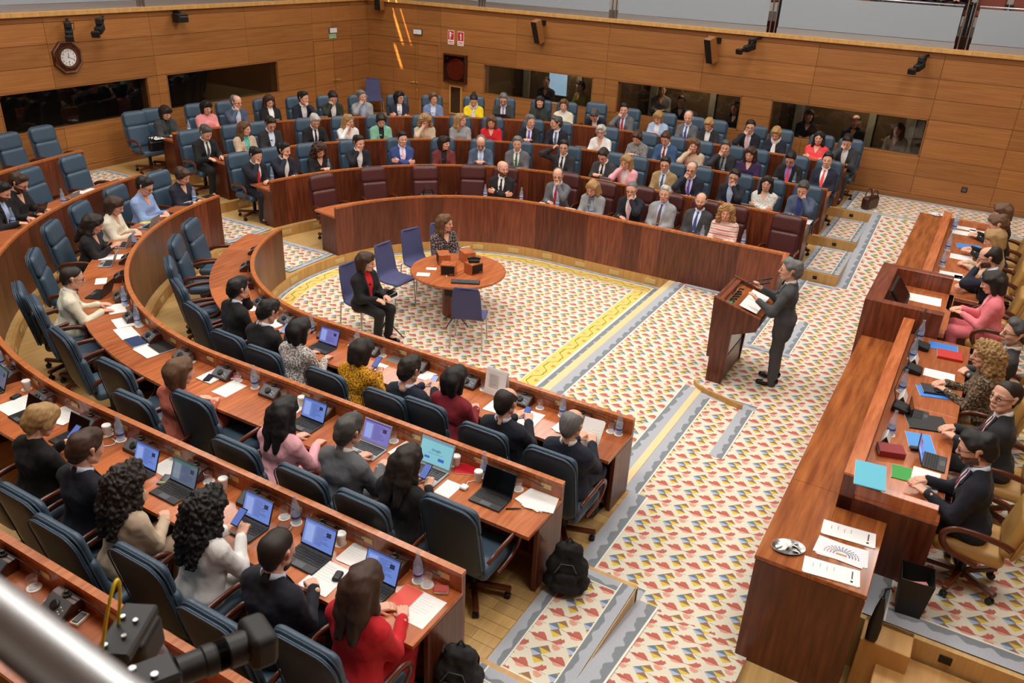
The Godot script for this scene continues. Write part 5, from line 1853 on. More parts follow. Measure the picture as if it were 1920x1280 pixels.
func lectern() -> void:
	var o := thing("lectern", "dark wooden speaker's lectern with sloping top and microphones", "lectern", Vector3(4.0, 0.006, -0.305))
	var poly := PackedVector2Array([Vector2(0.06, 0), Vector2(0.27, 0), Vector2(0.3, 0.74), Vector2(0.6, 0.86), Vector2(0.63, 1.03), Vector2(0.0, 1.2), Vector2(0.02, 0.36), Vector2(0.06, 0.36)])
	for s in [-1.0, 1.0]:
		var m := MB.new()
		m.prism(poly, -0.025, 0.025)
		m.move(Transform3D(Basis(Vector3.RIGHT, Vector3(0, 0, -1), Vector3.UP), Vector3(0, 0, s * 0.44)))
		part("side_panel", m.mesh(), mats.front0, o)
	var sl := Basis(Vector3(0, 0, 1), -atan2(0.17, 0.63))
	sub_box(o, "front_panel", Vector3(0.03, 0.76, 0), Vector3(0.04, 0.86, 0.84), mats.front0, 0.004)
	sub_box(o, "plinth", Vector3(0.16, 0.18, 0), Vector3(0.2, 0.36, 0.84), mats.front0, 0.004)
	sub_box(o, "back_panel", Vector3(0.24, 0.55, 0), Vector3(0.02, 0.4, 0.84), mats.satin_steel, 0.002)
	sub_box(o, "reading_desk", Vector3(0.33, 1.045, 0), Vector3(0.56, 0.03, 0.83), mats.shelf, 0.003, sl)
	sub_box(o, "front_edge", Vector3(0.05, 1.15, 0), Vector3(0.11, 0.06, 0.83), mats.front2, 0.004, sl)
	sub_box(o, "rear_edge", Vector3(0.61, 0.96, 0), Vector3(0.03, 0.16, 0.84), mats.black, 0.004, sl)
	for s in [-1.0, 1.0]:
		sub_box(o, "edge_cap", Vector3(0.31, 1.118, s * 0.44), Vector3(0.65, 0.02, 0.052), mats.front2, 0.004, sl)
	for i in 2:
		var m := MB.new()
		var z0 := -0.08 + i * 0.1
		m.tube([Vector3(0.12, 1.1, z0), Vector3(0.15, 1.22, z0), Vector3(0.3, 1.3, z0 - 0.02), Vector3(0.46, 1.36 - i * 0.03, z0 - 0.04)], 0.006, 0.005, 6)
		part("gooseneck", m.mesh(), mats.black, o)
		m = MB.new()
		m.tube([Vector3(0.44, 1.352 - i * 0.03, z0 - 0.038), Vector3(0.56, 1.4 - i * 0.03, z0 - 0.055)], 0.013, 0.012, 8)
		part("microphone_head", m.mesh(), mats.black, o)
	for i in 5:
		var m := MB.new()
		var z1 := 0.3 - i * 0.1
		m.tube([Vector3(0.16, 1.1, z1), Vector3(0.17, 1.16, z1 - 0.02), Vector3(0.22, 1.15, z1 - 0.05)], 0.01, 0.012, 6)
		m.box(Vector3(0.19, 1.1, z1 + 0.02), Vector3(0.05, 0.03, 0.03), 0.004)
		part("clip_microphone", m.mesh(), mats.black, o)
	sub_box(o, "green_box", Vector3(0.17, 1.105, 0.33), Vector3(0.09, 0.04, 0.1), colour(Color(0.15, 0.5, 0.35)), 0.004)
	var p := thing("open_folder", "open white speech papers on the lectern before standing speaker", "papers", Vector3(4.42, 1.084, -0.3), 0.0)
	for s in [-1.0, 1.0]:
		sub_box(p, "sheet", Vector3(0, 0.004, s * 0.165), Vector3(0.24, 0.006, 0.32), mats.paper, 0.001, sl)

func round_table() -> void:
	var o := thing("round_table", "round wooden pedestal table in the middle of the carpeted pit", "table", Vector3(-0.09, -0.172, -0.06))
	var m := MB.new()
	m.lathe([Vector2(0, 0.69), Vector2(0.72, 0.69), Vector2(0.745, 0.7), Vector2(0.745, 0.73), Vector2(0.735, 0.74), Vector2(0, 0.74)], 56)
	part("table_top", m.mesh(), mats.top2, o)
	m = MB.new()
	m.lathe([Vector2(0, 0.0), Vector2(0.25, 0.0), Vector2(0.25, 0.69), Vector2(0, 0.69)], 40)
	part("pedestal", m.mesh(), mats.front2, o)
	var y := 0.57
	var bx := [[-0.35, -0.1, -0.8, ""], [-0.02, 0.24, 0.45, ""], [-0.1, -0.4, 2.6, ""], [0.26, -0.03, 1.25, ""]]
	for i in 4:
		var b: Array = bx[i]
		var s := thing("speaker_box", ["wooden loudspeaker cube at the left rear of the round table", "wooden loudspeaker cube nearest the camera on the round table", "wooden loudspeaker cube at the right rear of the round table", "wooden loudspeaker cube with phone on top, right on round table"][i], "loudspeaker", Vector3(b[0] - 0.09, y, b[1] - 0.06), b[2], "four loudspeaker cubes on the round table")
		sub_box(s, "cabinet", Vector3(0, 0.085, 0), Vector3(0.23, 0.17, 0.19), mats.top2, 0.004)
		sub_box(s, "grille", Vector3(0, 0.085, 0.096), Vector3(0.2, 0.14, 0.008), mats.black, 0.003)
		sub_box(s, "badge", Vector3(0.06, 0.03, 0.101), Vector3(0.05, 0.008, 0.002), mats.satin_steel, 0.0)
	var kb := thing("computer_keyboard", "black computer keyboard lying on the round table", "keyboard", Vector3(0.3, y, 0.33), 0.5)
	sub_box(kb, "case", Vector3(0, 0.01, 0), Vector3(0.43, 0.018, 0.14), mats.black, 0.004)
	var k := MB.new()
	for r in 5:
		for c in 18:
			k.box(Vector3(-0.2 + c * 0.0235, 0.021, -0.052 + r * 0.026), Vector3(0.019, 0.006, 0.02), 0.002)
	part("keys", k.mesh(), mats.grey_plastic, kb)
	var ph := thing("desk_phone", "black desk telephone lying on the right loudspeaker cube", "telephone", Vector3(0.17, 0.74, -0.1), 0.6)
	sub_box(ph, "base", Vector3(0, 0.025, 0), Vector3(0.17, 0.05, 0.12), mats.black, 0.012)
	var hs := MB.new()
	hs.tube([Vector3(-0.1, 0.06, 0.02), Vector3(-0.06, 0.075, 0.02), Vector3(0.06, 0.075, 0.02), Vector3(0.1, 0.06, 0.02)], 0.018, 0.018, 8)
	part("handset", hs.mesh(), mats.black_gloss, ph)
	sheets("paper_sheet", Vector3(-0.4, y, 0.44), 0.5, "white note sheet at the left edge of the round table", "paper", 0.2, 0.14, Color(0.93, 0.93, 0.92))
	sheets("paper_sheet", Vector3(-0.44, y, 0.17), 0.5, "white card beside the loudspeaker cubes on round table", "paper", 0.16, 0.1, Color(0.93, 0.93, 0.92))
	var cb := thing("white_cable", "white cable trailing from loudspeakers across the round table", "cable", Vector3(-0.09, y, -0.06))
	k = MB.new()
	k.tube([Vector3(0.0, 0.008, 0.22), Vector3(-0.16, 0.008, 0.22), Vector3(-0.14, 0.008, 0.3), Vector3(0.0, 0.008, 0.33), Vector3(0.06, 0.008, 0.4)], 0.006, 0.006, 6)
	part("cord", k.mesh(), mats.white, cb)
	var bs := thing("black_case", "black box hanging under the round table beside its pedestal", "case", Vector3(0.12, -0.172, 0.3), 0.3)
	sub_box(bs, "box", Vector3(0, 0.58, 0), Vector3(0.34, 0.2, 0.22), mats.black, 0.02)
	sub_box(bs, "bracket", Vector3(0, 0.685, 0), Vector3(0.2, 0.03, 0.16), mats.black, 0.002)
	sub_box(bs, "stem", Vector3(0, 0.24, 0), Vector3(0.03, 0.48, 0.03), mats.black, 0.003)
	for i in 4:
		var w := TAU * i / 4.0 + 0.4
		k = MB.new()
		k.tube([Vector3(0, 0.2, 0), Vector3(cos(w) * 0.24, 0.01, sin(w) * 0.24)], 0.009, 0.009, 6)
		part("stand_leg", k.mesh(), mats.black, bs)

func steno_machine(at: Vector3, yaw: float, label: String, dark: bool) -> void:
	var o := thing("stenotype_machine", label, "stenotype", at, yaw, "stenotype machines")
	var c: Material = mats.black_gloss if dark else mats.white
	var m := MB.new()
	m.rbox(Vector3(0, 0.04, 0), Vector3(0.26, 0.08, 0.26), 0.035, 4)
	part("body", m.mesh(), c, o)
	m = MB.new()
	m.rbox(Vector3(0, 0.005, 0), Vector3(0.27, 0.03, 0.28), 0.014, 3)
	part("base", m.mesh(), mats.white, o)
	m = MB.new()
	for i in 10:
		m.box(Vector3(-0.09 + i * 0.02, 0.083, 0.05 + 0.03 * (i % 2)), Vector3(0.016, 0.008, 0.03), 0.003)
	part("keys", m.mesh(), mats.black if not dark else mats.grey_plastic, o)
	m = MB.new()
	m.box(Vector3(0, 0.13, -0.1), Vector3(0.16, 0.1, 0.012), 0.004, Basis(Vector3.RIGHT, -0.7))
	part("display", m.mesh(), c, o)
	m = MB.new()
	m.tube([Vector3(0, 0.0, 0), Vector3(0, -0.48, 0)], 0.012, 0.012, 8)
	for i in 3:
		var w := TAU * i / 3.0
		m.tube([Vector3(0, -0.36, 0), Vector3(cos(w) * 0.26, -0.655, sin(w) * 0.26)], 0.009, 0.009, 6)
	part("tripod", m.mesh(), mats.black, o)

# ---------------------------------------------------------------- things on the walls
func wall_things() -> void:
	var o := thing("wall_clock", "octagonal wooden clock with white dial on left wall", "clock", Vector3(WX + 0.02, 2.79, -0.24), PI / 2)
	var m := MB.new()
	var oc := PackedVector2Array()
	for i in 8:
		oc.append(Vector2.from_angle(TAU * (i + 0.5) / 8.0) * 0.32)
	m.prism(oc, 0.0, 0.05)
	m.move(Transform3D(Basis(Vector3.RIGHT, PI / 2), Vector3.ZERO))
	part("frame", m.mesh(), mats.dark_wood, o)
	m = MB.new()
	var rim := []
	for i in 9:
		var p := Vector2.from_angle(TAU * (i + 0.5) / 8.0) * 0.3
		rim.append(Vector3(p.x, p.y, 0.05))
	m.tube(rim, 0.02, 0.02, 6)
	part("rim", m.mesh(), colour(Color(0.42, 0.28, 0.18), 0.4), o)
	m = MB.new()
	m.lathe([Vector2(0.21, 0.045), Vector2(0.2, 0.075), Vector2(0.165, 0.07), Vector2(0.16, 0.055)], 32, Vector3.ZERO, Basis(Vector3.RIGHT, PI / 2))
	part("bezel", m.mesh(), colour(Color(0.34, 0.2, 0.12), 0.35), o)
	m = MB.new()
	m.lathe([Vector2(0.165, 0.05), Vector2(0.165, 0.057), Vector2(0.0, 0.057)], 32, Vector3.ZERO, Basis(Vector3.RIGHT, PI / 2))
	var dial := part("dial", m.mesh(), mats.white, o)
	for i in 12:
		var a := TAU * i / 12.0
		text(dial, "numeral", str(12 if i == 0 else i), Vector3(sin(a) * 0.128, cos(a) * 0.128, 0.058), 0.04, mats.black)
	for h in [[0.085, 12.0 / 12.0 + 18.0 / 720.0, 0.009], [0.13, 18.5 / 60.0, 0.006]]:
		m = MB.new()
		m.box(Vector3(0, h[0] * 0.42, 0.062), Vector3(h[2], h[0] * 1.1, 0.003))
		m.move(Transform3D(Basis(Vector3.BACK, -TAU * fmod(h[1], 1.0)), Vector3.ZERO))
		part("hand", m.mesh(), mats.black, o)
	m = MB.new()
	m.lathe([Vector2(0.011, 0.058), Vector2(0.011, 0.066), Vector2(0, 0.067)], 10, Vector3(0, -0.085, 0), Basis(Vector3.RIGHT, PI / 2))
	part("winding_hole", m.mesh(), mats.black, dial)
	# exit sign and lamps
	sign_plate("exit_sign", "green SALIDA exit sign below emergency lamp on left wall", Vector3(WX + 0.02, 2.7, -7.94), PI / 2, 0.3, 0.14, Color(0.75, 0.85, 0.72), "SALIDA", Color(0.15, 0.5, 0.25), 0)
	for e in [[Vector3(WX + 0.02, 2.84, -7.93), PI / 2, "white emergency lamp above the green exit sign"], [Vector3(-7.72, 2.86, -WZ + 0.02), 0.0, "white emergency lamp on far wall above the flush door"]]:
		var l := thing("emergency_lamp", e[2], "lamp", e[0], e[1], "emergency lamps")
		sub_box(l, "housing", Vector3(0, 0, 0.02), Vector3(0.3, 0.15, 0.04), mats.grey_plastic, 0.008)
		sub_box(l, "diffuser", Vector3(0, 0, 0.045), Vector3(0.26, 0.12, 0.02), mats.white, 0.006)
	sign_plate("fire_alarm_sign", "red and white fire hose sign, left of two signs", Vector3(-6.63, 2.81, -WZ + 0.02), 0.0, 0.2, 0.36, Color(0.93, 0.93, 0.92), "", Color(0.8, 0.12, 0.13), 1)
	sign_plate("fire_extinguisher_sign", "red and white extinguisher sign, right of two signs", Vector3(-6.32, 2.8, -WZ + 0.02), 0.0, 0.2, 0.36, Color(0.93, 0.93, 0.92), "", Color(0.8, 0.12, 0.13), 2)
	# fire hose cabinet and extinguisher niche
	o = thing("hose_cabinet", "glass fronted fire hose cabinet with red reel on far wall", "cabinet", Vector3(-6.45, 2.03, -WZ + 0.016))
	sub_box(o, "back", Vector3(0, 0, 0.005), Vector3(0.7, 0.7, 0.01), mats.dark_wood)
	for s in [-1.0, 1.0]:
		sub_box(o, "frame_side", Vector3(s * 0.345, 0, 0.06), Vector3(0.04, 0.74, 0.12), mats.dark_wood, 0.006)
		sub_box(o, "frame_rail", Vector3(0, s * 0.345, 0.06), Vector3(0.65, 0.04, 0.118), mats.dark_wood, 0.006)
	m = MB.new()
	m.lathe([Vector2(0.0, 0.02), Vector2(0.27, 0.02), Vector2(0.28, 0.03), Vector2(0.28, 0.085), Vector2(0.27, 0.095), Vector2(0.08, 0.09), Vector2(0.06, 0.1), Vector2(0, 0.1)], 32, Vector3(0.03, -0.02, 0), Basis(Vector3.RIGHT, PI / 2))
	part("hose_reel", m.mesh(), colour(Color(0.62, 0.08, 0.09), 0.35), o)
	m = MB.new()
	m.lathe([Vector2(0, 0.03), Vector2(0.028, 0.03), Vector2(0.028, 0.06), Vector2(0, 0.06)], 12, Vector3(-0.27, 0.25, 0), Basis(Vector3.RIGHT, PI / 2))
	part("valve", m.mesh(), mats.satin_steel, o)
	sub_box(o, "pane", Vector3(0, 0, 0.112), Vector3(0.65, 0.65, 0.004), mats.pane, 0.0)
	o = thing("extinguisher_niche", "tall narrow extinguisher niche with pale frame on far wall", "niche", Vector3(-6.45, 1.19, -WZ + 0.016))
	sub_box(o, "back", Vector3(0, 0, 0.004), Vector3(0.32, 0.7, 0.008), colour(Color(0.3, 0.12, 0.09), 0.5))
	for s in [-1.0, 1.0]:
		sub_box(o, "frame_side", Vector3(s * 0.18, 0, 0.02), Vector3(0.035, 0.76, 0.05), mats.plinth, 0.005)
		sub_box(o, "frame_rail", Vector3(0, s * 0.365, 0.02), Vector3(0.325, 0.035, 0.049), mats.plinth, 0.005)
	sub_box(o, "pane", Vector3(0, 0, 0.03), Vector3(0.32, 0.69, 0.004), mats.pane, 0.0)
	# wall sockets
	o = thing("wall_socket", "small black wall socket low on the far right wall", "socket", Vector3(6.36, 0.93, -WZ + 0.016))
	sub_box(o, "plate", Vector3(0, 0, 0.006), Vector3(0.11, 0.11, 0.012), mats.black, 0.003)
	sub_box(o, "insert", Vector3(0, 0, 0.013), Vector3(0.07, 0.07, 0.004), mats.grey_plastic, 0.002)
	# loudspeakers
	for s in [[Vector3(-3.88, 3.2, -WZ + 0.22), 0.25, "slim loudspeaker on far wall left of the other one", 0.34], [Vector3(0.6, 3.18, -WZ + 0.22), 0.1, "slim loudspeaker on far wall right of the other one", 0.34], [Vector3(-8.9, 3.62, -WZ + 0.22), 0.6, "dark loudspeaker high in the room corner", 0.1]]:
		o = thing("wall_loudspeaker", s[2], "loudspeaker", s[0], s[1] - 0.5, "slim wall loudspeakers")
		var tl := Basis(Vector3.RIGHT, s[3])
		sub_box(o, "cabinet", Vector3.ZERO, Vector3(0.2, 0.56, 0.2), mats.wall0, 0.006, tl)
		sub_box(o, "grille", tl * Vector3(0, 0, 0.101), Vector3(0.18, 0.54, 0.01), mats.black, 0.003, tl)
		sub_box(o, "bracket", Vector3(0.03, 0.2, -0.16), Vector3(0.05, 0.12, 0.22), mats.black, 0.005)
	o = thing("wall_projector", "small dark box mounted high on the left wall", "loudspeaker", Vector3(WX + 0.2, 3.4, -2.9), PI / 2)
	sub_box(o, "case", Vector3.ZERO, Vector3(0.26, 0.18, 0.24), mats.black, 0.02)
	sub_box(o, "arm", Vector3(0, 0.1, -0.1), Vector3(0.05, 0.12, 0.2), mats.black, 0.004)
	sub_box(o, "stripe", Vector3(0.0, 0.03, 0.122), Vector3(0.2, 0.01, 0.004), mats.satin_steel, 0.0)
	for c in [[Vector3(WX + 0.3, 3.27, -0.2), PI / 2 - 0.6, "left of two television cameras above the clock wall"], [Vector3(WX + 0.3, 3.3, -0.86), PI / 2 - 0.9, "right of two television cameras above the clock wall"], [Vector3(1.48, 3.32, -WZ + 0.3), -0.5, "television camera on far wall beside the slim loudspeaker"], [Vector3(4.95, 3.28, -WZ + 0.3), -0.3, "television camera on far wall nearest the right edge"]]:
		tv_camera(c[0], c[1], c[2], 1.0)

func text(parent: Node3D, called: String, s: String, at: Vector3, h: float, mat: Material) -> void:
	var t := TextMesh.new()
	t.text = s
	t.font_size = 32
	t.pixel_size = h / 24.0
	t.depth = 0.001
	part(called, t, mat, parent).position = at

func sign_plate(called: String, label: String, at: Vector3, yaw: float, w: float, h: float, back: Color, words: String, ink: Color, kind: int) -> void:
	var o := thing(called, label, "sign", at, yaw)
	sub_box(o, "plate", Vector3(0, 0, 0.004), Vector3(w, h, 0.008), colour(back), 0.001)
	var m := colour(ink)
	if words != "":
		for e in [[Vector3(0, h / 2 - 0.012, 0.009), Vector3(w - 0.01, 0.012, 0.002)], [Vector3(0, -h / 2 + 0.012, 0.009), Vector3(w - 0.01, 0.012, 0.002)], [Vector3(w / 2 - 0.01, 0, 0.009), Vector3(0.012, h - 0.03, 0.002)], [Vector3(-w / 2 + 0.01, 0, 0.009), Vector3(0.012, h - 0.03, 0.002)]]:
			sub_box(o, "frame_line", e[0], e[1], m, 0.0)
		text(o, "lettering", words, Vector3(0, 0, 0.009), 0.06, m)
	else:
		sub_box(o, "red_field", Vector3(0, 0.055, 0.009), Vector3(w - 0.02, h * 0.62, 0.002), m, 0.0)
		var wh: Material = mats.white
		if kind == 1:
			sub_box(o, "pictogram", Vector3(-0.02, 0.08, 0.011), Vector3(0.06, 0.12, 0.002), wh, 0.0)
			sub_box(o, "pictogram", Vector3(0.045, 0.1, 0.011), Vector3(0.04, 0.02, 0.002), wh, 0.0)
			sub_box(o, "pictogram", Vector3(-0.03, -0.01, 0.011), Vector3(0.03, 0.07, 0.002), wh, 0.0)
		else:
			var b := MB.new()
			b.lathe([Vector2(0, -0.085), Vector2(0.032, -0.085), Vector2(0.034, 0.03), Vector2(0.016, 0.065), Vector2(0.012, 0.085), Vector2(0, 0.085)], 12, Vector3(0, 0.05, 0.01), Basis.from_scale(Vector3(1, 1, 0.1)))
			part("pictogram", b.mesh(), wh, o)
		sub_box(o, "caption_bar", Vector3(0, -0.105, 0.009), Vector3(w - 0.05, 0.02, 0.002), m, 0.0)
		sub_box(o, "caption_bar", Vector3(0, -0.145, 0.009), Vector3(w - 0.03, 0.012, 0.002), m, 0.0)

# +z is where it looks
func tv_camera(at: Vector3, yaw: float, label: String, s: float) -> void:
	var o := thing("television_camera", label, "camera", at, yaw, "remote television cameras")
	var bs := Basis(Vector3.RIGHT, 0.25)
	var m := MB.new()
	m.rbox(Vector3(0, 0, 0), Vector3(0.14, 0.14, 0.28) * s, 0.03 * s, 3, bs)
	part("camera_body", m.mesh(), mats.black, o)
	m = MB.new()
	m.lathe([Vector2(0, 0), Vector2(0.045, 0), Vector2(0.045, 0.1), Vector2(0.055, 0.12), Vector2(0.055, 0.16), Vector2(0.04, 0.15), Vector2(0, 0.15)], 14, bs * Vector3(0, 0, 0.13 * s), bs * Basis(Vector3.RIGHT, PI / 2))
	part("lens", m.mesh(), mats.black_gloss, o)
	m = MB.new()
	m.box(bs * Vector3(0, 0, 0.31 * s), Vector3(0.15, 0.11, 0.07), 0.006, bs)
	part("lens_hood", m.mesh(), mats.black, o)
	m = MB.new()
	m.rbox(Vector3(0, 0.13, -0.06), Vector3(0.13, 0.13, 0.16), 0.03, 3)
	m.tube([Vector3(0, 0.17, -0.06), Vector3(0, 0.2, -0.3)], 0.025, 0.03, 8)
	part("pan_head", m.mesh(), mats.black, o)
	m = MB.new()
	m.tube([Vector3(0.06, 0.15, -0.1), Vector3(0.11, 0.18, 0.0), Vector3(0.1, 0.06, 0.1), Vector3(0.05, 0.02, 0.12)], 0.007, 0.007, 6)
	part("cable", m.mesh(), mats.black, o)

# the camera on its pan head close to the photographer, and the gallery's handrail
func foreground() -> void:
	var d := fore
	var o := thing("studio_camera", "large black studio camera with lens in the lower left foreground", "camera", d.lens, d.lens_yaw)
	var bs := Basis(Vector3.RIGHT, d.lens_pitch)
	var m := MB.new()
	m.lathe([Vector2(0.0, -0.12), Vector2(0.05, -0.12), Vector2(0.05, -0.04), Vector2(0.055, -0.035), Vector2(0.055, 0.0), Vector2(0.05, 0.005), Vector2(0.05, 0.04), Vector2(0.058, 0.045), Vector2(0.058, 0.11), Vector2(0.062, 0.12), Vector2(0.0, 0.12)], 24, Vector3.ZERO, bs * Basis(Vector3.RIGHT, PI / 2))
	part("lens", m.mesh(), mats.black, o)
	m = MB.new()
	for i in 10:
		m.lathe([Vector2(0.0505, 0.008 + i * 0.0032), Vector2(0.053, 0.0095 + i * 0.0032), Vector2(0.0505, 0.011 + i * 0.0032)], 20, Vector3.ZERO, bs * Basis(Vector3.RIGHT, PI / 2))
	part("grip_ring", m.mesh(), mats.black_gloss, o)
	m = MB.new()
	m.rbox(bs * Vector3(0, 0, 0.155), Vector3(0.165, 0.135, 0.1), 0.03, 4, bs)
	part("lens_hood", m.mesh(), colour(Color(0.08, 0.08, 0.085), 0.6), o)
	m = MB.new()
	m.box(bs * Vector3(0.0, -0.02, -0.27), Vector3(0.13, 0.14, 0.3), 0.012, bs)
	part("camera_body", m.mesh(), mats.black, o)
	m = MB.new()
	m.lathe([Vector2(0.0, 0.0), Vector2(0.012, 0.0), Vector2(0.012, 0.012), Vector2(0.0, 0.012)], 12, bs * Vector3(-0.03, 0.05, -0.2), bs)
	m.lathe([Vector2(0.0, 0.0), Vector2(0.012, 0.0), Vector2(0.012, 0.012), Vector2(0.0, 0.012)], 12, bs * Vector3(0.03, 0.05, -0.25), bs)
	part("knob", m.mesh(), mats.satin_steel, o)
	o.scale = Vector3.ONE * 0.85
	o = thing("pan_tilt_head", "black motorised pan head with bolts and yellow cable, lower left", "camera mount", d.head, d.head_yaw)
	m = MB.new()
	m.box(Vector3(0, 0, 0), Vector3(0.17, 0.06, 0.34), 0.012)
	part("plate", m.mesh(), mats.black, o)
	m = MB.new()
	m.rbox(Vector3(0.0, -0.12, -0.05), Vector3(0.2, 0.2, 0.24), 0.04, 4)
	part("motor_housing", m.mesh(), mats.black, o)
	for q in [[-0.04, 0.12], [0.02, 0.06], [0.03, -0.04], [-0.04, -0.06]]:
		m = MB.new()
		m.lathe([Vector2(0.0, 0.046), Vector2(0.012, 0.046), Vector2(0.014, 0.04), Vector2(0.014, 0.03)], 10, Vector3(q[0], 0, q[1]))
		part("bolt", m.mesh(), mats.steel, o)
	m = MB.new()
	m.tube([Vector3(0.0, -0.3, -0.05), Vector3(0.0, -0.2, -0.05)], 0.06, 0.05, 12)
	part("column", m.mesh(), mats.black, o)
	m = MB.new()
	var path := []
	for i in 15:
		var w := PI * i / 14.0
		path.append(Vector3(-0.05 + 0.09 * sin(w), 0.02 + 0.36 * sin(w), 0.14 - 0.16 * (1.0 - cos(w)) * 0.5))
	m.tube(path, 0.008, 0.008, 8)
	part("yellow_cable", m.mesh(), colour(Color(0.9, 0.78, 0.08), 0.4), o)
	m = MB.new()
	m.tube([Vector3(-0.05, 0.03, 0.14), Vector3(-0.05, -0.04, 0.2), Vector3(-0.06, -0.12, 0.26)], 0.011, 0.011, 8)
	part("connector", m.mesh(), mats.black, o)
	o.scale = Vector3.ONE * 0.62
	var r := thing("gallery_handrail", "blurred polished steel handrail crossing the lower left corner", "handrail", Vector3.ZERO)
	m = MB.new()
	m.tube([d.rail0, d.rail1], 0.03, 0.03, 20)
	part("tube", m.mesh(), mats.satin_steel, r)
	for p in [0.02, 0.98]:
		var q: Vector3 = d.rail0.lerp(d.rail1, p)
		m = MB.new()
		m.tube([q, Vector3(q.x, 3.55, q.z + 0.02)], 0.018, 0.018, 10)
		part("post", m.mesh(), mats.satin_steel, r)

# ---------------------------------------------------------------- bags and odds and ends
func handbag(at: Vector3, yaw: float, label: String, c: Color, s := 1.0) -> void:
	var o := thing("handbag", label, "handbag", at, yaw)
	var m := MB.new()
	m.rbox(Vector3(0, 0.1, 0) * s, Vector3(0.34, 0.2, 0.13) * s, 0.05 * s, 4)
	part("bag_body", m.mesh(), colour(c, 0.35), o)
	for z in [-0.05, 0.05]:
		m = MB.new()
		var p := []
		for i in 9:
			var w := PI * i / 8.0
			p.append(Vector3(cos(w) * 0.09, 0.19 + sin(w) * 0.11, z) * s)
		m.tube(p, 0.009 * s, 0.009 * s, 6)
		part("handle", m.mesh(), colour(c, 0.35), o)

func backpack(at: Vector3, yaw: float, label: String, c: Color, c2: Color, s := 1.0) -> void:
	var o := thing("backpack", label, "backpack", at, yaw)
	var m := MB.new()
	var f := Field.new()
	f.k = 0.06
	f.cap(Vector3(-0.1, 0.1, 0), Vector3(0.1, 0.1, 0), 0.1 * s)
	f.cap(Vector3(-0.09, 0.26, -0.01), Vector3(0.09, 0.26, -0.01), 0.095 * s)
	f.cap(Vector3(-0.05, 0.4, -0.03), Vector3(0.05, 0.4, -0.03), 0.075 * s)
	part("main_pack", f.build(0.016, cloth_noise, 0.02), colour(c, 0.8), o)
	f = Field.new()
	f.k = 0.04
	f.cap(Vector3(-0.07, 0.1, 0.09), Vector3(0.07, 0.1, 0.09), 0.055)
	f.cap(Vector3(-0.06, 0.2, 0.08), Vector3(0.06, 0.2, 0.08), 0.045)
	part("front_pocket", f.build(0.014, cloth_noise, 0.012), colour(c2, 0.8), o)
	for x in [-0.08, 0.08]:
		m = MB.new()
		m.tube([Vector3(x, 0.42, -0.09), Vector3(x * 1.2, 0.3, -0.15), Vector3(x * 1.3, 0.12, -0.12)], 0.02, 0.014, 6, 0.4)
		part("strap", m.mesh(), colour(c, 0.8), o)
	m = MB.new()
	m.tube([Vector3(-0.04, 0.46, -0.05), Vector3(0, 0.52, -0.05), Vector3(0.04, 0.46, -0.05)], 0.01, 0.01, 6)
	part("grab_loop", m.mesh(), colour(c, 0.8), o)
	m = MB.new()
	m.tube([Vector3(-0.1, 0.24, 0.088), Vector3(-0.05, 0.33, 0.07), Vector3(0.05, 0.33, 0.07), Vector3(0.1, 0.24, 0.088)], 0.005, 0.005, 5)
	part("zip", m.mesh(), mats.grey_plastic, o)

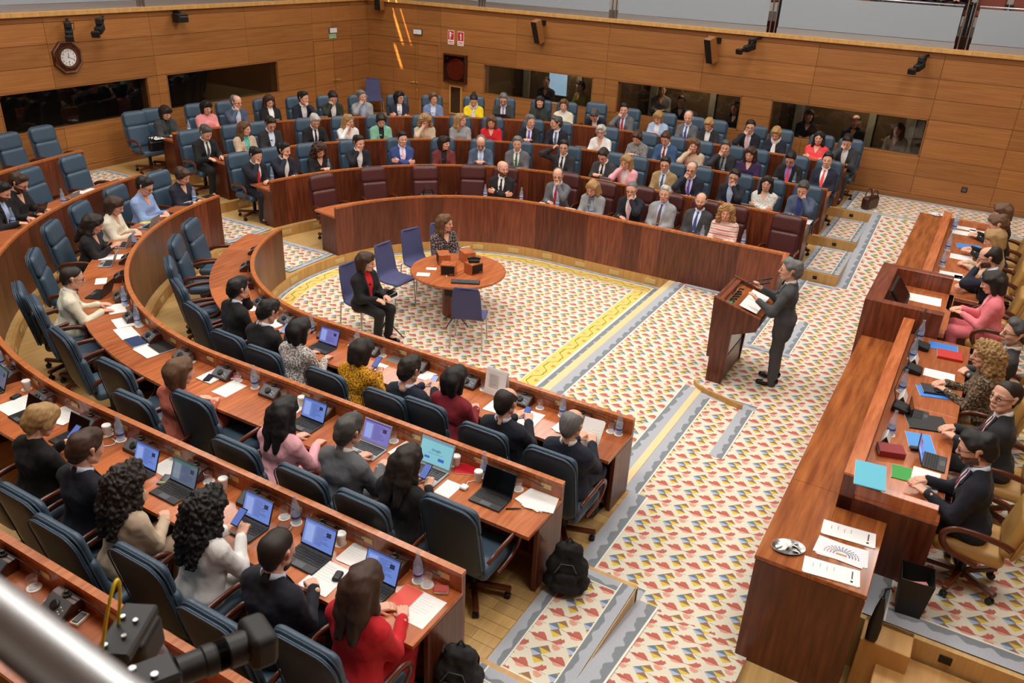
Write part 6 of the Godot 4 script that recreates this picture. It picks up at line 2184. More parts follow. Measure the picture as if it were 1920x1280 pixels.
func odds() -> void:
	# on the counter's near end
	var o := thing("silver_tray", "oval silver tray of crumpled wrappers on the counter end", "tray", Vector3(5.99, 1.05, 4.43), 0.5)
	var m := MB.new()
	m.lathe([Vector2(0, 0.004), Vector2(0.1, 0.004), Vector2(0.13, 0.018), Vector2(0.133, 0.018), Vector2(0.11, 0.0), Vector2(0, 0.0)], 28, Vector3.ZERO, Basis.from_scale(Vector3(1.0, 1, 0.72)))
	part("dish", m.mesh(), mats.steel, o)
	var rng := RandomNumberGenerator.new()
	rng.seed = 9
	for i in 16:
		m = MB.new()
		m.box(Vector3(rng.randf_range(-0.08, 0.08), 0.014 + 0.01 * (i % 3), rng.randf_range(-0.05, 0.05)), Vector3(0.05, 0.008, 0.035), 0.003, Basis.from_euler(Vector3(rng.randf_range(-0.5, 0.5), rng.randf() * 6.0, rng.randf_range(-0.5, 0.5))))
		part("wrapper", m.mesh(), mats.paper if i % 3 else mats.steel, o)
	for b in [[Vector3(6.36, 1.05, 3.98), 0.06, "white printed brochure on counter nearest the raised desk"], [Vector3(6.33, 1.05, 4.52), 0.1, "white printed brochure at the very end of the counter"]]:
		var s := sheets("brochure", b[0], b[1], b[2], "brochure", 0.4, 0.19, Color(0.94, 0.94, 0.94), 2, 0.004)
		sub_box(s, "crest", Vector3(0.15, 0.009, 0.055), Vector3(0.018, 0.001, 0.02), mats.black, 0.0)
		for i in 4:
			sub_box(s, "print_line", Vector3(0.02 - 0.05 * i, 0.009, -0.03 + 0.02 * (i % 2)), Vector3(0.006, 0.001, 0.05), colour(Color(0.7, 0.7, 0.72)), 0.0)
		sub_box(s, "print_line", Vector3(0.15, 0.009, -0.02), Vector3(0.01, 0.001, 0.09), colour(Color(0.3, 0.3, 0.32)), 0.0)
	var sp := sheets("seating_plan", Vector3(6.36, 1.05, 4.24), 0.06, "printed hemicycle seating plan lying on the counter end", "paper", 0.37, 0.22, Color(0.9, 0.91, 0.93), 3, 0.002)
	for r in 4:
		for i in 15:
			var a := PI * i / 14.0
			var q := Vector2(-cos(a) * (0.06 + r * 0.022), -sin(a) * (0.05 + r * 0.016) + 0.05)
			sub_box(sp, "plan_mark", Vector3(q.x, 0.0068, q.y), Vector3(0.012, 0.0006, 0.009), colour(Color(0.65, 0.45, 0.5) if i < 4 else Color(0.35, 0.38, 0.5)), 0.0, Basis(Vector3.UP, a + PI / 2))
	sub_box(sp, "plan_mark", Vector3(0.0, 0.0068, 0.045), Vector3(0.08, 0.0006, 0.022), colour(Color(0.72, 0.6, 0.42)), 0.0)
	o = thing("waste_bin", "square black waste bin with pink paper beside the counter", "bin", Vector3(6.92, 0.528, 3.95), 0.1)
	for q in [[0, 1], [0, -1], [1, 0], [-1, 0]]:
		var hz := Vector3(q[0], 0, q[1])
		m = MB.new()
		var a := hz * 0.09 + Vector3(hz.z, 0, -hz.x) * 0.09
		var b := hz * 0.09 - Vector3(hz.z, 0, -hz.x) * 0.09
		var up := Vector3(0, 0.36, 0)
		m.quad(a, b, b * 1.35 + up, a * 1.35 + up)
		m.quad(a * 0.94, b * 0.94, b * 1.3 + up, a * 1.3 + up)
		m.quad(a * 1.35 + up, b * 1.35 + up, b * 1.3 + up, a * 1.3 + up)
		part("wall", m.mesh(), mats.black, o)
	sub_box(o, "bottom", Vector3(0, 0.006, 0), Vector3(0.18, 0.01, 0.18), mats.black)
	sub_box(o, "liner", Vector3(0, 0.2, 0), Vector3(0.2, 0.01, 0.2), colour(Color(0.45, 0.4, 0.32)), 0.002)
	sub_box(o, "pink_paper", Vector3(0.03, 0.25, 0.02), Vector3(0.11, 0.09, 0.04), colour(Color(0.75, 0.5, 0.5)), 0.004, Basis(Vector3.UP, 0.4))
	o = thing("folded_umbrella", "folded dark umbrella leaning at the counter end", "umbrella", Vector3(6.72, 0.526, 4.46), 0.0)
	m = MB.new()
	m.lathe([Vector2(0.0, 0.0), Vector2(0.045, 0.02), Vector2(0.05, 0.14), Vector2(0.035, 0.3), Vector2(0.015, 0.42), Vector2(0, 0.43)], 9)
	part("canopy", m.mesh(), colour(Color(0.1, 0.1, 0.11), 0.6), o)
	m = MB.new()
	m.tube([Vector3(0, 0.42, 0), Vector3(0, 0.5, 0), Vector3(0.03, 0.53, 0), Vector3(0.05, 0.5, 0)], 0.01, 0.01, 8)
	part("handle", m.mesh(), mats.black, o)
	backpack(Vector3(4.36, 0.187, 4.92), 0.35, "black backpack leaning at the end of the second desk row", Color(0.02, 0.02, 0.022), Color(0.03, 0.03, 0.034))
	backpack(Vector3(4.3, 0.367, 6.5), 0.25, "grey and black backpack at the end of third desk row", Color(0.12, 0.12, 0.13), Color(0.4, 0.41, 0.43))
	handbag(Vector3(4.75, 0.54, -8.1), 1.2, "brown leather satchel by the far desk end and wall", Color(0.24, 0.11, 0.06), 1.35)
	visitor_chair(Vector3(-8.9, 0.54, -8.9), -2.3 + PI, "violet upholstered chair standing alone in the far room corner")
	visitor_chair(Vector3(-0.96, -0.168, 1.24), 1.5, "violet chair on which the woman in red blouse sits")
	visitor_chair(Vector3(-1.1, -0.168, 0.25), 1.5, "empty violet chair, left of two behind the round table")
	visitor_chair(Vector3(-1.2, -0.168, -0.55), 1.3, "empty violet chair, right of two behind the round table")
	visitor_chair(Vector3(-1.02, -0.168, -1.1), 1.15, "violet chair on which the woman in dark floral blouse sits")
	visitor_chair(Vector3(0.66, -0.168, 0.78), -2.75, "empty violet chair turned to the table, nearest the camera")
	steno_machine(Vector3(-0.46, 0.47, 1.28), 1.5 + PI, "black stenotype machine before the woman in red blouse", true)
	steno_machine(Vector3(-0.58, 0.47, -0.9), 1.15 + PI, "white stenotype machine before the woman in dark floral blouse", false)
const K := {"black": Color(0.075, 0.075, 0.085), "char": Color(0.15, 0.155, 0.17), "dgrey": Color(0.22, 0.225, 0.24), "grey": Color(0.38, 0.39, 0.41), "lgrey": Color(0.58, 0.59, 0.6), "navy": Color(0.1, 0.12, 0.19), "dnavy": Color(0.075, 0.09, 0.14), "blue": Color(0.2, 0.27, 0.5), "sblue": Color(0.22, 0.34, 0.5), "steel": Color(0.29, 0.35, 0.44), "white": Color(0.9, 0.9, 0.89), "cream": Color(0.88, 0.86, 0.77), "beige": Color(0.78, 0.7, 0.6), "tan": Color(0.62, 0.53, 0.37), "pinkj": Color(0.93, 0.6, 0.6), "rose": Color(0.92, 0.5, 0.54), "red": Color(0.78, 0.1, 0.15), "coral": Color(0.9, 0.28, 0.3), "dred": Color(0.5, 0.1, 0.15), "maroon": Color(0.42, 0.17, 0.17), "green": Color(0.1, 0.15, 0.12), "dgreen": Color(0.14, 0.17, 0.13), "mint": Color(0.5, 0.72, 0.62), "yellow": Color(0.95, 0.85, 0.1), "purple": Color(0.22, 0.13, 0.3), "lblue": Color(0.66, 0.75, 0.88), "wblue": Color(0.82, 0.87, 0.95), "lavender": Color(0.55, 0.48, 0.78), "violet": Color(0.42, 0.28, 0.75), "orange": Color(0.75, 0.4, 0.32), "turq": Color(0.35, 0.72, 0.66), "pink": Color(0.92, 0.68, 0.72), "gold": Color(0.1, 0.09, 0.09), "brown": Color(0.35, 0.22, 0.15), "gtie": Color(0.15, 0.45, 0.25), "btie": Color(0.2, 0.25, 0.5), "leath": Color(0.09, 0.09, 0.1), "spk": Color(0.26, 0.265, 0.275), "lilac": Color(0.8, 0.7, 0.85)}
const H := {"blk": Color(0.06, 0.05, 0.05), "dbr": Color(0.13, 0.09, 0.065), "br": Color(0.25, 0.16, 0.1), "lbr": Color(0.4, 0.28, 0.18), "bl": Color(0.66, 0.52, 0.33), "gr": Color(0.42, 0.42, 0.42), "wh": Color(0.72, 0.72, 0.7), "sgr": Color(0.28, 0.27, 0.26)}
# everyone in the hall: where they sit, how, and what they wear
var people_table := [
	{"pose": "desk", "at": Vector3(-8.419, 0.540, -1.434), "yaw": 1.402, "turn": 0, "nod": 24, "s": 0.97, "jacket": K.dgrey, "shirt": K.green, "hair": "bob", "haircol": H.dbr, "label": "woman in dark cardigan over green top", "chair": "blue"},
	{"pose": "desk", "at": Vector3(-8.214, 0.540, -2.336), "yaw": 1.294, "turn": 0, "nod": 12, "s": 0.97, "jacket": K.pinkj, "hair": "bob", "haircol": H.blk, "neck": false, "label": "woman in pink jacket with black hair", "chair": "blue"},
	{"pose": "chin", "at": Vector3(-8.006, 0.540, -2.972), "yaw": 1.215, "turn": 20, "nod": 4, "s": 1.02, "jacket": K.steel, "shirt": K.wblue, "hair": "ring", "haircol": H.gr, "glasses": true, "label": "bald man in blue suit with glasses", "chair": "blue"},
	{"pose": "lap", "at": Vector3(-7.684, 0.540, -3.728), "yaw": 1.119, "turn": 0, "nod": 24, "s": 0.97, "jacket": K.black, "shirt": K.white, "hair": "long", "haircol": H.br, "label": "woman in black blazer with long auburn hair", "chair": "blue"},
	{"pose": "chin", "at": Vector3(-7.336, 0.540, -4.372), "yaw": 1.033, "turn": 30, "nod": 4, "s": 1.02, "jacket": K.navy, "shirt": K.white, "hair": "short", "haircol": H.blk, "mirror": true, "label": "young man in navy suit with open collar", "chair": "blue"},
	{"pose": "chin", "at": Vector3(-6.956, 0.540, -4.954), "yaw": 0.952, "turn": 0, "nod": 24, "s": 1.02, "jacket": K.dgreen, "shirt": K.white, "hair": "short", "haircol": H.dbr, "label": "man in dark green blazer with bowed head", "chair": "blue"},
	{"pose": "chin", "at": Vector3(-6.518, 0.540, -5.518), "yaw": 0.868, "turn": 15, "nod": 4, "s": 1.02, "jacket": K.lgrey, "shirt": K.lblue, "hair": "short", "haircol": H.gr, "tilt": 14, "label": "grey man in pale grey jacket with tilted head", "chair": "blue"},
	{"pose": "crossed", "at": Vector3(-5.907, 0.540, -6.168), "yaw": 0.764, "turn": 30, "nod": 4, "s": 0.97, "jacket": K.navy, "shirt": K.white, "hair": "bob", "haircol": H.blk, "glasses": true, "label": "woman in navy jacket with glasses and arms crossed", "chair": "blue"},
	{"pose": "desk", "at": Vector3(-5.292, 0.540, -6.703), "yaw": 0.668, "turn": 15, "nod": 4, "s": 0.97, "jacket": K.lblue, "shirt": K.wblue, "hair": "pixie", "haircol": H.lbr, "pattern": "tweed", "label": "woman in blue tweed jacket", "chair": "blue"},
	{"pose": "desk", "at": Vector3(-4.482, 0.540, -7.269), "yaw": 0.553, "turn": 0, "nod": 24, "s": 0.97, "jacket": K.yellow, "hair": "bun", "haircol": H.blk, "scarf": K.white, "scarf_pattern": "dots", "label": "woman in bright yellow jacket", "chair": "blue"},
	{"pose": "type", "at": Vector3(-3.844, 0.540, -7.626), "yaw": 0.467, "turn": 0, "nod": 14, "s": 1.02, "jacket": K.dgrey, "shirt": K.white, "tie": K.lavender, "hair": "short", "haircol": H.gr, "beard": 3, "glasses": true, "label": "grey bearded man in grey suit with lilac tie", "chair": "blue"},
	{"pose": "lap", "at": Vector3(-3.052, 0.540, -7.976), "yaw": 0.365, "turn": 10, "nod": 4, "s": 0.97, "jacket": K.dgreen, "shirt": K.black, "hair": "bob", "haircol": H.dbr, "label": "woman in dark olive jacket with black top", "chair": "blue"},
	{"pose": "desk", "at": Vector3(-2.471, 0.540, -8.175), "yaw": 0.294, "turn": 5, "nod": 4, "s": 0.97, "jacket": K.cream, "shirt": K.white, "hair": "pixie", "haircol": H.lbr, "label": "woman in cream jacket with brown hair", "chair": "blue"},
	{"pose": "bent", "at": Vector3(-1.648, 0.540, -8.379), "yaw": 0.194, "turn": 0, "nod": 30, "s": 1.02, "jacket": K.dnavy, "shirt": K.white, "hair": "short", "haircol": H.sgr, "label": "grey haired man stooping over his desk"},
	{"pose": "chin", "at": Vector3(-1.008, 0.540, -8.480), "yaw": 0.118, "turn": 10, "nod": 4, "s": 1.02, "jacket": K.grey, "shirt": K.wblue, "tie": K.red, "hair": "short", "haircol": H.blk, "label": "man in grey suit with red tie, back row", "chair": "blue"},
	{"pose": "phone", "at": Vector3(-0.154, 0.540, -8.539), "yaw": 0.018, "turn": 0, "nod": 24, "s": 0.97, "jacket": K.lblue, "shirt": K.white, "hair": "bob", "haircol": H.bl, "label": "blonde woman in sky blue jacket", "chair": "blue"},
	{"pose": "desk", "at": Vector3(0.546, 0.540, -8.540), "yaw": 0.000, "turn": 10, "nod": 4, "s": 1.02, "jacket": K.grey, "shirt": K.wblue, "tie": K.btie, "hair": "ring", "haircol": H.gr, "label": "bald man in grey suit with blue tie", "chair": "blue"},
	{"pose": "type", "at": Vector3(1.060, 0.540, -8.547), "yaw": 0.000, "turn": 0, "nod": 24, "s": 0.97, "jacket": K.char, "shirt": K.white, "hair": "pixie", "haircol": H.bl, "label": "blonde woman in black suit with white top", "chair": "blue"},
	{"pose": "chin", "at": Vector3(1.971, 0.540, -8.540), "yaw": 0.000, "turn": 15, "nod": 4, "s": 1.02, "jacket": K.dnavy, "shirt": K.white, "tie": K.pink, "hair": "short", "haircol": H.dbr, "glasses": true, "label": "man in navy suit with pale pink tie and glasses", "chair": "blue"},
	{"pose": "desk", "at": Vector3(2.548, 0.540, -8.540), "yaw": 0.000, "turn": 0, "nod": 24, "s": 0.97, "jacket": K.navy, "hair": "pixie", "haircol": H.bl, "scarf": K.white, "label": "woman in navy top with white scarf", "chair": "blue"},
	{"pose": "crossed", "at": Vector3(3.424, 0.540, -8.540), "yaw": 0.000, "turn": 5, "nod": 4, "s": 0.97, "jacket": K.coral, "hair": "long", "haircol": H.dbr, "label": "woman in coral red top with dark hair", "chair": "blue"},
	{"pose": "chin", "at": Vector3(4.019, 0.540, -8.540), "yaw": 0.000, "turn": 0, "nod": 24, "s": 1.02, "jacket": K.dgrey, "shirt": K.white, "hair": "short", "haircol": H.blk, "label": "curly man in dark grey jacket covering his face", "chair": "blue"},
	{"pose": "type", "at": Vector3(-6.878, 0.360, -1.068), "yaw": 1.417, "turn": 0, "nod": 24, "s": 1.02, "jacket": K.black, "shirt": K.white, "tie": K.dgrey, "hair": "short", "haircol": H.sgr, "label": "man in black suit with striped tie, row end", "chair": "blue"},
	{"pose": "desk", "at": Vector3(-6.681, 0.360, -1.949), "yaw": 1.287, "turn": 20, "nod": 4, "s": 0.97, "jacket": K.beige, "shirt": K.turq, "hair": "long", "haircol": H.lbr, "label": "woman in beige jacket over turquoise top", "chair": "blue"},
	{"pose": "desk", "at": Vector3(-6.502, 0.360, -2.483), "yaw": 1.206, "turn": 0, "nod": 24, "s": 1.02, "jacket": K.char, "shirt": K.wblue, "hair": "short", "haircol": H.dbr, "glasses": true, "label": "man in black jacket with glasses, looking down", "chair": "blue"},
	{"pose": "type", "at": Vector3(-6.092, 0.360, -3.366), "yaw": 1.066, "turn": 0, "nod": 24, "s": 1.02, "jacket": K.black, "shirt": K.white, "tie": K.navy, "hair": "short", "haircol": H.wh, "label": "white haired man in black suit", "chair": "blue"},
	{"pose": "chin", "at": Vector3(-5.689, 0.360, -4.010), "yaw": 0.957, "turn": 25, "nod": 4, "s": 0.97, "jacket": K.white, "hair": "long", "haircol": H.bl, "label": "blonde woman in white jacket with clasped hands", "chair": "blue"},
	{"pose": "desk", "at": Vector3(-5.230, 0.360, -4.593), "yaw": 0.850, "turn": 0, "nod": 24, "s": 0.97, "jacket": K.mint, "shirt": K.black, "hair": "pixie", "haircol": H.dbr, "label": "woman in mint green jacket", "chair": "blue"},
	{"pose": "chin", "at": Vector3(-4.520, 0.360, -5.293), "yaw": 0.707, "turn": 0, "nod": 24, "s": 0.97, "jacket": K.beige, "hair": "curly", "haircol": H.bl, "label": "blonde curly woman in beige cardigan", "chair": "blue"},
	{"pose": "desk", "at": Vector3(-3.878, 0.360, -5.779), "yaw": 0.591, "turn": 50, "nod": 4, "s": 0.97, "jacket": K.lgrey, "hair": "long", "haircol": H.bl, "neck": false, "label": "blonde woman in pale knit with straight hair", "chair": "blue"},
	{"pose": "desk", "at": Vector3(-3.269, 0.360, -6.144), "yaw": 0.489, "turn": 0, "nod": 16, "s": 0.97, "jacket": K.red, "hair": "long", "haircol": H.lbr, "label": "woman in red jacket, third row", "chair": "blue"},
	{"pose": "phone", "at": Vector3(-2.462, 0.360, -6.510), "yaw": 0.362, "turn": 30, "nod": 4, "s": 1.02, "jacket": K.dnavy, "shirt": K.white, "tie": K.violet, "hair": "short", "haircol": H.gr, "label": "grey man in black suit with purple tie", "chair": "blue"},
	{"pose": "desk", "at": Vector3(-1.871, 0.360, -6.704), "yaw": 0.272, "turn": -55, "nod": 4, "s": 1.02, "jacket": K.dnavy, "shirt": K.wblue, "tie": K.steel, "hair": "short", "haircol": H.sgr, "label": "grey man in dark suit turned to his left neighbour", "chair": "blue"},
	{"pose": "type", "at": Vector3(-0.855, 0.360, -6.907), "yaw": 0.123, "turn": 8, "nod": 4, "s": 0.97, "jacket": K.white, "hair": "pixie", "haircol": H.wh, "glasses": true, "label": "white haired woman in white shirt with glasses", "chair": "blue"},
	{"pose": "phone", "at": Vector3(0.011, 0.360, -6.960), "yaw": 0.000, "turn": 0, "nod": 24, "s": 0.97, "jacket": K.white, "hair": "pixie", "haircol": H.br, "pattern": "monochrome", "neck": false, "label": "woman in black and white patterned blouse", "chair": "blue"},
	{"pose": "desk", "at": Vector3(0.647, 0.360, -6.960), "yaw": 0.000, "turn": 0, "nod": 24, "s": 1.02, "jacket": K.sblue, "shirt": K.white, "tie": K.dred, "hair": "short", "haircol": H.br, "label": "man in blue jacket with dark red tie", "chair": "blue"},
	{"pose": "chin", "at": Vector3(1.270, 0.360, -6.960), "yaw": 0.000, "turn": 10, "nod": 4, "s": 0.97, "jacket": K.beige, "hair": "long", "haircol": H.lbr, "label": "blonde woman in sleeveless beige top", "chair": "blue"},
	{"pose": "chin", "at": Vector3(1.936, 0.360, -6.960), "yaw": 0.000, "turn": 10, "nod": 4, "s": 1.02, "jacket": K.char, "shirt": K.lgrey, "tie": K.dgreen, "hair": "short", "haircol": H.sgr, "label": "man in charcoal suit resting mouth on fist", "chair": "blue"},
	{"pose": "desk", "at": Vector3(2.451, 0.360, -6.960), "yaw": 0.000, "turn": 0, "nod": 12, "s": 0.97, "jacket": K.purple, "hair": "long", "haircol": H.br, "label": "woman in purple dress with long brown hair", "chair": "blue"},
	{"pose": "type", "at": Vector3(3.265, 0.360, -6.960), "yaw": 0.000, "turn": 0, "nod": 24, "s": 1.02, "jacket": K.black, "shirt": K.lavender, "tie": K.coral, "hair": "short", "haircol": H.blk, "glasses": true, "label": "man in black suit with salmon tie reading", "chair": "blue"},
	{"pose": "lap", "at": Vector3(3.917, 0.360, -6.960), "yaw": 0.000, "turn": 5, "nod": 4, "s": 1.02, "jacket": K.navy, "shirt": K.white, "tie": K.coral, "hair": "short", "haircol": H.blk, "label": "man in navy suit with coral tie, hands folded", "chair": "blue"},
	{"pose": "chin", "at": Vector3(-5.337, 0.180, -0.883), "yaw": 1.407, "turn": 0, "nod": 14, "s": 1.02, "jacket": K.dnavy, "shirt": K.white, "tie": K.red, "hair": "short", "haircol": H.blk, "label": "man in dark suit with bright red tie", "chair": "blue"},
	{"pose": "chin", "at": Vector3(-5.199, 0.180, -1.496), "yaw": 1.291, "turn": 20, "nod": 4, "s": 1.02, "jacket": K.navy, "shirt": K.white, "hair": "short", "haircol": H.blk, "beard": 2, "label": "bearded young man in navy suit", "chair": "blue"},
	{"pose": "phone", "at": Vector3(-4.935, 0.180, -2.217), "yaw": 1.149, "turn": 0, "nod": 24, "s": 0.97, "jacket": K.black, "hair": "wavy", "haircol": H.br, "label": "woman in black with long wavy hair", "chair": "blue"},
	{"pose": "chin", "at": Vector3(-4.531, 0.180, -2.956), "yaw": 0.993, "turn": 15, "nod": 4, "s": 1.02, "jacket": K.dnavy, "shirt": K.white, "hair": "short", "haircol": H.dbr, "label": "man in navy jacket with open white shirt", "chair": "blue"},
	{"pose": "crossed", "at": Vector3(-3.950, 0.180, -3.697), "yaw": 0.818, "turn": 10, "nod": 4, "s": 1.02, "jacket": K.blue, "shirt": K.wblue, "tie": K.pink, "hair": "short", "haircol": H.blk, "label": "man in royal blue blazer with pink tie", "chair": "blue"},
	{"pose": "desk", "at": Vector3(-3.301, 0.180, -4.286), "yaw": 0.656, "turn": 40, "nod": 4, "s": 0.97, "jacket": K.maroon, "shirt": K.black, "hair": "bob", "haircol": H.dbr, "label": "woman in burgundy jacket with dark hair", "chair": "blue"},
	{"pose": "phone", "at": Vector3(-2.641, 0.180, -4.722), "yaw": 0.510, "turn": 0, "nod": 24, "s": 1.02, "jacket": K.steel, "shirt": K.wblue, "tie": K.lblue, "hair": "ring", "haircol": H.gr, "beard": 3, "glasses": true, "label": "white bearded man in steel blue suit", "chair": "blue"},
	{"pose": "desk", "at": Vector3(-1.938, 0.180, -5.051), "yaw": 0.366, "turn": 5, "nod": 4, "s": 1.02, "jacket": K.grey, "shirt": K.white, "tie": K.gtie, "hair": "short", "haircol": H.gr, "label": "grey man in grey suit with green tie", "chair": "blue"},
	{"pose": "raise", "at": Vector3(-0.985, 0.180, -5.320), "yaw": 0.183, "turn": 10, "nod": 4, "s": 1.02, "jacket": K.char, "shirt": K.white, "tie": K.navy, "hair": "short", "haircol": H.dbr, "glasses": true, "label": "man in dark suit with arm raised to head", "chair": "blue"},
	{"pose": "phone", "at": Vector3(-0.065, 0.180, -5.410), "yaw": 0.012, "turn": 0, "nod": 24, "s": 1.02, "jacket": K.dgrey, "shirt": K.white, "tie": K.navy, "hair": "short", "haircol": H.dbr, "glasses": true, "label": "man in charcoal suit looking at his phone", "chair": "blue"},
	{"pose": "chin", "at": Vector3(0.426, 0.180, -5.410), "yaw": 0.000, "turn": 0, "nod": 12, "s": 0.97, "jacket": K.pink, "shirt": K.white, "hair": "long", "haircol": H.bl, "label": "blonde woman in pale pink jacket", "chair": "blue"},
	{"pose": "desk", "at": Vector3(1.229, 0.180, -5.410), "yaw": 0.000, "turn": 10, "nod": 4, "s": 1.02, "jacket": K.tan, "shirt": K.wblue, "tie": K.steel, "hair": "short", "haircol": H.dbr, "glasses": true, "label": "man in tan jacket with glasses", "chair": "blue"},
	{"pose": "chin", "at": Vector3(1.776, 0.180, -5.420), "yaw": 0.000, "turn": 5, "nod": 4, "s": 1.02, "jacket": K.navy, "shirt": K.wblue, "tie": K.violet, "hair": "ring", "haircol": H.gr, "glasses": true, "label": "bald man with glasses and violet tie", "chair": "blue"},
	{"pose": "chin", "at": Vector3(2.589, 0.180, -5.410), "yaw": 0.000, "turn": 5, "nod": 4, "s": 1.02, "jacket": K.dnavy, "shirt": K.lblue, "hair": "short", "haircol": H.dbr, "mirror": true, "glasses": true, "tilt": -12, "label": "man in navy suit leaning cheek on hand", "chair": "blue"},
	{"pose": "crossed", "at": Vector3(3.195, 0.180, -5.410), "yaw": 0.000, "turn": 10, "nod": 4, "s": 0.97, "jacket": K.white, "hair": "long", "haircol": H.dbr, "pattern": "dots", "label": "woman in white dotted blouse with arms crossed", "chair": "blue"},
	{"pose": "chin", "at": Vector3(3.880, 0.180, -5.410), "yaw": 0.000, "turn": 0, "nod": 16, "s": 1.02, "jacket": K.steel, "shirt": K.btie, "hair": "short", "haircol": H.sgr, "mirror": true, "label": "man in blue suit holding his chin", "chair": "blue"},
	{"pose": "crossed", "at": Vector3(-1.417, 0.000, -3.561), "yaw": 0.379, "turn": 35, "nod": 4, "s": 1.02, "jacket": K.black, "shirt": K.white, "tie": K.black, "beard": 2, "label": "bald bearded man in black suit", "chair": "brown"},
	{"pose": "chin", "at": Vector3(-0.356, 0.000, -3.956), "yaw": 0.090, "turn": 15, "nod": 4, "s": 1.02, "jacket": K.grey, "shirt": K.wblue, "tie": K.red, "hair": "ring", "haircol": H.sgr, "glasses": true, "mirror": true, "label": "balding man in grey suit with scarlet tie", "chair": "brown"},
	{"pose": "desk", "at": Vector3(0.455, 0.000, -3.810), "yaw": 0.000, "turn": 0, "nod": 24, "s": 0.97, "jacket": K.lgrey, "shirt": K.grey, "hair": "long", "haircol": H.bl, "label": "blonde woman in pale grey jacket writing", "chair": "brown"},
	{"pose": "chin", "at": Vector3(1.181, 0.000, -3.930), "yaw": 0.000, "turn": 10, "nod": 4, "s": 1.02, "jacket": K.dnavy, "shirt": K.white, "tie": K.pink, "hair": "crop", "haircol": H.gr, "glasses": true, "mirror": true, "label": "grey man in dark suit with long pink tie", "chair": "brown"},
	{"pose": "lap", "at": Vector3(1.778, 0.000, -3.837), "yaw": 0.000, "turn": 10, "nod": 4, "s": 1.02, "jacket": K.lgrey, "shirt": K.lblue, "tie": K.brown, "hair": "short", "haircol": H.wh, "label": "silver haired man in grey tweed with brown tie", "chair": "brown"},
	{"pose": "lap", "at": Vector3(2.459, 0.000, -3.810), "yaw": 0.000, "turn": 10, "nod": 4, "s": 1.02, "jacket": K.dgrey, "shirt": K.wblue, "tie": K.btie, "hair": "ring", "haircol": H.blk, "beard": 2, "label": "bald man with black beard and slate suit", "chair": "brown"},
	{"pose": "desk", "at": Vector3(2.973, 0.000, -3.816), "yaw": 0.000, "turn": 10, "nod": 4, "s": 0.97, "jacket": K.white, "hair": "curly", "haircol": H.bl, "pattern": "stripe", "neck": false, "label": "woman in white and red striped jacket", "chair": "brown"},
	{"pose": "type", "at": Vector3(-5.945, 0.360, 3.619), "yaw": 2.118, "turn": 0, "nod": 24, "s": 1.02, "jacket": K.black, "shirt": K.lblue, "hair": "short", "haircol": H.blk, "beard": 2, "label": "bearded man in black jacket at the left edge", "chair": "blue"},
	{"pose": "type", "at": Vector3(-6.180, 0.360, 3.201), "yaw": 2.049, "turn": 0, "nod": 24, "s": 1.02, "jacket": K.black, "hair": "short", "haircol": H.br, "glasses": true, "beard": 2, "label": "man in black polo shirt with brown beard", "chair": "blue"},
	{"pose": "phone", "at": Vector3(0.454, 0.360, 7.055), "yaw": 3.142, "turn": 0, "nod": 24, "s": 0.97, "jacket": K.gold, "hair": "pixie", "haircol": H.bl, "lod": 0, "pattern": "gold", "label": "blonde woman in black floral top", "chair": "blue"},
	{"pose": "desk", "at": Vector3(1.214, 0.360, 7.124), "yaw": 3.142, "turn": 0, "nod": 14, "s": 1.02, "jacket": K.dnavy, "shirt": K.wblue, "hair": "short", "haircol": H.br, "lod": 0, "label": "man in navy jacket between blonde and curly women", "chair": "blue"},
	{"pose": "chin", "at": Vector3(1.750, 0.360, 7.200), "yaw": 3.142, "turn": 0, "nod": 10, "s": 0.97, "jacket": K.beige, "hair": "wavy", "haircol": H.dbr, "lod": 0, "mirror": true, "label": "woman in beige blazer with curly dark brown hair", "chair": "blue"},
	{"pose": "phone", "at": Vector3(2.457, 0.360, 7.093), "yaw": 3.142, "turn": 0, "nod": 12, "s": 0.97, "jacket": K.white, "hair": "wavy", "haircol": H.blk, "lod": 0, "label": "woman in white jacket with long black wavy hair", "chair": "blue"},
	{"pose": "chin", "at": Vector3(3.246, 0.360, 7.200), "yaw": 3.142, "turn": 10, "nod": 4, "s": 1.02, "jacket": K.dnavy, "shirt": K.wblue, "hair": "crop", "haircol": H.dbr, "lod": 0, "mirror": true, "label": "cropped man in navy suit seen from behind", "chair": "blue"},
	{"pose": "desk", "at": Vector3(3.863, 0.360, 7.058), "yaw": 3.142, "turn": 0, "nod": 10, "s": 0.97, "jacket": K.red, "hair": "long", "haircol": H.br, "lod": 0, "label": "woman in bright red jacket, nearest the camera", "chair": "blue"},
	{"pose": "desk", "at": Vector3(-4.748, 0.180, 2.593), "yaw": 2.071, "turn": 0, "nod": 24, "s": 0.97, "jacket": K.cream, "hair": "bob", "haircol": H.br, "label": "woman in white sleeveless top with auburn bun", "chair": "blue"},
	{"pose": "phone", "at": Vector3(-4.263, 0.180, 3.330), "yaw": 2.234, "turn": 0, "nod": 24, "s": 0.97, "jacket": K.leath, "hair": "long", "haircol": H.dbr, "label": "woman in black leather jacket", "chair": "blue"},
	{"pose": "desk", "at": Vector3(-5.116, 0.180, 1.759), "yaw": 1.902, "turn": 0, "nod": 24, "s": 1.02, "jacket": K.lblue, "hair": "short", "haircol": H.blk, "pattern": "check", "glasses": true, "label": "man in pale blue checked shirt with glasses", "chair": "blue"},
	{"pose": "desk", "at": Vector3(-5.349, 0.180, 0.809), "yaw": 1.721, "turn": 0, "nod": 24, "s": 0.97, "jacket": K.navy, "hair": "pixie", "haircol": H.br, "label": "woman in navy sleeveless top with short hair", "chair": "blue"},
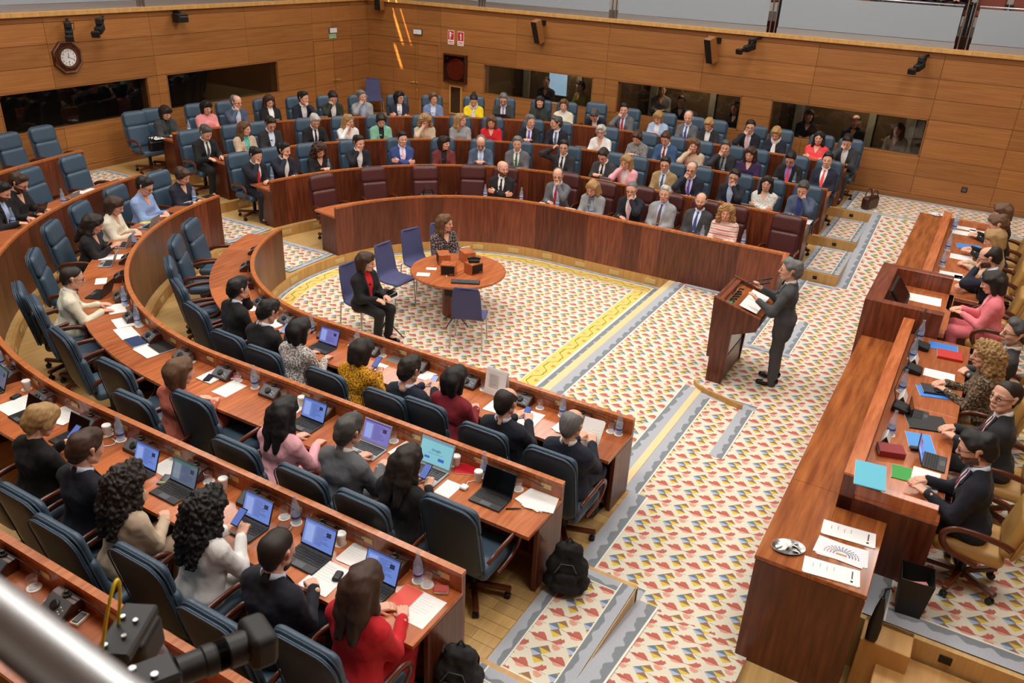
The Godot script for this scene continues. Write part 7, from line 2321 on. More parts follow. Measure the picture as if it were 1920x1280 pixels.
	{"pose": "type", "at": Vector3(-2.572, 0.180, 4.794), "yaw": 2.649, "turn": 0, "nod": 8, "s": 0.97, "jacket": K.cream, "shirt": K.white, "hair": "crop", "haircol": H.dbr, "lod": 0, "glasses": true, "label": "woman in white linen jacket", "chair": "blue"},
	{"pose": "desk", "at": Vector3(0.413, 0.180, 5.624), "yaw": 3.142, "turn": -20, "nod": 8, "s": 0.97, "jacket": K.orange, "hair": "bob", "haircol": H.lbr, "lod": 0, "label": "woman in orange top with straight brown hair", "chair": "blue"},
	{"pose": "type", "at": Vector3(1.753, 0.180, 5.650), "yaw": 3.142, "turn": 0, "nod": 8, "s": 0.97, "jacket": K.pink, "hair": "long", "haircol": H.blk, "lod": 0, "label": "woman in pale pink top with straight black hair", "chair": "blue"},
	{"pose": "type", "at": Vector3(2.490, 0.180, 5.650), "yaw": 3.142, "turn": 0, "nod": 8, "s": 1.02, "jacket": K.grey, "shirt": K.white, "hair": "short", "haircol": H.sgr, "lod": 0, "label": "grey haired man in grey suit at laptop", "chair": "blue"},
	{"pose": "phone", "at": Vector3(3.108, 0.180, 5.650), "yaw": 3.142, "turn": 0, "nod": 14, "s": 0.97, "jacket": K.black, "hair": "long", "haircol": H.dbr, "lod": 0, "label": "woman in black dress with long brown hair", "chair": "blue"},
	{"pose": "chin", "at": Vector3(-0.947, 0.000, 3.708), "yaw": 2.892, "turn": 10, "nod": 4, "s": 1.02, "jacket": K.black, "shirt": K.wblue, "hair": "short", "haircol": H.blk, "lod": 0, "mirror": true, "label": "man in black suit holding chin, front near row", "chair": "blue"},
	{"pose": "phone", "at": Vector3(-0.162, 0.000, 3.997), "yaw": 3.101, "turn": 0, "nod": 24, "s": 1.02, "jacket": K.black, "shirt": K.wblue, "hair": "short", "haircol": H.blk, "lod": 0, "glasses": true, "label": "man in black suit with glasses and phone", "chair": "blue"},
	{"pose": "type", "at": Vector3(0.408, 0.000, 4.050), "yaw": 3.142, "turn": -15, "nod": 4, "s": 0.97, "jacket": K.white, "hair": "bob", "haircol": H.blk, "lod": 0, "pattern": "floral", "label": "woman in white floral blouse with dark bob", "chair": "blue"},
	{"pose": "phone", "at": Vector3(1.288, 0.000, 4.050), "yaw": 3.142, "turn": 0, "nod": 24, "s": 0.97, "jacket": K.yellow, "hair": "bob", "haircol": H.dbr, "lod": 0, "pattern": "yellow", "label": "woman in yellow floral blouse", "chair": "blue"},
	{"pose": "hold", "at": Vector3(2.055, 0.000, 4.050), "yaw": 3.142, "turn": 0, "nod": 24, "s": 1.02, "jacket": K.navy, "shirt": K.wblue, "hair": "short", "haircol": H.dbr, "lod": 0, "label": "young man in navy suit looking at phone", "chair": "blue"},
	{"pose": "desk", "at": Vector3(2.478, 0.000, 3.978), "yaw": 3.142, "turn": -10, "nod": 8, "s": 0.97, "jacket": K.dred, "hair": "bob", "haircol": H.blk, "lod": 0, "label": "woman in dark red jacket with bob", "chair": "blue"},
	{"pose": "hold", "at": Vector3(3.204, 0.000, 4.050), "yaw": 3.142, "turn": 0, "nod": 16, "s": 1.02, "jacket": K.dnavy, "shirt": K.wblue, "hair": "ring", "haircol": H.dbr, "lod": 0, "label": "balding man in navy suit holding bright phone", "chair": "blue"},
	{"pose": "hold", "at": Vector3(3.906, 0.000, 4.050), "yaw": 3.142, "turn": 0, "nod": 14, "s": 1.02, "jacket": K.navy, "shirt": K.white, "hair": "ring", "haircol": H.gr, "lod": 0, "label": "grey balding man in navy suit reading sheets", "chair": "blue"},
	{"pose": "desk", "at": Vector3(7.138, 0.528, -4.775), "yaw": -1.571, "turn": 0, "nod": 18, "s": 0.97, "jacket": K.black, "hair": "bob", "haircol": H.lbr, "lod": 0, "label": "woman in black cardigan at the far bench end", "chair": "tan"},
	{"pose": "desk", "at": Vector3(7.121, 0.528, -3.727), "yaw": -1.571, "turn": 0, "nod": 26, "s": 1.02, "jacket": K.black, "hair": "short", "haircol": H.lbr, "lod": 0, "label": "fair haired man bent over papers on far bench", "chair": "tan"},
	{"pose": "desk", "at": Vector3(7.100, 0.528, -3.122), "yaw": -1.571, "turn": 0, "nod": 24, "s": 0.97, "jacket": K.beige, "hair": "bob", "haircol": H.bl, "lod": 0, "label": "blonde woman in beige top on far bench", "chair": "tan"},
	{"pose": "chin", "at": Vector3(7.098, 0.528, -1.945), "yaw": -1.571, "turn": 0, "nod": 14, "s": 1.02, "jacket": K.navy, "shirt": K.wblue, "hair": "ring", "haircol": H.dbr, "lod": 0, "beard": 2, "glasses": true, "mirror": true, "label": "bald bearded man in navy suit on far bench", "chair": "tan"},
	{"pose": "desk", "at": Vector3(7.149, 0.588, -0.943), "yaw": -1.571, "turn": 0, "nod": 20, "s": 0.97, "jacket": K.rose, "shirt": K.pink, "hair": "bob", "haircol": H.dbr, "lod": 0, "trousers": K.rose, "label": "woman in pink suit at the centre of bench", "chair": "tan"},
	{"pose": "lap", "at": Vector3(7.232, 0.528, 0.636), "yaw": -1.571, "turn": 20, "nod": 4, "s": 1.02, "jacket": K.dgrey, "shirt": K.white, "hair": "short", "haircol": H.sgr, "lod": 0, "beard": 3, "glasses": true, "label": "grey bearded man in grey suit at right edge", "chair": "tan"},
	{"pose": "desk", "at": Vector3(7.162, 0.528, 1.240), "yaw": -1.571, "turn": 20, "nod": 4, "s": 0.97, "jacket": K.beige, "hair": "curly", "haircol": H.bl, "lod": 0, "pattern": "leaf", "neck": false, "label": "blonde woman in leaf patterned blouse", "chair": "tan"},
	{"pose": "desk", "at": Vector3(7.335, 0.528, 2.268), "yaw": -1.571, "turn": 45, "nod": -6, "s": 1.02, "jacket": K.char, "shirt": K.white, "tie": K.dred, "hair": "crop", "haircol": H.dbr, "lod": 0, "glasses": true, "label": "man in dark suit with burgundy tie and glasses", "chair": "tan"},
	{"pose": "desk", "at": Vector3(7.200, 0.528, 3.348), "yaw": -1.571, "turn": 0, "nod": 14, "s": 1.02, "jacket": K.dnavy, "shirt": K.wblue, "tie": K.dred, "hair": "short", "haircol": H.blk, "lod": 0, "beard": 2, "glasses": true, "label": "dark bearded man at the near bench end", "chair": "tan"},
	{"pose": "speech", "at": Vector3(4.840, 0.008, -0.292), "yaw": -1.471, "turn": 8, "nod": 2, "s": 1, "jacket": K.spk, "shirt": K.white, "tie": K.navy, "hair": "short", "haircol": H.gr, "lod": 0, "trousers": K.spk, "label": "standing speaker in grey suit at the lectern"},
	{"pose": "steno", "at": Vector3(-0.735, -0.170, 1.457), "yaw": 1.500, "turn": 20, "nod": 8, "s": 0.97, "jacket": K.black, "shirt": K.red, "hair": "bob", "haircol": H.br, "lod": 0, "trousers": K.black, "label": "woman in black cardigan over red blouse with stenotype"},
	{"pose": "steno", "at": Vector3(-0.839, -0.170, -0.712), "yaw": 1.150, "turn": 25, "nod": 2, "s": 0.97, "jacket": K.white, "hair": "long", "haircol": H.lbr, "lod": 0, "pattern": "night", "trousers": K.black, "label": "woman in dark floral blouse with long brown hair"},
]
var chair_table := [
	["blue", Vector3(-8.442, 0.540, -0.995), 1.453, "empty blue leather armchair at the far left end holding a black handbag"],
	["blue", Vector3(-8.346, 0.540, 1.612), 1.762, "empty blue leather armchair at the left edge, back row"],
	["blue", Vector3(-8.451, 0.540, 0.914), 1.679, "empty blue leather armchair beside the left wall, back row, right of another"],
	["blue", Vector3(-6.517, 0.360, 2.326), 1.914, "empty blue leather armchair behind man in black polo shirt"],
	["blue", Vector3(-6.768, 0.360, 1.441), 1.781, "empty blue leather armchair at the end of third row, left block"],
	["blue", Vector3(-3.451, 0.180, 4.115), 2.444, "empty blue leather armchair, lower of two on the left bend"],
	["blue", Vector3(-2.118, 0.180, 4.935), 2.736, "empty blue leather armchair with wooden arms below woman in linen jacket"],
	["blue", Vector3(-1.181, 0.180, 5.247), 2.920, "large empty blue leather armchair seen from behind, left bend"],
	["blue", Vector3(-0.247, 0.180, 5.364), 3.096, "empty blue leather armchair left of woman in orange top"],
	["blue", Vector3(0.851, 0.180, 5.370), 3.142, "empty blue leather armchair right of woman in orange top"],
	["blue", Vector3(3.702, 0.180, 5.370), 3.142, "empty blue leather armchair at the aisle end above the backpack"],
	["blue", Vector3(-3.299, 0.000, 1.824), 2.076, "empty blue leather armchair by the aisle end, front near row"],
	["blue", Vector3(-2.895, 0.000, 2.414), 2.266, "second empty blue leather armchair from left aisle, front near row"],
	["blue", Vector3(-2.285, 0.000, 2.999), 2.491, "third empty blue leather armchair from left aisle, front near row"],
	["blue", Vector3(-1.623, 0.000, 3.403), 2.697, "fourth empty blue leather armchair from left aisle, front near row"],
	["brown", Vector3(-3.262, 0.000, -2.085), 1.002, "empty dark red leather armchair, second from left aisle"],
	["brown", Vector3(-3.594, 0.000, -1.140), 1.264, "empty dark red leather armchair at the left aisle end"],
	["brown", Vector3(-2.613, 0.000, -2.753), 0.759, "empty dark red leather armchair holding a black handbag"],
	["brown", Vector3(-1.982, 0.000, -3.360), 0.533, "empty dark red leather armchair left of bald bearded man"],
	["brown", Vector3(3.911, 0.000, -3.885), 0.000, "empty dark red leather armchair at the lectern aisle end"],
	["blue", Vector3(-1.936, 0.540, -8.687), 0.219, "blue leather armchair behind the stooping grey haired man"],
]
var item_table := [
	["sheets", Vector3(3.110, 0.721, 3.412), 0.00, "white sheet over blue folder by balding man in navy suit holding bright phone", "paper_stack", 0.25, 0.3, Color(0.93, 0.93, 0.92), 2],
	["sheets", Vector3(2.715, 0.721, 3.374), 0.00, "two loose white sheets by woman in dark red jacket with bob", "paper_stack", 0.21, 0.29, Color(0.93, 0.93, 0.92), 2],
	["sheets", Vector3(1.700, 0.721, 3.265), 0.00, "white notepad by young man in navy suit looking at phone", "paper_sheet", 0.16, 0.2, Color(0.93, 0.93, 0.92), 1],
	["sheets", Vector3(1.133, 0.721, 3.414), 0.00, "small white sheet by woman in yellow floral blouse", "paper_sheet", 0.14, 0.19, Color(0.93, 0.93, 0.92), 1],
	["sheets", Vector3(3.570, 0.721, 3.310), 0.00, "heap of white documents by grey balding man in navy suit reading sheets", "paper_stack", 0.28, 0.3, Color(0.93, 0.93, 0.92), 4],
	["slab", Vector3(1.194, 0.721, 3.160), 0.00, "grey closed notebook by woman in yellow floral blouse", "grey_notebook", "notebook", Vector3(0.22, 0.012, 0.15), Color(0.42, 0.42, 0.41), 0.5, 0.003],
	["slab", Vector3(0.854, 0.721, 3.337), 0.00, "small red card by woman in yellow floral blouse", "red_card", "card", Vector3(0.13, 0.006, 0.09), Color(0.7, 0.16, 0.15), 0.5, 0.003],
	["drinking_glass", Vector3(0.985, 0.721, 3.160), 0.00, "drinking glass by woman in yellow floral blouse"],
	["drinking_glass", Vector3(2.399, 0.721, 3.160), 0.00, "drinking glass by woman in dark red jacket with bob"],
	["drinking_glass", Vector3(3.112, 0.721, 3.160), 0.00, "drinking glass by balding man in navy suit holding bright phone"],
	["drinking_glass", Vector3(3.941, 0.721, 3.160), 0.00, "drinking glass by grey balding man in navy suit reading sheets"],
	["drinking_glass", Vector3(0.508, 0.721, 3.160), 0.00, "drinking glass by woman in white floral blouse with dark bob"],
	["water_bottle", Vector3(3.381, 0.721, 3.160), 0.00, "clear water bottle by balding man in navy suit holding bright phone"],
	["water_bottle", Vector3(4.029, 0.721, 3.160), 0.00, "clear water bottle by grey balding man in navy suit reading sheets"],
	["water_bottle", Vector3(0.599, 0.721, 3.160), 0.00, "clear water bottle by woman in white floral blouse with dark bob"],
	["smartphone", Vector3(3.757, 0.721, 3.347), 0.40, "black smartphone by grey balding man in navy suit reading sheets"],
	["slab", Vector3(3.801, 0.721, 3.160), 0.40, "small white and orange packet by grey balding man in navy suit reading sheets", "cigarette_packet", "packet", Vector3(0.06, 0.03, 0.09), Color(0.92, 0.85, 0.78), 0.5, 0.003],
	["binder", Vector3(2.570, 0.721, 3.160), 0.00, "white binder standing upright by woman in dark red jacket with bob"],
	["laptop", Vector3(0.276, 0.721, 3.430), 0.00, "black laptop with lit screen by woman in white floral blouse with dark bob", Color(0.1, 0.1, 0.11), 2, 0.3, 112],
	["drinking_glass", Vector3(-0.911, 0.721, 3.026), -0.29, "drinking glass by man in black suit holding chin, front near row"],
	["water_bottle", Vector3(-0.133, 0.721, 3.157), -0.04, "clear water bottle by man in black suit with glasses and phone"],
	["computer_mouse", Vector3(-0.130, 0.721, 3.157), 0.26, "computer mouse by man in black suit with glasses and phone"],
	["sheets", Vector3(-0.661, 0.721, 3.167), -0.21, "white documents by man in black suit holding chin, front near row", "paper_stack", 0.21, 0.29, Color(0.93, 0.93, 0.92), 2],
	["sheets", Vector3(-1.230, 0.721, 3.025), -0.39, "small white sheets by man in black suit holding chin, front near row", "paper_sheet", 0.15, 0.2, Color(0.93, 0.93, 0.92), 1],
	["laptop", Vector3(-2.816, 0.901, 4.168), -1.09, "black laptop with grey screen by woman in white linen jacket", Color(0.1, 0.1, 0.11), 3, 0.3, 112],
	["sheets", Vector3(-3.193, 0.901, 3.864), -0.69, "white notebook by woman in white linen jacket", "paper_sheet", 0.22, 0.14, Color(0.93, 0.93, 0.92), 1],
	["sheets", Vector3(-3.867, 0.901, 3.223), -0.88, "white sheets with pen by woman in black leather jacket", "paper_stack", 0.21, 0.29, Color(0.93, 0.93, 0.92), 2],
	["laptop", Vector3(-3.671, 0.901, 3.438), -0.82, "silver tablet with keyboard by woman in black leather jacket", Color(0.62, 0.63, 0.65), -1, 0.26, 112],
	["laptop", Vector3(-4.161, 0.901, 2.827), -0.97, "grey open laptop by woman in black leather jacket", Color(0.62, 0.63, 0.65), 0, 0.28, 112],
	["water_bottle", Vector3(-2.260, 0.901, 4.189), -0.49, "clear water bottle by woman in white linen jacket, left one"],
	["water_bottle", Vector3(-1.668, 0.901, 4.458), -0.36, "clear water bottle by woman in white linen jacket, right one"],
	["water_bottle", Vector3(-3.980, 0.901, 2.741), -0.97, "clear water bottle by woman in black leather jacket"],
	["water_bottle", Vector3(0.579, 0.901, 4.760), 0.00, "clear water bottle by woman in orange top with straight brown hair"],
	["sheets", Vector3(-2.265, 0.901, 4.312), -0.48, "white writing pad by woman in white linen jacket", "paper_sheet", 0.3, 0.2, Color(0.93, 0.93, 0.92), 1],
	["sheets", Vector3(-1.848, 0.901, 4.497), -0.39, "white folder under a mouse by woman in white linen jacket", "paper_sheet", 0.3, 0.25, Color(0.93, 0.93, 0.92), 1],
	["sheets", Vector3(-1.586, 0.901, 4.676), -0.33, "white landscape sheet by woman in white linen jacket", "paper_sheet", 0.34, 0.2, Color(0.93, 0.93, 0.92), 1],
	["slab", Vector3(-1.284, 0.901, 4.779), -0.26, "dark tablet with bluish screen by woman in white linen jacket", "blue_tablet", "tablet", Vector3(0.26, 0.02, 0.17), Color(0.22, 0.28, 0.42), 0.15, 0.003],
	["sheets", Vector3(-0.996, 0.901, 4.813), -0.20, "two white sheets by woman in white linen jacket", "paper_stack", 0.32, 0.24, Color(0.93, 0.93, 0.92), 2],
	["slab", Vector3(-0.937, 0.901, 4.667), -0.20, "black leather folder by woman in white linen jacket", "leather_folder", "folder", Vector3(0.28, 0.016, 0.26), Color(0.06, 0.06, 0.065), 0.5, 0.003],
	["drinking_glass", Vector3(-1.143, 0.901, 4.621), -0.24, "drinking glass by woman in white linen jacket, right one"],
	["drinking_glass", Vector3(-0.408, 0.901, 4.743), -0.09, "drinking glass by woman in orange top with straight brown hair, leftmost"],
	["drinking_glass", Vector3(0.989, 0.901, 4.760), 0.00, "drinking glass by woman in orange top with straight brown hair, rightmost"],
	["drinking_glass", Vector3(0.325, 0.901, 4.760), 0.00, "drinking glass by woman in orange top with straight brown hair, middle one"],
	["drinking_glass", Vector3(-1.620, 0.901, 4.476), -0.35, "drinking glass by woman in white linen jacket, left one"],
	["paper_cup", Vector3(1.236, 0.901, 4.760), 0.00, "lidded paper coffee cup by woman in pale pink top with straight black hair"],
	["sheets", Vector3(0.384, 0.901, 4.928), 0.00, "blank white sheet by woman in orange top with straight brown hair", "paper_sheet", 0.21, 0.29, Color(0.93, 0.93, 0.92), 1],
	["slab", Vector3(0.043, 0.901, 4.837), 0.00, "white notebook with two phones by woman in orange top with straight brown hair", "notebook", "notebook", Vector3(0.22, 0.012, 0.28), Color(0.9, 0.9, 0.9), 0.5, 0.003],
	["smartphone", Vector3(0.051, 0.915, 4.903), 0.40, "smartphone lying on white notebook by woman in orange top with straight brown hair"],
	["slab", Vector3(0.249, 0.901, 4.760), 0.50, "bright pink pouch by woman in orange top with straight brown hair", "pink_pouch", "pouch", Vector3(0.17, 0.03, 0.06), Color(0.82, 0.15, 0.42), 0.5, 0.012],
	["sheets", Vector3(1.179, 0.901, 4.799), 0.00, "printed white report by woman in pale pink top with straight black hair", "paper_stack", 0.21, 0.29, Color(0.93, 0.93, 0.92), 2],
	["laptop", Vector3(1.522, 0.901, 5.030), 0.00, "dark laptop with blue screen by woman in pale pink top with straight black hair", Color(0.1, 0.1, 0.11), 0, 0.3, 112],
	["laptop", Vector3(2.287, 0.901, 5.030), 0.00, "silver laptop with violet screen by grey haired man in grey suit at laptop", Color(0.62, 0.63, 0.65), 2, 0.32, 112],
	["laptop", Vector3(2.954, 0.901, 5.030), 0.00, "wide silver laptop with pale blue screen by woman in black dress with long brown hair", Color(0.62, 0.63, 0.65), 1, 0.36, 112],
	["drinking_glass", Vector3(2.396, 0.901, 4.760), 0.00, "drinking glass by grey haired man in grey suit at laptop"],
	["water_bottle", Vector3(2.027, 0.901, 4.863), 0.00, "clear water bottle by woman in pale pink top with straight black hair"],
	["sheets", Vector3(2.598, 0.901, 4.807), 0.00, "loose white papers by grey haired man in grey suit at laptop", "paper_stack", 0.21, 0.29, Color(0.93, 0.93, 0.92), 3],
	["slab", Vector3(3.221, 0.901, 4.760), 0.50, "bright red envelope by woman in black dress with long brown hair", "red_envelope", "envelope", Vector3(0.22, 0.008, 0.16), Color(0.78, 0.06, 0.14), 0.5, 0.003],
	["paper_cup", Vector3(3.402, 0.901, 4.849), 0.00, "lidded paper coffee cup by woman in black dress with long brown hair, right one"],
	["paper_cup", Vector3(3.108, 0.901, 4.760), 0.00, "lidded paper coffee cup by woman in black dress with long brown hair, left one"],
	["drinking_glass", Vector3(3.079, 0.901, 4.760), 0.00, "drinking glass by woman in black dress with long brown hair, left one"],
	["water_bottle", Vector3(3.403, 0.901, 4.760), 0.00, "clear water bottle by woman in black dress with long brown hair"],
	["sheets", Vector3(3.246, 0.901, 5.094), 0.00, "white memo pad by woman in black dress with long brown hair", "paper_sheet", 0.16, 0.22, Color(0.93, 0.93, 0.92), 1],
	["white_mouse", Vector3(3.358, 0.901, 5.011), 0.00, "round white computer mouse by woman in black dress with long brown hair"],
	["laptop", Vector3(3.635, 0.901, 5.030), 0.00, "black laptop with dark screen by woman in black dress with long brown hair", Color(0.1, 0.1, 0.11), -1, 0.31, 112],
	["drinking_glass", Vector3(3.760, 0.901, 4.760), 0.00, "drinking glass by woman in black dress with long brown hair, right one"],
	["sheets", Vector3(3.986, 0.901, 4.768), 0.00, "thick stack of white papers by woman in black dress with long brown hair", "paper_stack", 0.26, 0.3, Color(0.93, 0.93, 0.92), 6],
	["pen", Vector3(3.862, 0.901, 5.027), 0.60, "black pen by woman in black dress with long brown hair"],
	["water_bottle", Vector3(-1.569, 1.081, 6.112), -0.25, "clear water bottle by blonde woman in black floral top, left one"],
	["laptop", Vector3(-1.206, 1.081, 6.469), -0.18, "dark laptop at left edge by blonde woman in black floral top", Color(0.1, 0.1, 0.11), 3, 0.3, 112],
	["sheets", Vector3(-0.698, 1.081, 6.458), -0.11, "white sheets by blonde woman in black floral top", "paper_stack", 0.3, 0.3, Color(0.93, 0.93, 0.92), 2],
	["computer_mouse", Vector3(-0.859, 1.081, 6.395), 0.17, "computer mouse by blonde woman in black floral top"],
	["drinking_glass", Vector3(-0.937, 1.081, 6.240), -0.15, "drinking glass by blonde woman in black floral top, left one"],
	["paper_cup", Vector3(-0.910, 1.081, 6.244), -0.14, "lidded paper coffee cup by blonde woman in black floral top, left one"],
	["drinking_glass", Vector3(-0.475, 1.081, 6.292), -0.08, "drinking glass by blonde woman in black floral top, right one"],
	["laptop", Vector3(-0.461, 1.081, 6.564), -0.07, "black tablet standing on its cover by blonde woman in black floral top", Color(0.1, 0.1, 0.11), -1, 0.24, 112],
	["sheets", Vector3(-0.215, 1.081, 6.306), -0.03, "pile of white documents by blonde woman in black floral top", "paper_stack", 0.26, 0.3, Color(0.93, 0.93, 0.92), 4],
	["laptop", Vector3(0.210, 1.081, 6.580), 0.00, "black tablet with keyboard by blonde woman in black floral top", Color(0.1, 0.1, 0.11), -1, 0.27, 112],
	["paper_cup", Vector3(0.407, 1.081, 6.322), 0.00, "lidded paper coffee cup by blonde woman in black floral top, right one"],
	["cables", Vector3(0.436, 1.081, 6.310), 0.00, "tangle of white cables by blonde woman in black floral top"],
	["water_bottle", Vector3(0.570, 1.081, 6.310), 0.00, "clear water bottle by blonde woman in black floral top, right one"],
	["drinking_glass", Vector3(0.994, 1.081, 6.310), 0.00, "drinking glass by man in navy jacket between blonde and curly women"],
	["laptop", Vector3(1.104, 1.081, 6.580), 0.00, "slim laptop with light blue screen by man in navy jacket between blonde and curly women", Color(0.1, 0.1, 0.11), 0, 0.29, 112],
	["sheets", Vector3(1.240, 1.081, 6.319), 0.00, "blank white sheet by man in navy jacket between blonde and curly women", "paper_sheet", 0.21, 0.29, Color(0.93, 0.93, 0.92), 1],
	["laptop", Vector3(1.564, 1.081, 6.580), 0.00, "dark laptop showing a document by man in navy jacket between blonde and curly women", Color(0.1, 0.1, 0.11), 3, 0.3, 112],
	["paper_cup", Vector3(1.863, 1.081, 6.310), 0.00, "lidded paper coffee cup by woman in beige blazer with curly dark brown hair"],
	["drinking_glass", Vector3(1.686, 1.081, 6.310), 0.00, "drinking glass by woman in beige blazer with curly dark brown hair"],
	["smartphone", Vector3(1.369, 1.081, 6.494), 0.40, "black smartphone by man in navy jacket between blonde and curly women"],
	["highlighter", Vector3(1.429, 1.081, 6.513), 0.50, "yellow highlighter pen by man in navy jacket between blonde and curly women"],
	["laptop", Vector3(2.387, 1.081, 6.580), 0.00, "slim laptop with chat window by woman in white jacket with long black wavy hair", Color(0.1, 0.1, 0.11), 0, 0.3, 112],
	["water_bottle", Vector3(2.656, 1.081, 6.310), 0.00, "clear water bottle by woman in white jacket with long black wavy hair"],
	["slab", Vector3(2.631, 1.081, 6.411), 0.30, "brown power adapter block by woman in white jacket with long black wavy hair", "power_adapter", "adapter", Vector3(0.1, 0.035, 0.06), Color(0.4, 0.22, 0.14), 0.5, 0.006],
	["drinking_glass", Vector3(2.530, 1.081, 6.310), 0.00, "drinking glass by woman in white jacket with long black wavy hair"],
	["smartphone", Vector3(2.826, 1.081, 6.611), 0.40, "smartphone with lit screen by woman in white jacket with long black wavy hair"],
	["laptop", Vector3(3.009, 1.081, 6.580), 0.00, "slim laptop with web page by cropped man in navy suit seen from behind", Color(0.1, 0.1, 0.11), 0, 0.31, 112],
	["sheets", Vector3(3.254, 1.081, 6.646), 0.00, "white sheets under a mouse by cropped man in navy suit seen from behind", "paper_stack", 0.24, 0.3, Color(0.93, 0.93, 0.92), 2],
	["computer_mouse", Vector3(3.327, 1.081, 6.598), 0.30, "computer mouse by cropped man in navy suit seen from behind"],
	["sheets", Vector3(3.280, 1.081, 6.310), 0.00, "white printed sheets by cropped man in navy suit seen from behind", "paper_stack", 0.21, 0.29, Color(0.93, 0.93, 0.92), 2],
	["paper_cup", Vector3(3.111, 1.081, 6.310), 0.00, "lidded paper coffee cup by cropped man in navy suit seen from behind"],
	["drinking_glass", Vector3(3.096, 1.081, 6.310), 0.00, "drinking glass by cropped man in navy suit seen from behind"],
	["laptop", Vector3(3.600, 1.081, 6.580), 0.00, "slim laptop with bluish screen by woman in bright red jacket, nearest the camera", Color(0.1, 0.1, 0.11), 0, 0.3, 112],
	["smartphone", Vector3(3.492, 1.081, 6.310), 0.40, "black smartphone by woman in bright red jacket, nearest the camera"],
	["slab", Vector3(3.621, 1.081, 6.310), 0.40, "white tissue packet by woman in bright red jacket, nearest the camera", "tissue_packet", "packet", Vector3(0.11, 0.02, 0.06), Color(0.88, 0.9, 0.93), 0.5, 0.006],
	["water_bottle", Vector3(3.820, 1.081, 6.310), 0.00, "clear water bottle by woman in bright red jacket, nearest the camera"],
	["drinking_glass", Vector3(3.899, 1.081, 6.310), 0.00, "drinking glass by woman in bright red jacket, nearest the camera"],
	["slab", Vector3(4.017, 1.081, 6.310), 0.50, "small red and white box by woman in bright red jacket, nearest the camera", "red_box", "box", Vector3(0.1, 0.03, 0.07), Color(0.72, 0.3, 0.28), 0.5, 0.004],
	["sheets", Vector3(4.012, 1.081, 6.524), 0.00, "white sheet with pen by woman in bright red jacket, nearest the camera", "paper_sheet", 0.21, 0.29, Color(0.93, 0.93, 0.92), 1],
	["slab", Vector3(3.850, 1.081, 6.489), 0.00, "coral red notebook by woman in bright red jacket, nearest the camera", "red_notebook", "notebook", Vector3(0.15, 0.012, 0.2), Color(0.85, 0.3, 0.24), 0.5, 0.003],
	["laptop", Vector3(1.542, 1.261, 8.160), 0.00, "laptop cut by the left edge by woman in dark cardigan over green top", Color(0.1, 0.1, 0.11), 2, 0.3, 112],
	["drinking_glass", Vector3(1.875, 1.261, 7.890), 0.00, "drinking glass by woman in dark cardigan over green top, left one"],
	["slab", Vector3(2.380, 1.261, 7.909), 0.20, "small grey pouch by woman in dark cardigan over green top", "grey_pouch", "pouch", Vector3(0.06, 0.03, 0.1), Color(0.3, 0.31, 0.32), 0.5, 0.012],
	["drinking_glass", Vector3(3.143, 1.261, 7.890), 0.00, "drinking glass by woman in dark cardigan over green top, right one"],
	["water_bottle", Vector3(3.160, 1.261, 7.890), 0.00, "clear water bottle by woman in dark cardigan over green top, right one"],
	["cables", Vector3(2.131, 1.261, 7.924), 0.00, "white earphone cable by woman in dark cardigan over green top"],
	["laptop", Vector3(-5.872, 1.081, 3.074), -1.09, "dark laptop by man in black polo shirt with brown beard", Color(0.1, 0.1, 0.11), -1, 0.3, 112],
	["water_bottle", Vector3(-5.721, 1.081, 3.478), -1.02, "clear water bottle by bearded man in black jacket at the left edge"],
	["water_bottle", Vector3(-6.065, 1.081, 2.447), -1.19, "clear water bottle by man in black polo shirt with brown beard"],
	["laptop", Vector3(-6.209, 1.081, 2.242), -1.22, "silver tablet by man in black polo shirt with brown beard", Color(0.62, 0.63, 0.65), -1, 0.22, 112],
	["sheets", Vector3(-6.397, 1.081, 1.675), -1.31, "white documents by man in black polo shirt with brown beard", "paper_stack", 0.21, 0.29, Color(0.93, 0.93, 0.92), 2],
	["sheets", Vector3(-6.440, 1.081, 1.850), -1.29, "white leaflet by man in black polo shirt with brown beard", "paper_sheet", 0.15, 0.29, Color(0.93, 0.93, 0.92), 1],
	["sheets", Vector3(-5.088, 0.901, 0.798), -1.42, "white papers by woman in navy sleeveless top with short hair", "paper_stack", 0.21, 0.29, Color(0.93, 0.93, 0.92), 2],
	["slab", Vector3(-4.769, 0.901, 1.843), -1.20, "yellow folder by man in pale blue checked shirt with glasses", "yellow_folder", "folder", Vector3(0.3, 0.01, 0.22), Color(0.9, 0.82, 0.35), 0.5, 0.003],
	["slab", Vector3(-4.851, 0.901, 1.450), -1.28, "dark tablet by man in pale blue checked shirt with glasses", "dark_tablet", "tablet", Vector3(0.2, 0.012, 0.13), Color(0.12, 0.13, 0.15), 0.2, 0.003],
	["laptop", Vector3(-4.595, 0.901, 2.047), -1.15, "silver laptop by woman in white sleeveless top with auburn bun", Color(0.62, 0.63, 0.65), -1, 0.28, 112],
	["water_bottle", Vector3(-5.114, 0.901, 0.681), -1.44, "clear water bottle by woman in navy sleeveless top with short hair"],
	["slab", Vector3(-5.139, 0.901, 0.343), -1.50, "black tablet by woman in navy sleeveless top with short hair", "black_tablet", "tablet", Vector3(0.24, 0.012, 0.17), Color(0.07, 0.07, 0.08), 0.2, 0.003],
	["sheets", Vector3(-0.485, 0.721, -3.517), -3.00, "white paper sheet by balding man in grey suit with scarlet tie", "paper_sheet", 0.21, 0.29, Color(0.93, 0.93, 0.92), 1],
	["sheets", Vector3(0.052, 0.721, -3.511), -3.14, "white paper sheet by blonde woman in pale grey jacket writing, leftmost", "paper_sheet", 0.21, 0.29, Color(0.93, 0.93, 0.92), 1],
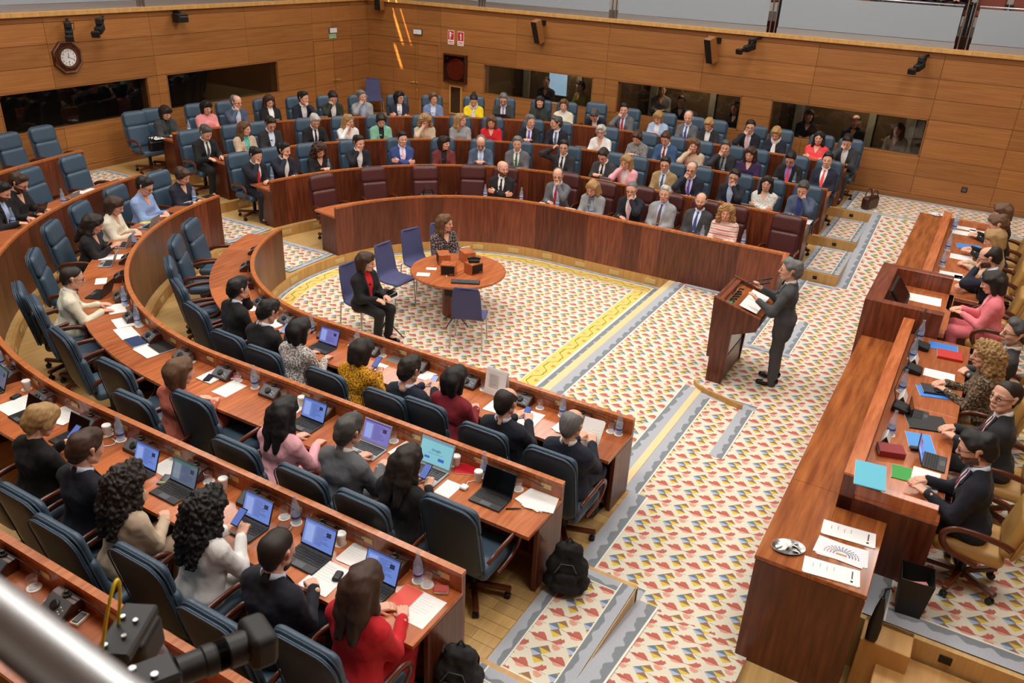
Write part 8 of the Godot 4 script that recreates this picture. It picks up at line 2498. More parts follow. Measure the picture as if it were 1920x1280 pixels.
	["sheets", Vector3(0.877, 0.721, -3.467), -3.14, "white paper sheet by blonde woman in pale grey jacket writing, rightmost", "paper_sheet", 0.21, 0.29, Color(0.93, 0.93, 0.92), 1],
	["sheets", Vector3(0.485, 0.721, -3.550), -3.14, "white paper sheet by blonde woman in pale grey jacket writing, middle one", "paper_sheet", 0.21, 0.29, Color(0.93, 0.93, 0.92), 1],
	["sheets", Vector3(3.070, 0.721, -3.482), -3.14, "white paper sheet by woman in white and red striped jacket", "paper_sheet", 0.21, 0.29, Color(0.93, 0.93, 0.92), 1],
	["sheets", Vector3(2.438, 0.721, -3.468), -3.14, "white paper sheet by bald man with black beard and slate suit", "paper_sheet", 0.21, 0.29, Color(0.93, 0.93, 0.92), 1],
	["sheets", Vector3(-4.247, 0.901, -2.913), -2.17, "white paper sheet by man in navy jacket with open white shirt", "paper_sheet", 0.21, 0.29, Color(0.93, 0.93, 0.92), 1],
	["sheets", Vector3(4.065, 0.901, -5.048), -3.14, "white paper sheet by man in blue suit holding his chin", "paper_sheet", 0.21, 0.29, Color(0.93, 0.93, 0.92), 1],
	["sheets", Vector3(3.350, 1.081, -6.700), -3.14, "white paper sheet by man in black suit with salmon tie reading", "paper_sheet", 0.21, 0.29, Color(0.93, 0.93, 0.92), 1],
	["sheets", Vector3(-6.269, 1.081, -2.365), -1.93, "white paper sheet by man in black jacket with glasses, looking down", "paper_sheet", 0.21, 0.29, Color(0.93, 0.93, 0.92), 1],
	["sheets", Vector3(2.388, 1.261, -8.280), -3.14, "white paper sheet by woman in navy top with white scarf", "paper_sheet", 0.21, 0.29, Color(0.93, 0.93, 0.92), 1],
	["sheets", Vector3(-8.212, 1.261, -1.056), -1.70, "white paper sheet by woman in dark cardigan over green top, left one", "paper_sheet", 0.21, 0.29, Color(0.93, 0.93, 0.92), 1],
	["sheets", Vector3(-8.112, 1.261, -1.660), -1.77, "white paper sheet by woman in dark cardigan over green top, right one", "paper_sheet", 0.21, 0.29, Color(0.93, 0.93, 0.92), 1],
	["water_bottle", Vector3(-0.180, 0.721, -3.544), -3.09, "clear water bottle by balding man in grey suit with scarlet tie"],
	["water_bottle", Vector3(-1.596, 0.721, -3.238), -2.68, "clear water bottle by bald bearded man in black suit, left one"],
	["water_bottle", Vector3(-0.933, 0.721, -3.487), -2.88, "clear water bottle by bald bearded man in black suit, right one"],
	["water_bottle", Vector3(0.531, 0.721, -3.537), -3.14, "clear water bottle by blonde woman in pale grey jacket writing"],
	["water_bottle", Vector3(2.703, 0.721, -3.398), -3.14, "clear water bottle by bald man with black beard and slate suit"],
	["water_bottle", Vector3(3.368, 0.721, -3.610), -3.14, "clear water bottle by woman in white and red striped jacket"],
	["water_bottle", Vector3(1.967, 1.081, -6.760), -3.14, "clear water bottle by man in charcoal suit resting mouth on fist"],
	["water_bottle", Vector3(3.415, 1.081, -6.760), -3.14, "clear water bottle by man in black suit with salmon tie reading"],
	["water_bottle", Vector3(-4.545, 1.081, -5.004), -2.40, "clear water bottle by blonde curly woman in beige cardigan"],
	["water_bottle", Vector3(-8.139, 1.261, -1.821), -1.79, "clear water bottle by woman in dark cardigan over green top, left one"],
	["water_bottle", Vector3(-1.646, 1.261, -8.176), -2.94, "clear water bottle by grey haired man stooping over his desk"],
	["water_bottle", Vector3(2.014, 1.261, -8.340), -3.14, "clear water bottle by man in navy suit with pale pink tie and glasses"],
	["water_bottle", Vector3(-5.775, 1.261, -6.017), -2.38, "clear water bottle by woman in navy jacket with glasses and arms crossed"],
	["water_bottle", Vector3(-5.086, 0.901, -1.128), -1.79, "clear water bottle by man in dark suit with bright red tie"],
	["water_bottle", Vector3(-4.688, 0.901, -2.272), -2.02, "clear water bottle by woman in black with long wavy hair"],
	["laptop", Vector3(0.129, 0.901, -5.150), -3.14, "silver tablet on its stand by man in charcoal suit looking at his phone", Color(0.62, 0.63, 0.65), -1, 0.25, 125],
	["laptop", Vector3(3.026, 0.901, -5.117), -3.14, "silver tablet on its stand by woman in white dotted blouse with arms crossed", Color(0.62, 0.63, 0.65), -1, 0.25, 125],
	["laptop", Vector3(-1.156, 1.081, -6.600), -2.97, "silver tablet on its stand by white haired woman in white shirt with glasses", Color(0.62, 0.63, 0.65), -1, 0.25, 125],
	["laptop", Vector3(1.664, 1.081, -6.700), -3.14, "silver tablet on its stand by man in charcoal suit resting mouth on fist", Color(0.62, 0.63, 0.65), -1, 0.25, 125],
	["laptop", Vector3(3.019, 1.081, -6.700), -3.14, "silver tablet on its stand by man in black suit with salmon tie reading", Color(0.62, 0.63, 0.65), -1, 0.25, 125],
	["laptop", Vector3(-5.605, 1.081, -3.671), -2.15, "silver tablet on its stand by blonde woman in white jacket with clasped hands", Color(0.62, 0.63, 0.65), -1, 0.25, 125],
	["laptop", Vector3(-7.484, 1.261, -3.542), -2.01, "silver tablet on its stand by woman in black blazer with long auburn hair", Color(0.62, 0.63, 0.65), -1, 0.25, 125],
	["laptop", Vector3(-8.034, 1.261, -2.002), -1.81, "silver tablet on its stand by woman in pink jacket with black hair", Color(0.62, 0.63, 0.65), -1, 0.25, 125],
	["laptop", Vector3(-6.925, 1.261, -4.539), -2.15, "silver tablet on its stand by man in dark green blazer with bowed head", Color(0.62, 0.63, 0.65), -1, 0.25, 125],
	["laptop", Vector3(0.842, 1.261, -8.280), -3.14, "silver tablet on its stand by blonde woman in black suit with white top", Color(0.62, 0.63, 0.65), -1, 0.25, 125],
	["laptop", Vector3(3.766, 1.261, -8.280), -3.14, "silver tablet on its stand by curly man in dark grey jacket covering his face", Color(0.62, 0.63, 0.65), -1, 0.25, 125],
	["laptop", Vector3(-3.768, 1.261, -7.373), -2.67, "black laptop seen from behind by grey bearded man in grey suit with lilac tie", Color(0.1, 0.1, 0.11), -1, 0.33, 112],
	["slab", Vector3(2.607, 1.081, -6.691), -3.14, "blue plastic folder by woman in purple dress with long brown hair", "blue_folder", "folder", Vector3(0.24, 0.01, 0.2), Color(0.2, 0.25, 0.7), 0.5, 0.003],
	["slab", Vector3(0.881, 0.901, -5.150), -3.14, "dark grey folder by man in tan jacket with glasses", "dark_folder", "folder", Vector3(0.28, 0.01, 0.18), Color(0.2, 0.22, 0.24), 0.5, 0.003],
	["slab", Vector3(-4.385, 0.901, -2.701), -2.12, "dark red folder by man in navy jacket with open white shirt", "red_folder", "folder", Vector3(0.3, 0.008, 0.2), Color(0.5, 0.1, 0.12), 0.5, 0.003],
	["slab", Vector3(6.688, 1.221, 0.070), 1.67, "bright blue folder, lying open by grey bearded man in grey suit at right edge", "blue_folder", "folder", Vector3(0.2, 0.006, 0.3), Color(0.22, 0.5, 0.85), 0.5, 0.003],
	["slab", Vector3(6.768, 1.221, 0.301), 1.67, "thick red folder by grey bearded man in grey suit at right edge", "red_folder", "folder", Vector3(0.22, 0.03, 0.26), Color(0.75, 0.16, 0.12), 0.5, 0.003],
	["slab", Vector3(6.718, 1.221, 1.330), 1.87, "blue folder under a dark portfolio by blonde woman in leaf patterned blouse", "blue_folder", "folder", Vector3(0.24, 0.006, 0.34), Color(0.22, 0.52, 0.88), 0.5, 0.003],
	["slab", Vector3(6.719, 1.228, 1.285), 1.87, "dark grey portfolio with phone on it by blonde woman in leaf patterned blouse", "dark_portfolio", "portfolio", Vector3(0.2, 0.02, 0.28), Color(0.14, 0.14, 0.15), 0.5, 0.003],
	["smartphone", Vector3(6.777, 1.251, 1.318), 1.97, "pale smartphone on dark portfolio by blonde woman in leaf patterned blouse"],
	["slab", Vector3(6.702, 1.221, 2.053), 1.87, "large black portfolio by man in dark suit with burgundy tie and glasses", "black_portfolio", "portfolio", Vector3(0.3, 0.014, 0.36), Color(0.09, 0.09, 0.095), 0.5, 0.003],
	["slab", Vector3(6.694, 1.221, 2.474), 1.82, "wide blue folder by man in dark suit with burgundy tie and glasses", "blue_folder", "folder", Vector3(0.34, 0.006, 0.22), Color(0.3, 0.6, 0.9), 0.5, 0.003],
	["laptop", Vector3(6.638, 1.221, 1.941), 1.57, "small black tablet propped up by man in dark suit with burgundy tie and glasses", Color(0.1, 0.1, 0.11), -1, 0.2, 112],
	["laptop", Vector3(6.839, 1.221, 2.759), 1.57, "tablet laptop in a white case by dark bearded man at the near bench end", Color(0.1, 0.1, 0.11), 0, 0.27, 112],
	["computer_mouse", Vector3(6.667, 1.221, 2.631), 1.87, "computer mouse by man in dark suit with burgundy tie and glasses"],
	["slab", Vector3(6.480, 1.221, 2.825), 1.87, "thick red bound book by dark bearded man at the near bench end", "red_book", "book", Vector3(0.16, 0.06, 0.22), Color(0.55, 0.12, 0.14), 0.5, 0.003],
	["slab", Vector3(6.612, 1.221, 3.103), 1.67, "green folder by dark bearded man at the near bench end", "green_folder", "folder", Vector3(0.22, 0.008, 0.16), Color(0.2, 0.62, 0.25), 0.5, 0.003],
	["open_book", Vector3(6.798, 1.221, 3.101), 1.57, "open white book by dark bearded man at the near bench end"],
	["slab", Vector3(6.390, 1.404, 3.602), 1.69, "light cyan folder resting on the rail by dark bearded man at the near bench end", "cyan_folder", "folder", Vector3(0.38, 0.01, 0.24), Color(0.35, 0.72, 0.82), 0.5, 0.003],
	["water_bottle", Vector3(6.410, 1.221, 0.635), 1.57, "clear water bottle by grey bearded man in grey suit at right edge, nearer one"],
	["water_bottle", Vector3(6.410, 1.221, 1.517), 1.57, "clear water bottle by blonde woman in leaf patterned blouse"],
	["water_bottle", Vector3(6.434, 1.221, 2.484), 1.57, "clear water bottle by man in dark suit with burgundy tie and glasses"],
	["nameplate", Vector3(6.443, 1.221, 0.667), 1.57, "white tent card by grey bearded man in grey suit at right edge"],
	["nameplate", Vector3(6.445, 1.221, 1.663), 1.57, "white tent card by blonde woman in leaf patterned blouse"],
	["nameplate", Vector3(6.415, 1.221, 2.569), 1.57, "white tent card by man in dark suit with burgundy tie and glasses"],
	["console", Vector3(6.472, 1.221, 0.260), 1.57, "black desk microphone unit by grey bearded man in grey suit at right edge"],
	["console", Vector3(6.464, 1.221, 0.952), 1.57, "black desk microphone unit by blonde woman in leaf patterned blouse"],
	["console", Vector3(6.456, 1.221, 1.932), 1.57, "black desk microphone unit by man in dark suit with burgundy tie and glasses"],
	["sheets", Vector3(6.710, 1.221, 0.876), 1.57, "white pages and red notebook by grey bearded man in grey suit at right edge", "paper_stack", 0.2, 0.3, Color(0.93, 0.93, 0.92), 2],
	["water_bottle", Vector3(6.413, 1.221, -5.300), 1.57, "clear water bottle by woman in black cardigan at the far bench end, farther one"],
	["water_bottle", Vector3(6.410, 1.221, -5.052), 1.57, "clear water bottle by woman in black cardigan at the far bench end, nearer one"],
	["water_bottle", Vector3(6.410, 1.221, -3.825), 1.57, "clear water bottle by fair haired man bent over papers on far bench"],
	["water_bottle", Vector3(6.410, 1.221, -2.967), 1.57, "clear water bottle by blonde woman in beige top on far bench"],
	["water_bottle", Vector3(6.422, 1.221, 0.040), 1.57, "clear water bottle by grey bearded man in grey suit at right edge, farther one"],
	["sheets", Vector3(6.577, 1.221, -5.300), 1.57, "scattered white notes by woman in black cardigan at the far bench end", "paper_stack", 0.24, 0.3, Color(0.93, 0.93, 0.92), 2],
	["sheets", Vector3(6.546, 1.221, -4.952), 1.57, "white sheets by woman in black cardigan at the far bench end", "paper_stack", 0.24, 0.3, Color(0.93, 0.93, 0.92), 2],
	["sheets", Vector3(6.794, 1.221, -5.143), 1.57, "white documents by woman in black cardigan at the far bench end", "paper_stack", 0.24, 0.3, Color(0.93, 0.93, 0.92), 2],
	["sheets", Vector3(6.623, 1.221, -3.572), 1.57, "large white printed sheet by fair haired man bent over papers on far bench", "paper_stack", 0.24, 0.3, Color(0.93, 0.93, 0.92), 2],
	["sheets", Vector3(6.751, 1.221, -2.558), 1.57, "white document being pointed at by blonde woman in beige top on far bench", "paper_stack", 0.24, 0.3, Color(0.93, 0.93, 0.92), 2],
	["sheets", Vector3(6.552, 1.221, -2.631), 1.57, "white form by blonde woman in beige top on far bench", "paper_stack", 0.24, 0.3, Color(0.93, 0.93, 0.92), 2],
	["slab", Vector3(6.695, 1.221, -4.212), 1.77, "light blue folder by fair haired man bent over papers on far bench", "blue_folder", "folder", Vector3(0.26, 0.006, 0.36), Color(0.25, 0.55, 0.85), 0.5, 0.003],
	["sheets", Vector3(6.333, 1.301, -1.155), 1.57, "white typed speech on central desk by woman in pink suit at the centre of bench", "paper_stack", 0.28, 0.4, Color(0.93, 0.93, 0.92), 2],
	["plate_sweets", Vector3(6.061, 1.051, -6.502), 1.57, "white plate of sweets by woman in black cardigan at the far bench end"],
]
# ---------------------------------------------------------------- mesh builder
class MB:
	var v := PackedVector3Array()
	var n := PackedVector3Array()
	var uv := PackedVector2Array()
	var c := PackedColorArray()
	var ix := PackedInt32Array()

	func tri(a: int, b: int, d: int) -> void:
		var g := (v[b] - v[a]).cross(v[d] - v[a])
		if g.dot(n[a] + n[b] + n[d]) > 0.0:
			ix.append_array([a, d, b])
		else:
			ix.append_array([a, b, d])

	func vert(p: Vector3, nn: Vector3, t := Vector2.ZERO) -> int:
		v.append(p); n.append(nn); uv.append(t)
		return v.size() - 1

	func face(pts: Array, nn: Vector3, uvs: Array = []) -> void:
		var s := v.size()
		for i in pts.size():
			vert(pts[i], nn, uvs[i] if uvs.size() > i else Vector2.ZERO)
		for i in range(1, pts.size() - 1):
			tri(s, s + i, s + i + 1)

	func quad(a: Vector3, b: Vector3, d: Vector3, e: Vector3, uvs: Array = []) -> void:
		var nn := (b - a).cross(e - a)
		if nn.length() < 1e-12:
			nn = (d - b).cross(e - b)
		face([a, b, d, e], nn.normalized(), uvs)

	# box with chamfered edges
	func box(o: Vector3, s: Vector3, ch := 0.0, bs := Basis.IDENTITY) -> void:
		var h := s * 0.5
		ch = minf(ch, minf(h.x, minf(h.y, h.z)) * 0.9)
		var ax := [Vector3.RIGHT, Vector3.UP, Vector3.BACK]
		for i in 3:
			var j := (i + 1) % 3
			var k := (i + 2) % 3
			for sg in [-1.0, 1.0]:
				var cc: Vector3 = ax[i] * h[i] * sg
				var uu: Vector3 = ax[j] * (h[j] - ch)
				var ww: Vector3 = ax[k] * (h[k] - ch)
				face([o + bs * (cc - uu - ww), o + bs * (cc + uu - ww), o + bs * (cc + uu + ww), o + bs * (cc - uu + ww)], bs * (ax[i] * sg))
		if ch <= 0.0:
			return
		for i in 3:
			var j := (i + 1) % 3
			var k := (i + 2) % 3
			for sj in [-1.0, 1.0]:
				for sk in [-1.0, 1.0]:
					var e: Vector3 = ax[i] * (h[i] - ch)
					var p: Vector3 = ax[j] * h[j] * sj + ax[k] * (h[k] - ch) * sk
					var q: Vector3 = ax[j] * (h[j] - ch) * sj + ax[k] * h[k] * sk
					face([o + bs * (p - e), o + bs * (p + e), o + bs * (q + e), o + bs * (q - e)], bs * ((ax[j] * sj + ax[k] * sk).normalized()))
		for sx in [-1.0, 1.0]:
			for sy in [-1.0, 1.0]:
				for sz in [-1.0, 1.0]:
					var m := Vector3(sx, sy, sz)
					var i0 := (h - Vector3.ONE * ch)
					face([o + bs * (m * Vector3(h.x, i0.y, i0.z)), o + bs * (m * Vector3(i0.x, h.y, i0.z)), o + bs * (m * Vector3(i0.x, i0.y, h.z))], bs * m.normalized())

	# rounded box (smooth), g segments a side
	func rbox(o: Vector3, s: Vector3, r: float, g := 4, bs := Basis.IDENTITY) -> void:
		var h := s * 0.5
		var inn := h - Vector3(minf(r, h.x), minf(r, h.y), minf(r, h.z))
		var rr := h - inn
		var ax := [Vector3.RIGHT, Vector3.UP, Vector3.BACK]
		for i in 3:
			for sg in [-1.0, 1.0]:
				var s0 := v.size()
				for a in g * 2 + 2:
					for b in g * 2 + 2:
						# half the steps lie in each rounded border
						var fa := (float(a) / g - 1.0) if a <= g else (float(a - 1) / g - 1.0)
						var fb := (float(b) / g - 1.0) if b <= g else (float(b - 1) / g - 1.0)
						var sa := -1.0 if a <= g else 1.0
						var sb := -1.0 if b <= g else 1.0
						var d: Vector3 = ax[i] * sg + ax[(i + 1) % 3] * tan(fa * PI / 4.0) + ax[(i + 2) % 3] * tan(fb * PI / 4.0)
						d = d.normalized()
						var core: Vector3 = ax[i] * inn[i] * sg + ax[(i + 1) % 3] * inn[(i + 1) % 3] * sa + ax[(i + 2) % 3] * inn[(i + 2) % 3] * sb
						vert(o + bs * (core + d * rr), bs * (d / rr.max(Vector3.ONE * 1e-4)).normalized())
				var w := g * 2 + 2
				for a in w - 1:
					for b in w - 1:
						var q := s0 + a * w + b
						tri(q, q + 1, q + w + 1)
						tri(q, q + w + 1, q + w)

	# extruded polygon (x, z) between two heights
	func prism(poly: PackedVector2Array, y0: float, y1: float) -> void:
		var t := Geometry2D.triangulate_polygon(poly)
		for y in [y0, y1]:
			var s := v.size()
			for p in poly:
				vert(Vector3(p.x, y, p.y), Vector3.UP if y == y1 else Vector3.DOWN, p)
			for i in range(0, t.size(), 3):
				tri(s + t[i], s + t[i + 1], s + t[i + 2])
		for i in poly.size():
			var a := poly[i]
			var b := poly[(i + 1) % poly.size()]
			var e := (b - a).normalized()
			var nn := Vector3(e.y, 0, -e.x)
			var mid := (a + b) * 0.5 + Vector2(nn.x, nn.z) * 0.0005
			if Geometry2D.is_point_in_polygon(mid, poly):
				nn = -nn
			face([Vector3(a.x, y0, a.y), Vector3(b.x, y0, b.y), Vector3(b.x, y1, b.y), Vector3(a.x, y1, a.y)], nn)

	# profile (r, y) turned about the y axis
	func lathe(pf: Array, seg := 16, o := Vector3.ZERO, bs := Basis.IDENTITY) -> void:
		for i in pf.size() - 1:
			var a: Vector2 = pf[i]
			var b: Vector2 = pf[i + 1]
			var t := (b - a)
			if t.length() < 1e-6:
				continue
			var pn := Vector2(t.y, -t.x).normalized()
			var s := v.size()
			for k in seg + 1:
				var w := TAU * k / seg
				var dr := Vector3(cos(w), 0, sin(w))
				var nn := bs * (dr * pn.x + Vector3.UP * pn.y)
				vert(o + bs * (dr * a.x + Vector3.UP * a.y), nn, Vector2(float(k) / seg, a.y))
				vert(o + bs * (dr * b.x + Vector3.UP * b.y), nn, Vector2(float(k) / seg, b.y))
			for k in seg:
				var q := s + k * 2
				if a.x > 1e-5:
					tri(q, q + 1, q + 2)
				if b.x > 1e-5:
					tri(q + 1, q + 3, q + 2)

	# tube along points; radii may differ; sy flattens it
	func tube(pts: Array, r0: float, r1 := -1.0, seg := 8, flat := 1.0, upv := Vector3.UP, cap := true) -> void:
		if r1 < 0.0:
			r1 = r0
		var s := v.size()
		for i in pts.size():
			var d: Vector3 = (pts[mini(i + 1, pts.size() - 1)] - pts[maxi(i - 1, 0)]).normalized()
			var sd := d.cross(upv)
			if sd.length() < 0.05:
				sd = d.cross(Vector3(0.3, 0.1, 1))
			sd = sd.normalized()
			var uu := sd.cross(d).normalized()
			var r := lerpf(r0, r1, float(i) / maxf(1, pts.size() - 1))
			for k in seg:
				var w := TAU * k / seg
				var nn := sd * cos(w) + uu * sin(w)
				vert(pts[i] + sd * cos(w) * r + uu * sin(w) * r * flat, nn)
		for i in pts.size() - 1:
			for k in seg:
				var a := s + i * seg + k
				var b := s + i * seg + (k + 1) % seg
				tri(a, b, b + seg)
				tri(a, b + seg, a + seg)
		if cap:
			for e in [0, pts.size() - 1]:
				var d2: Vector3 = (pts[0] - pts[1]).normalized() if e == 0 else (pts[e] - pts[e - 1]).normalized()
				var ring := []
				for k in seg:
					ring.append(v[s + e * seg + k])
				face(ring, d2)

	# slab between two 2-D paths of equal length, from y0 to y1 (y may slope through ys)
	func slab(pi: PackedVector2Array, po: PackedVector2Array, y0: float, y1: float) -> void:
		var m := pi.size()
		for lv in [[y1, Vector3.UP], [y0, Vector3.DOWN]]:
			var s := v.size()
			for i in m:
				for p: Vector2 in [pi[i], po[i]]:
					vert(Vector3(p.x, lv[0], p.y), lv[1], p)
			for i in m - 1:
				tri(s + i * 2, s + i * 2 + 1, s + i * 2 + 3)
				tri(s + i * 2, s + i * 2 + 3, s + i * 2 + 2)
		for w in 2:
			var a := pi if w == 0 else po
			var b := po if w == 0 else pi
			var s := v.size()
			var run := 0.0
			for i in m:
				var tn := a[mini(i + 1, m - 1)] - a[maxi(i - 1, 0)]
				var nn := Vector3(tn.y, 0, -tn.x).normalized()
				var out := a[i] - b[i]
				if nn.dot(Vector3(out.x, 0, out.y)) < 0.0:
					nn = -nn
				if i > 0:
					run += a[i].distance_to(a[i - 1])
				vert(Vector3(a[i].x, y0, a[i].y), nn, Vector2(run, y0))
				vert(Vector3(a[i].x, y1, a[i].y), nn, Vector2(run, y1))
			for i in m - 1:
				tri(s + i * 2, s + i * 2 + 1, s + i * 2 + 3)
				tri(s + i * 2, s + i * 2 + 3, s + i * 2 + 2)
		for e in [0, m - 1]:
			var d := (pi[0] - pi[1]) if e == 0 else (pi[m - 1] - pi[m - 2])
			face([Vector3(pi[e].x, y0, pi[e].y), Vector3(po[e].x, y0, po[e].y), Vector3(po[e].x, y1, po[e].y), Vector3(pi[e].x, y1, pi[e].y)], Vector3(d.x, 0, d.y).normalized())

	func move(t: Transform3D, from := 0) -> void:
		for i in range(from, v.size()):
			v[i] = t * v[i]
			n[i] = (t.basis * n[i]).normalized()

	func mesh() -> ArrayMesh:
		var a := []
		a.resize(Mesh.ARRAY_MAX)
		a[Mesh.ARRAY_VERTEX] = v
		a[Mesh.ARRAY_NORMAL] = n
		a[Mesh.ARRAY_TEX_UV] = uv
		if c.size() == v.size() and c.size():
			a[Mesh.ARRAY_COLOR] = c
		a[Mesh.ARRAY_INDEX] = ix
		var m := ArrayMesh.new()
		m.add_surface_from_arrays(Mesh.PRIMITIVE_TRIANGLES, a)
		return m

# ---------------------------------------------------------------- smooth bodies: tapered capsules meshed as surface nets
class Field:
	var a := PackedVector3Array()
	var b := PackedVector3Array()
	var ra := PackedFloat32Array()
	var rb := PackedFloat32Array()
	var cutn := PackedVector3Array()
	var cutd := PackedFloat32Array()
	var holes := []            # [centre, radius]
	var k := 0.03
	var grow := 0.0

	func cap(p: Vector3, q: Vector3, r: float, s := -1.0) -> void:
		a.append(p); b.append(q); ra.append(r); rb.append(r if s < 0.0 else s)

	func both(p: Vector3, q: Vector3, r: float, s := -1.0) -> void:
		cap(p, q, r, s)
		cap(p * Vector3(-1, 1, 1), q * Vector3(-1, 1, 1), r, s)

	func cut(nn: Vector3, at: Vector3) -> void:
		cutn.append(nn.normalized()); cutd.append(nn.normalized().dot(at))

	func one(i: int, p: Vector3) -> float:
		var ba := b[i] - a[i]
		var l := ba.length_squared()
		var t := 0.0 if l < 1e-9 else clampf((p - a[i]).dot(ba) / l, 0.0, 1.0)
		return (p - a[i] - ba * t).length() - lerpf(ra[i], rb[i], t) - grow

	func at(p: Vector3, which: PackedInt32Array) -> float:
		var d := 10.0
		for i in which:
			var e := one(i, p)
			var h := maxf(k - absf(d - e), 0.0) / k
			d = minf(d, e) - h * h * k * 0.25
		for i in cutn.size():
			d = maxf(d, cutn[i].dot(p) - cutd[i])
		for h in holes:
			d = maxf(d, h[1] - p.distance_to(h[0]))
		return d

	# colours that belong to the skin and the hair: lips, eyes, brows, beard, strands
	func shade(mode: int, p: Vector3) -> Color:
		if mode == 0:
			return Color.WHITE
		if mode == 9:      # strands
			var w := sin(atan2(p.x, p.z) * 47.0 + p.y * 21.0) * 0.5 + sin(atan2(p.x, p.z) * 23.0 - p.y * 60.0 + 1.0) * 0.5
			var g := 0.95 + 0.28 * w
			return Color(g, g, g)
		var x := absf(p.x)
		if p.z > 0.06:
			var ey := Vector2((x - 0.032) / 0.0135, (p.y - 0.006) / 0.0065)
			if ey.length() < 1.0:
				return Color(0.12, 0.1, 0.1) if absf(ey.x) < 0.55 else Color(1.1, 1.25, 1.5)
			if absf(p.y - 0.027 + (x - 0.032) * 0.15) < 0.0042 and x > 0.014 and x < 0.05:
				return Color(0.3, 0.26, 0.24)
			var lp := Vector2(x / 0.024, (p.y + 0.064) / 0.0085)
			if lp.length() < 1.0 and p.z > 0.075:
				return Color(0.85, 0.5, 0.5) if absf(lp.y) > 0.25 else Color(0.45, 0.25, 0.25)
		if mode >= 2 and p.y < -0.035 and p.y > -0.135 and p.z > -0.015 and not (x < 0.035 and p.y > -0.045):
			if p.y < -0.05 or x > 0.04:
				return [Color(0.16, 0.13, 0.12), Color(0.62, 0.72, 0.8)][mode - 2]
		if mode >= 2 and x < 0.03 and p.y < -0.042 and p.z > 0.085:
			return [Color(0.16, 0.13, 0.12), Color(0.62, 0.72, 0.8)][mode - 2]
		return Color(1, 1, 1)

	func everything() -> PackedInt32Array:
		var w := PackedInt32Array()
		for i in a.size():
			w.append(i)
		return w

	func build(cell: float, noise: FastNoiseLite = null, amp := 0.0, paint := 0) -> ArrayMesh:
		var lo := a[0]
		var hi := a[0]
		for i in a.size():
			var r := maxf(ra[i], rb[i]) + grow + k * 0.3
			lo = lo.min(a[i] - Vector3.ONE * r).min(b[i] - Vector3.ONE * r)
			hi = hi.max(a[i] + Vector3.ONE * r).max(b[i] + Vector3.ONE * r)
		lo -= Vector3.ONE * cell * 1.5
		hi += Vector3.ONE * cell * 1.5
		const B := 4
		var bx := ceili((hi.x - lo.x) / cell / B)
		var by := ceili((hi.y - lo.y) / cell / B)
		var bz := ceili((hi.z - lo.z) / cell / B)
		var nx := bx * B
		var ny := by * B
		var nz := bz * B
		var val := PackedFloat32Array()
		val.resize(nx * ny * nz)
		var live := []
		var half := cell * B * 0.5 * 1.7321
		var all := everything()
		for i in bx:
			for j in by:
				for l in bz:
					var ctr := lo + Vector3(i * B + 1.5, j * B + 1.5, l * B + 1.5) * cell
					var best := 10.0
					var ds := PackedFloat32Array()
					for q in all:
						var e := one(q, ctr)
						ds.append(e)
						best = minf(best, e)
					var on := absf(best) < half + cell * 2.0 + k
					if best < 0.0 and not (cutn.is_empty() and holes.is_empty()):
						on = true
					if on:
						live.append(Vector3i(i, j, l))
						var w := PackedInt32Array()
						for q in all:
							if ds[q] < best + half * 2.0 + k * 2.0:
								w.append(q)
						for x in range(i * B, i * B + B):
							for y in range(j * B, j * B + B):
								for z in range(l * B, l * B + B):
									val[(x * ny + y) * nz + z] = at(lo + Vector3(x, y, z) * cell, w)
					else:
						for x in range(i * B, i * B + B):
							for y in range(j * B, j * B + B):
								var o := (x * ny + y) * nz
								for z in range(l * B, l * B + B):
									val[o + z] = best
		var idx := PackedInt32Array()
		idx.resize(nx * ny * nz)
		idx.fill(-1)
		var vs := PackedVector3Array()
		var sx := ny * nz
		var offs := [0, 1, nz, nz + 1, sx, sx + 1, sx + nz, sx + nz + 1]
		var op := [Vector3(0, 0, 0), Vector3(0, 0, 1), Vector3(0, 1, 0), Vector3(0, 1, 1), Vector3(1, 0, 0), Vector3(1, 0, 1), Vector3(1, 1, 0), Vector3(1, 1, 1)]
		var edges := [[0, 1], [0, 2], [0, 4], [1, 3], [1, 5], [2, 3], [2, 6], [3, 7], [4, 5], [4, 6], [5, 7], [6, 7]]
		var cells := PackedInt32Array()
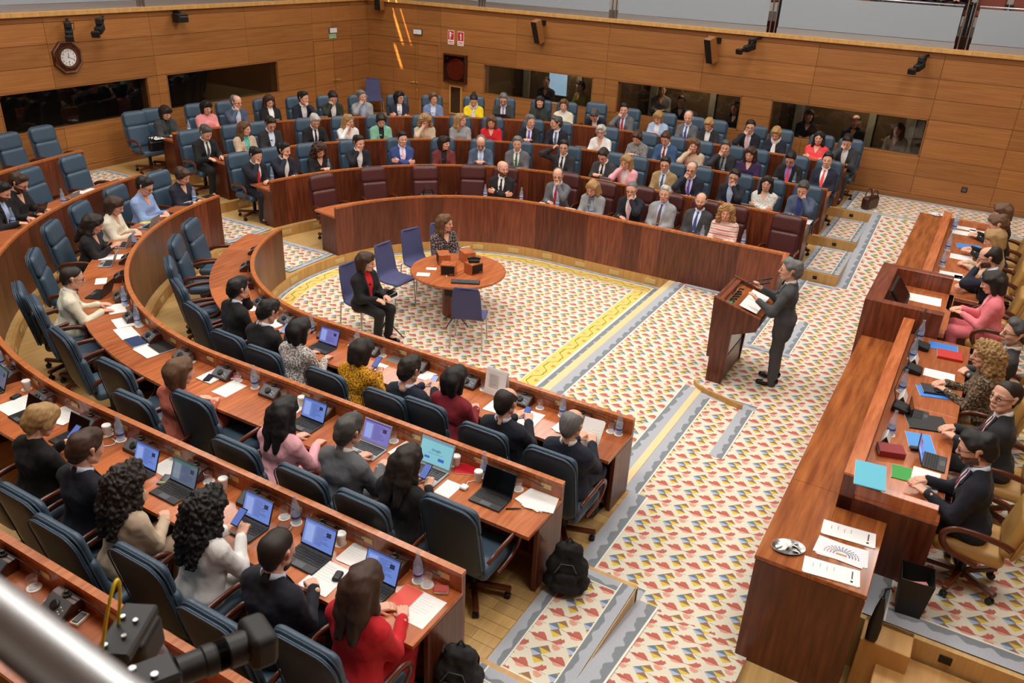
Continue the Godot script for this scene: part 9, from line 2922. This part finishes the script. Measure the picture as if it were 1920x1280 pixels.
		for bl in live:
			for x in range(maxi(bl.x * B - 1, 0), mini(bl.x * B + B, nx - 1)):
				for y in range(maxi(bl.y * B - 1, 0), mini(bl.y * B + B, ny - 1)):
					for z in range(maxi(bl.z * B - 1, 0), mini(bl.z * B + B, nz - 1)):
						var o := (x * ny + y) * nz + z
						if idx[o] != -1:
							continue
						var neg := 0
						for q in offs:
							if val[o + q] < 0.0:
								neg += 1
						if neg == 0 or neg == 8:
							continue
						var s := Vector3.ZERO
						var m := 0
						for e in edges:
							var u: float = val[o + offs[e[0]]]
							var w2: float = val[o + offs[e[1]]]
							if (u < 0.0) != (w2 < 0.0):
								s += op[e[0]].lerp(op[e[1]], u / (u - w2))
								m += 1
						idx[o] = vs.size()
						cells.append(o)
						vs.append(lo + (Vector3(x, y, z) + s / m) * cell)
		var tr := PackedInt32Array()
		var dirs := [[sx, nz, 1], [nz, 1, sx], [1, sx, nz]]
		for o in cells:
			var here := val[o] < 0.0
			for d in dirs:
				if (val[o + d[0]] < 0.0) != here:
					var o1: int = o - d[1]
					var o2: int = o - d[1] - d[2]
					var o3: int = o - d[2]
					if o2 < 0 or idx[o1] < 0 or idx[o2] < 0 or idx[o3] < 0:
						continue
					if here:
						tr.append_array([idx[o], idx[o2], idx[o1], idx[o], idx[o3], idx[o2]])
					else:
						tr.append_array([idx[o], idx[o1], idx[o2], idx[o], idx[o2], idx[o3]])
		var ns := PackedVector3Array()
		ns.resize(vs.size())
		for t in range(0, tr.size(), 3):
			var g := (vs[tr[t + 2]] - vs[tr[t]]).cross(vs[tr[t + 1]] - vs[tr[t]])
			ns[tr[t]] += g
			ns[tr[t + 1]] += g
			ns[tr[t + 2]] += g
		for i in ns.size():
			ns[i] = ns[i].normalized()
		if noise:
			var nv := PackedVector3Array()
			for i in vs.size():
				nv.append(vs[i] + ns[i] * noise.get_noise_3dv(vs[i]) * amp)
			vs = nv
			ns.fill(Vector3.ZERO)
			for t in range(0, tr.size(), 3):
				var g := (vs[tr[t + 2]] - vs[tr[t]]).cross(vs[tr[t + 1]] - vs[tr[t]])
				ns[tr[t]] += g
				ns[tr[t + 1]] += g
				ns[tr[t + 2]] += g
			for i in ns.size():
				ns[i] = ns[i].normalized()
		var cs := PackedColorArray()
		for i in vs.size():
			cs.append(shade(paint, vs[i]))
		var ar := []
		ar.resize(Mesh.ARRAY_MAX)
		ar[Mesh.ARRAY_VERTEX] = vs
		ar[Mesh.ARRAY_NORMAL] = ns
		ar[Mesh.ARRAY_COLOR] = cs
		ar[Mesh.ARRAY_INDEX] = tr
		var me := ArrayMesh.new()
		me.add_surface_from_arrays(Mesh.PRIMITIVE_TRIANGLES, ar)
		return me
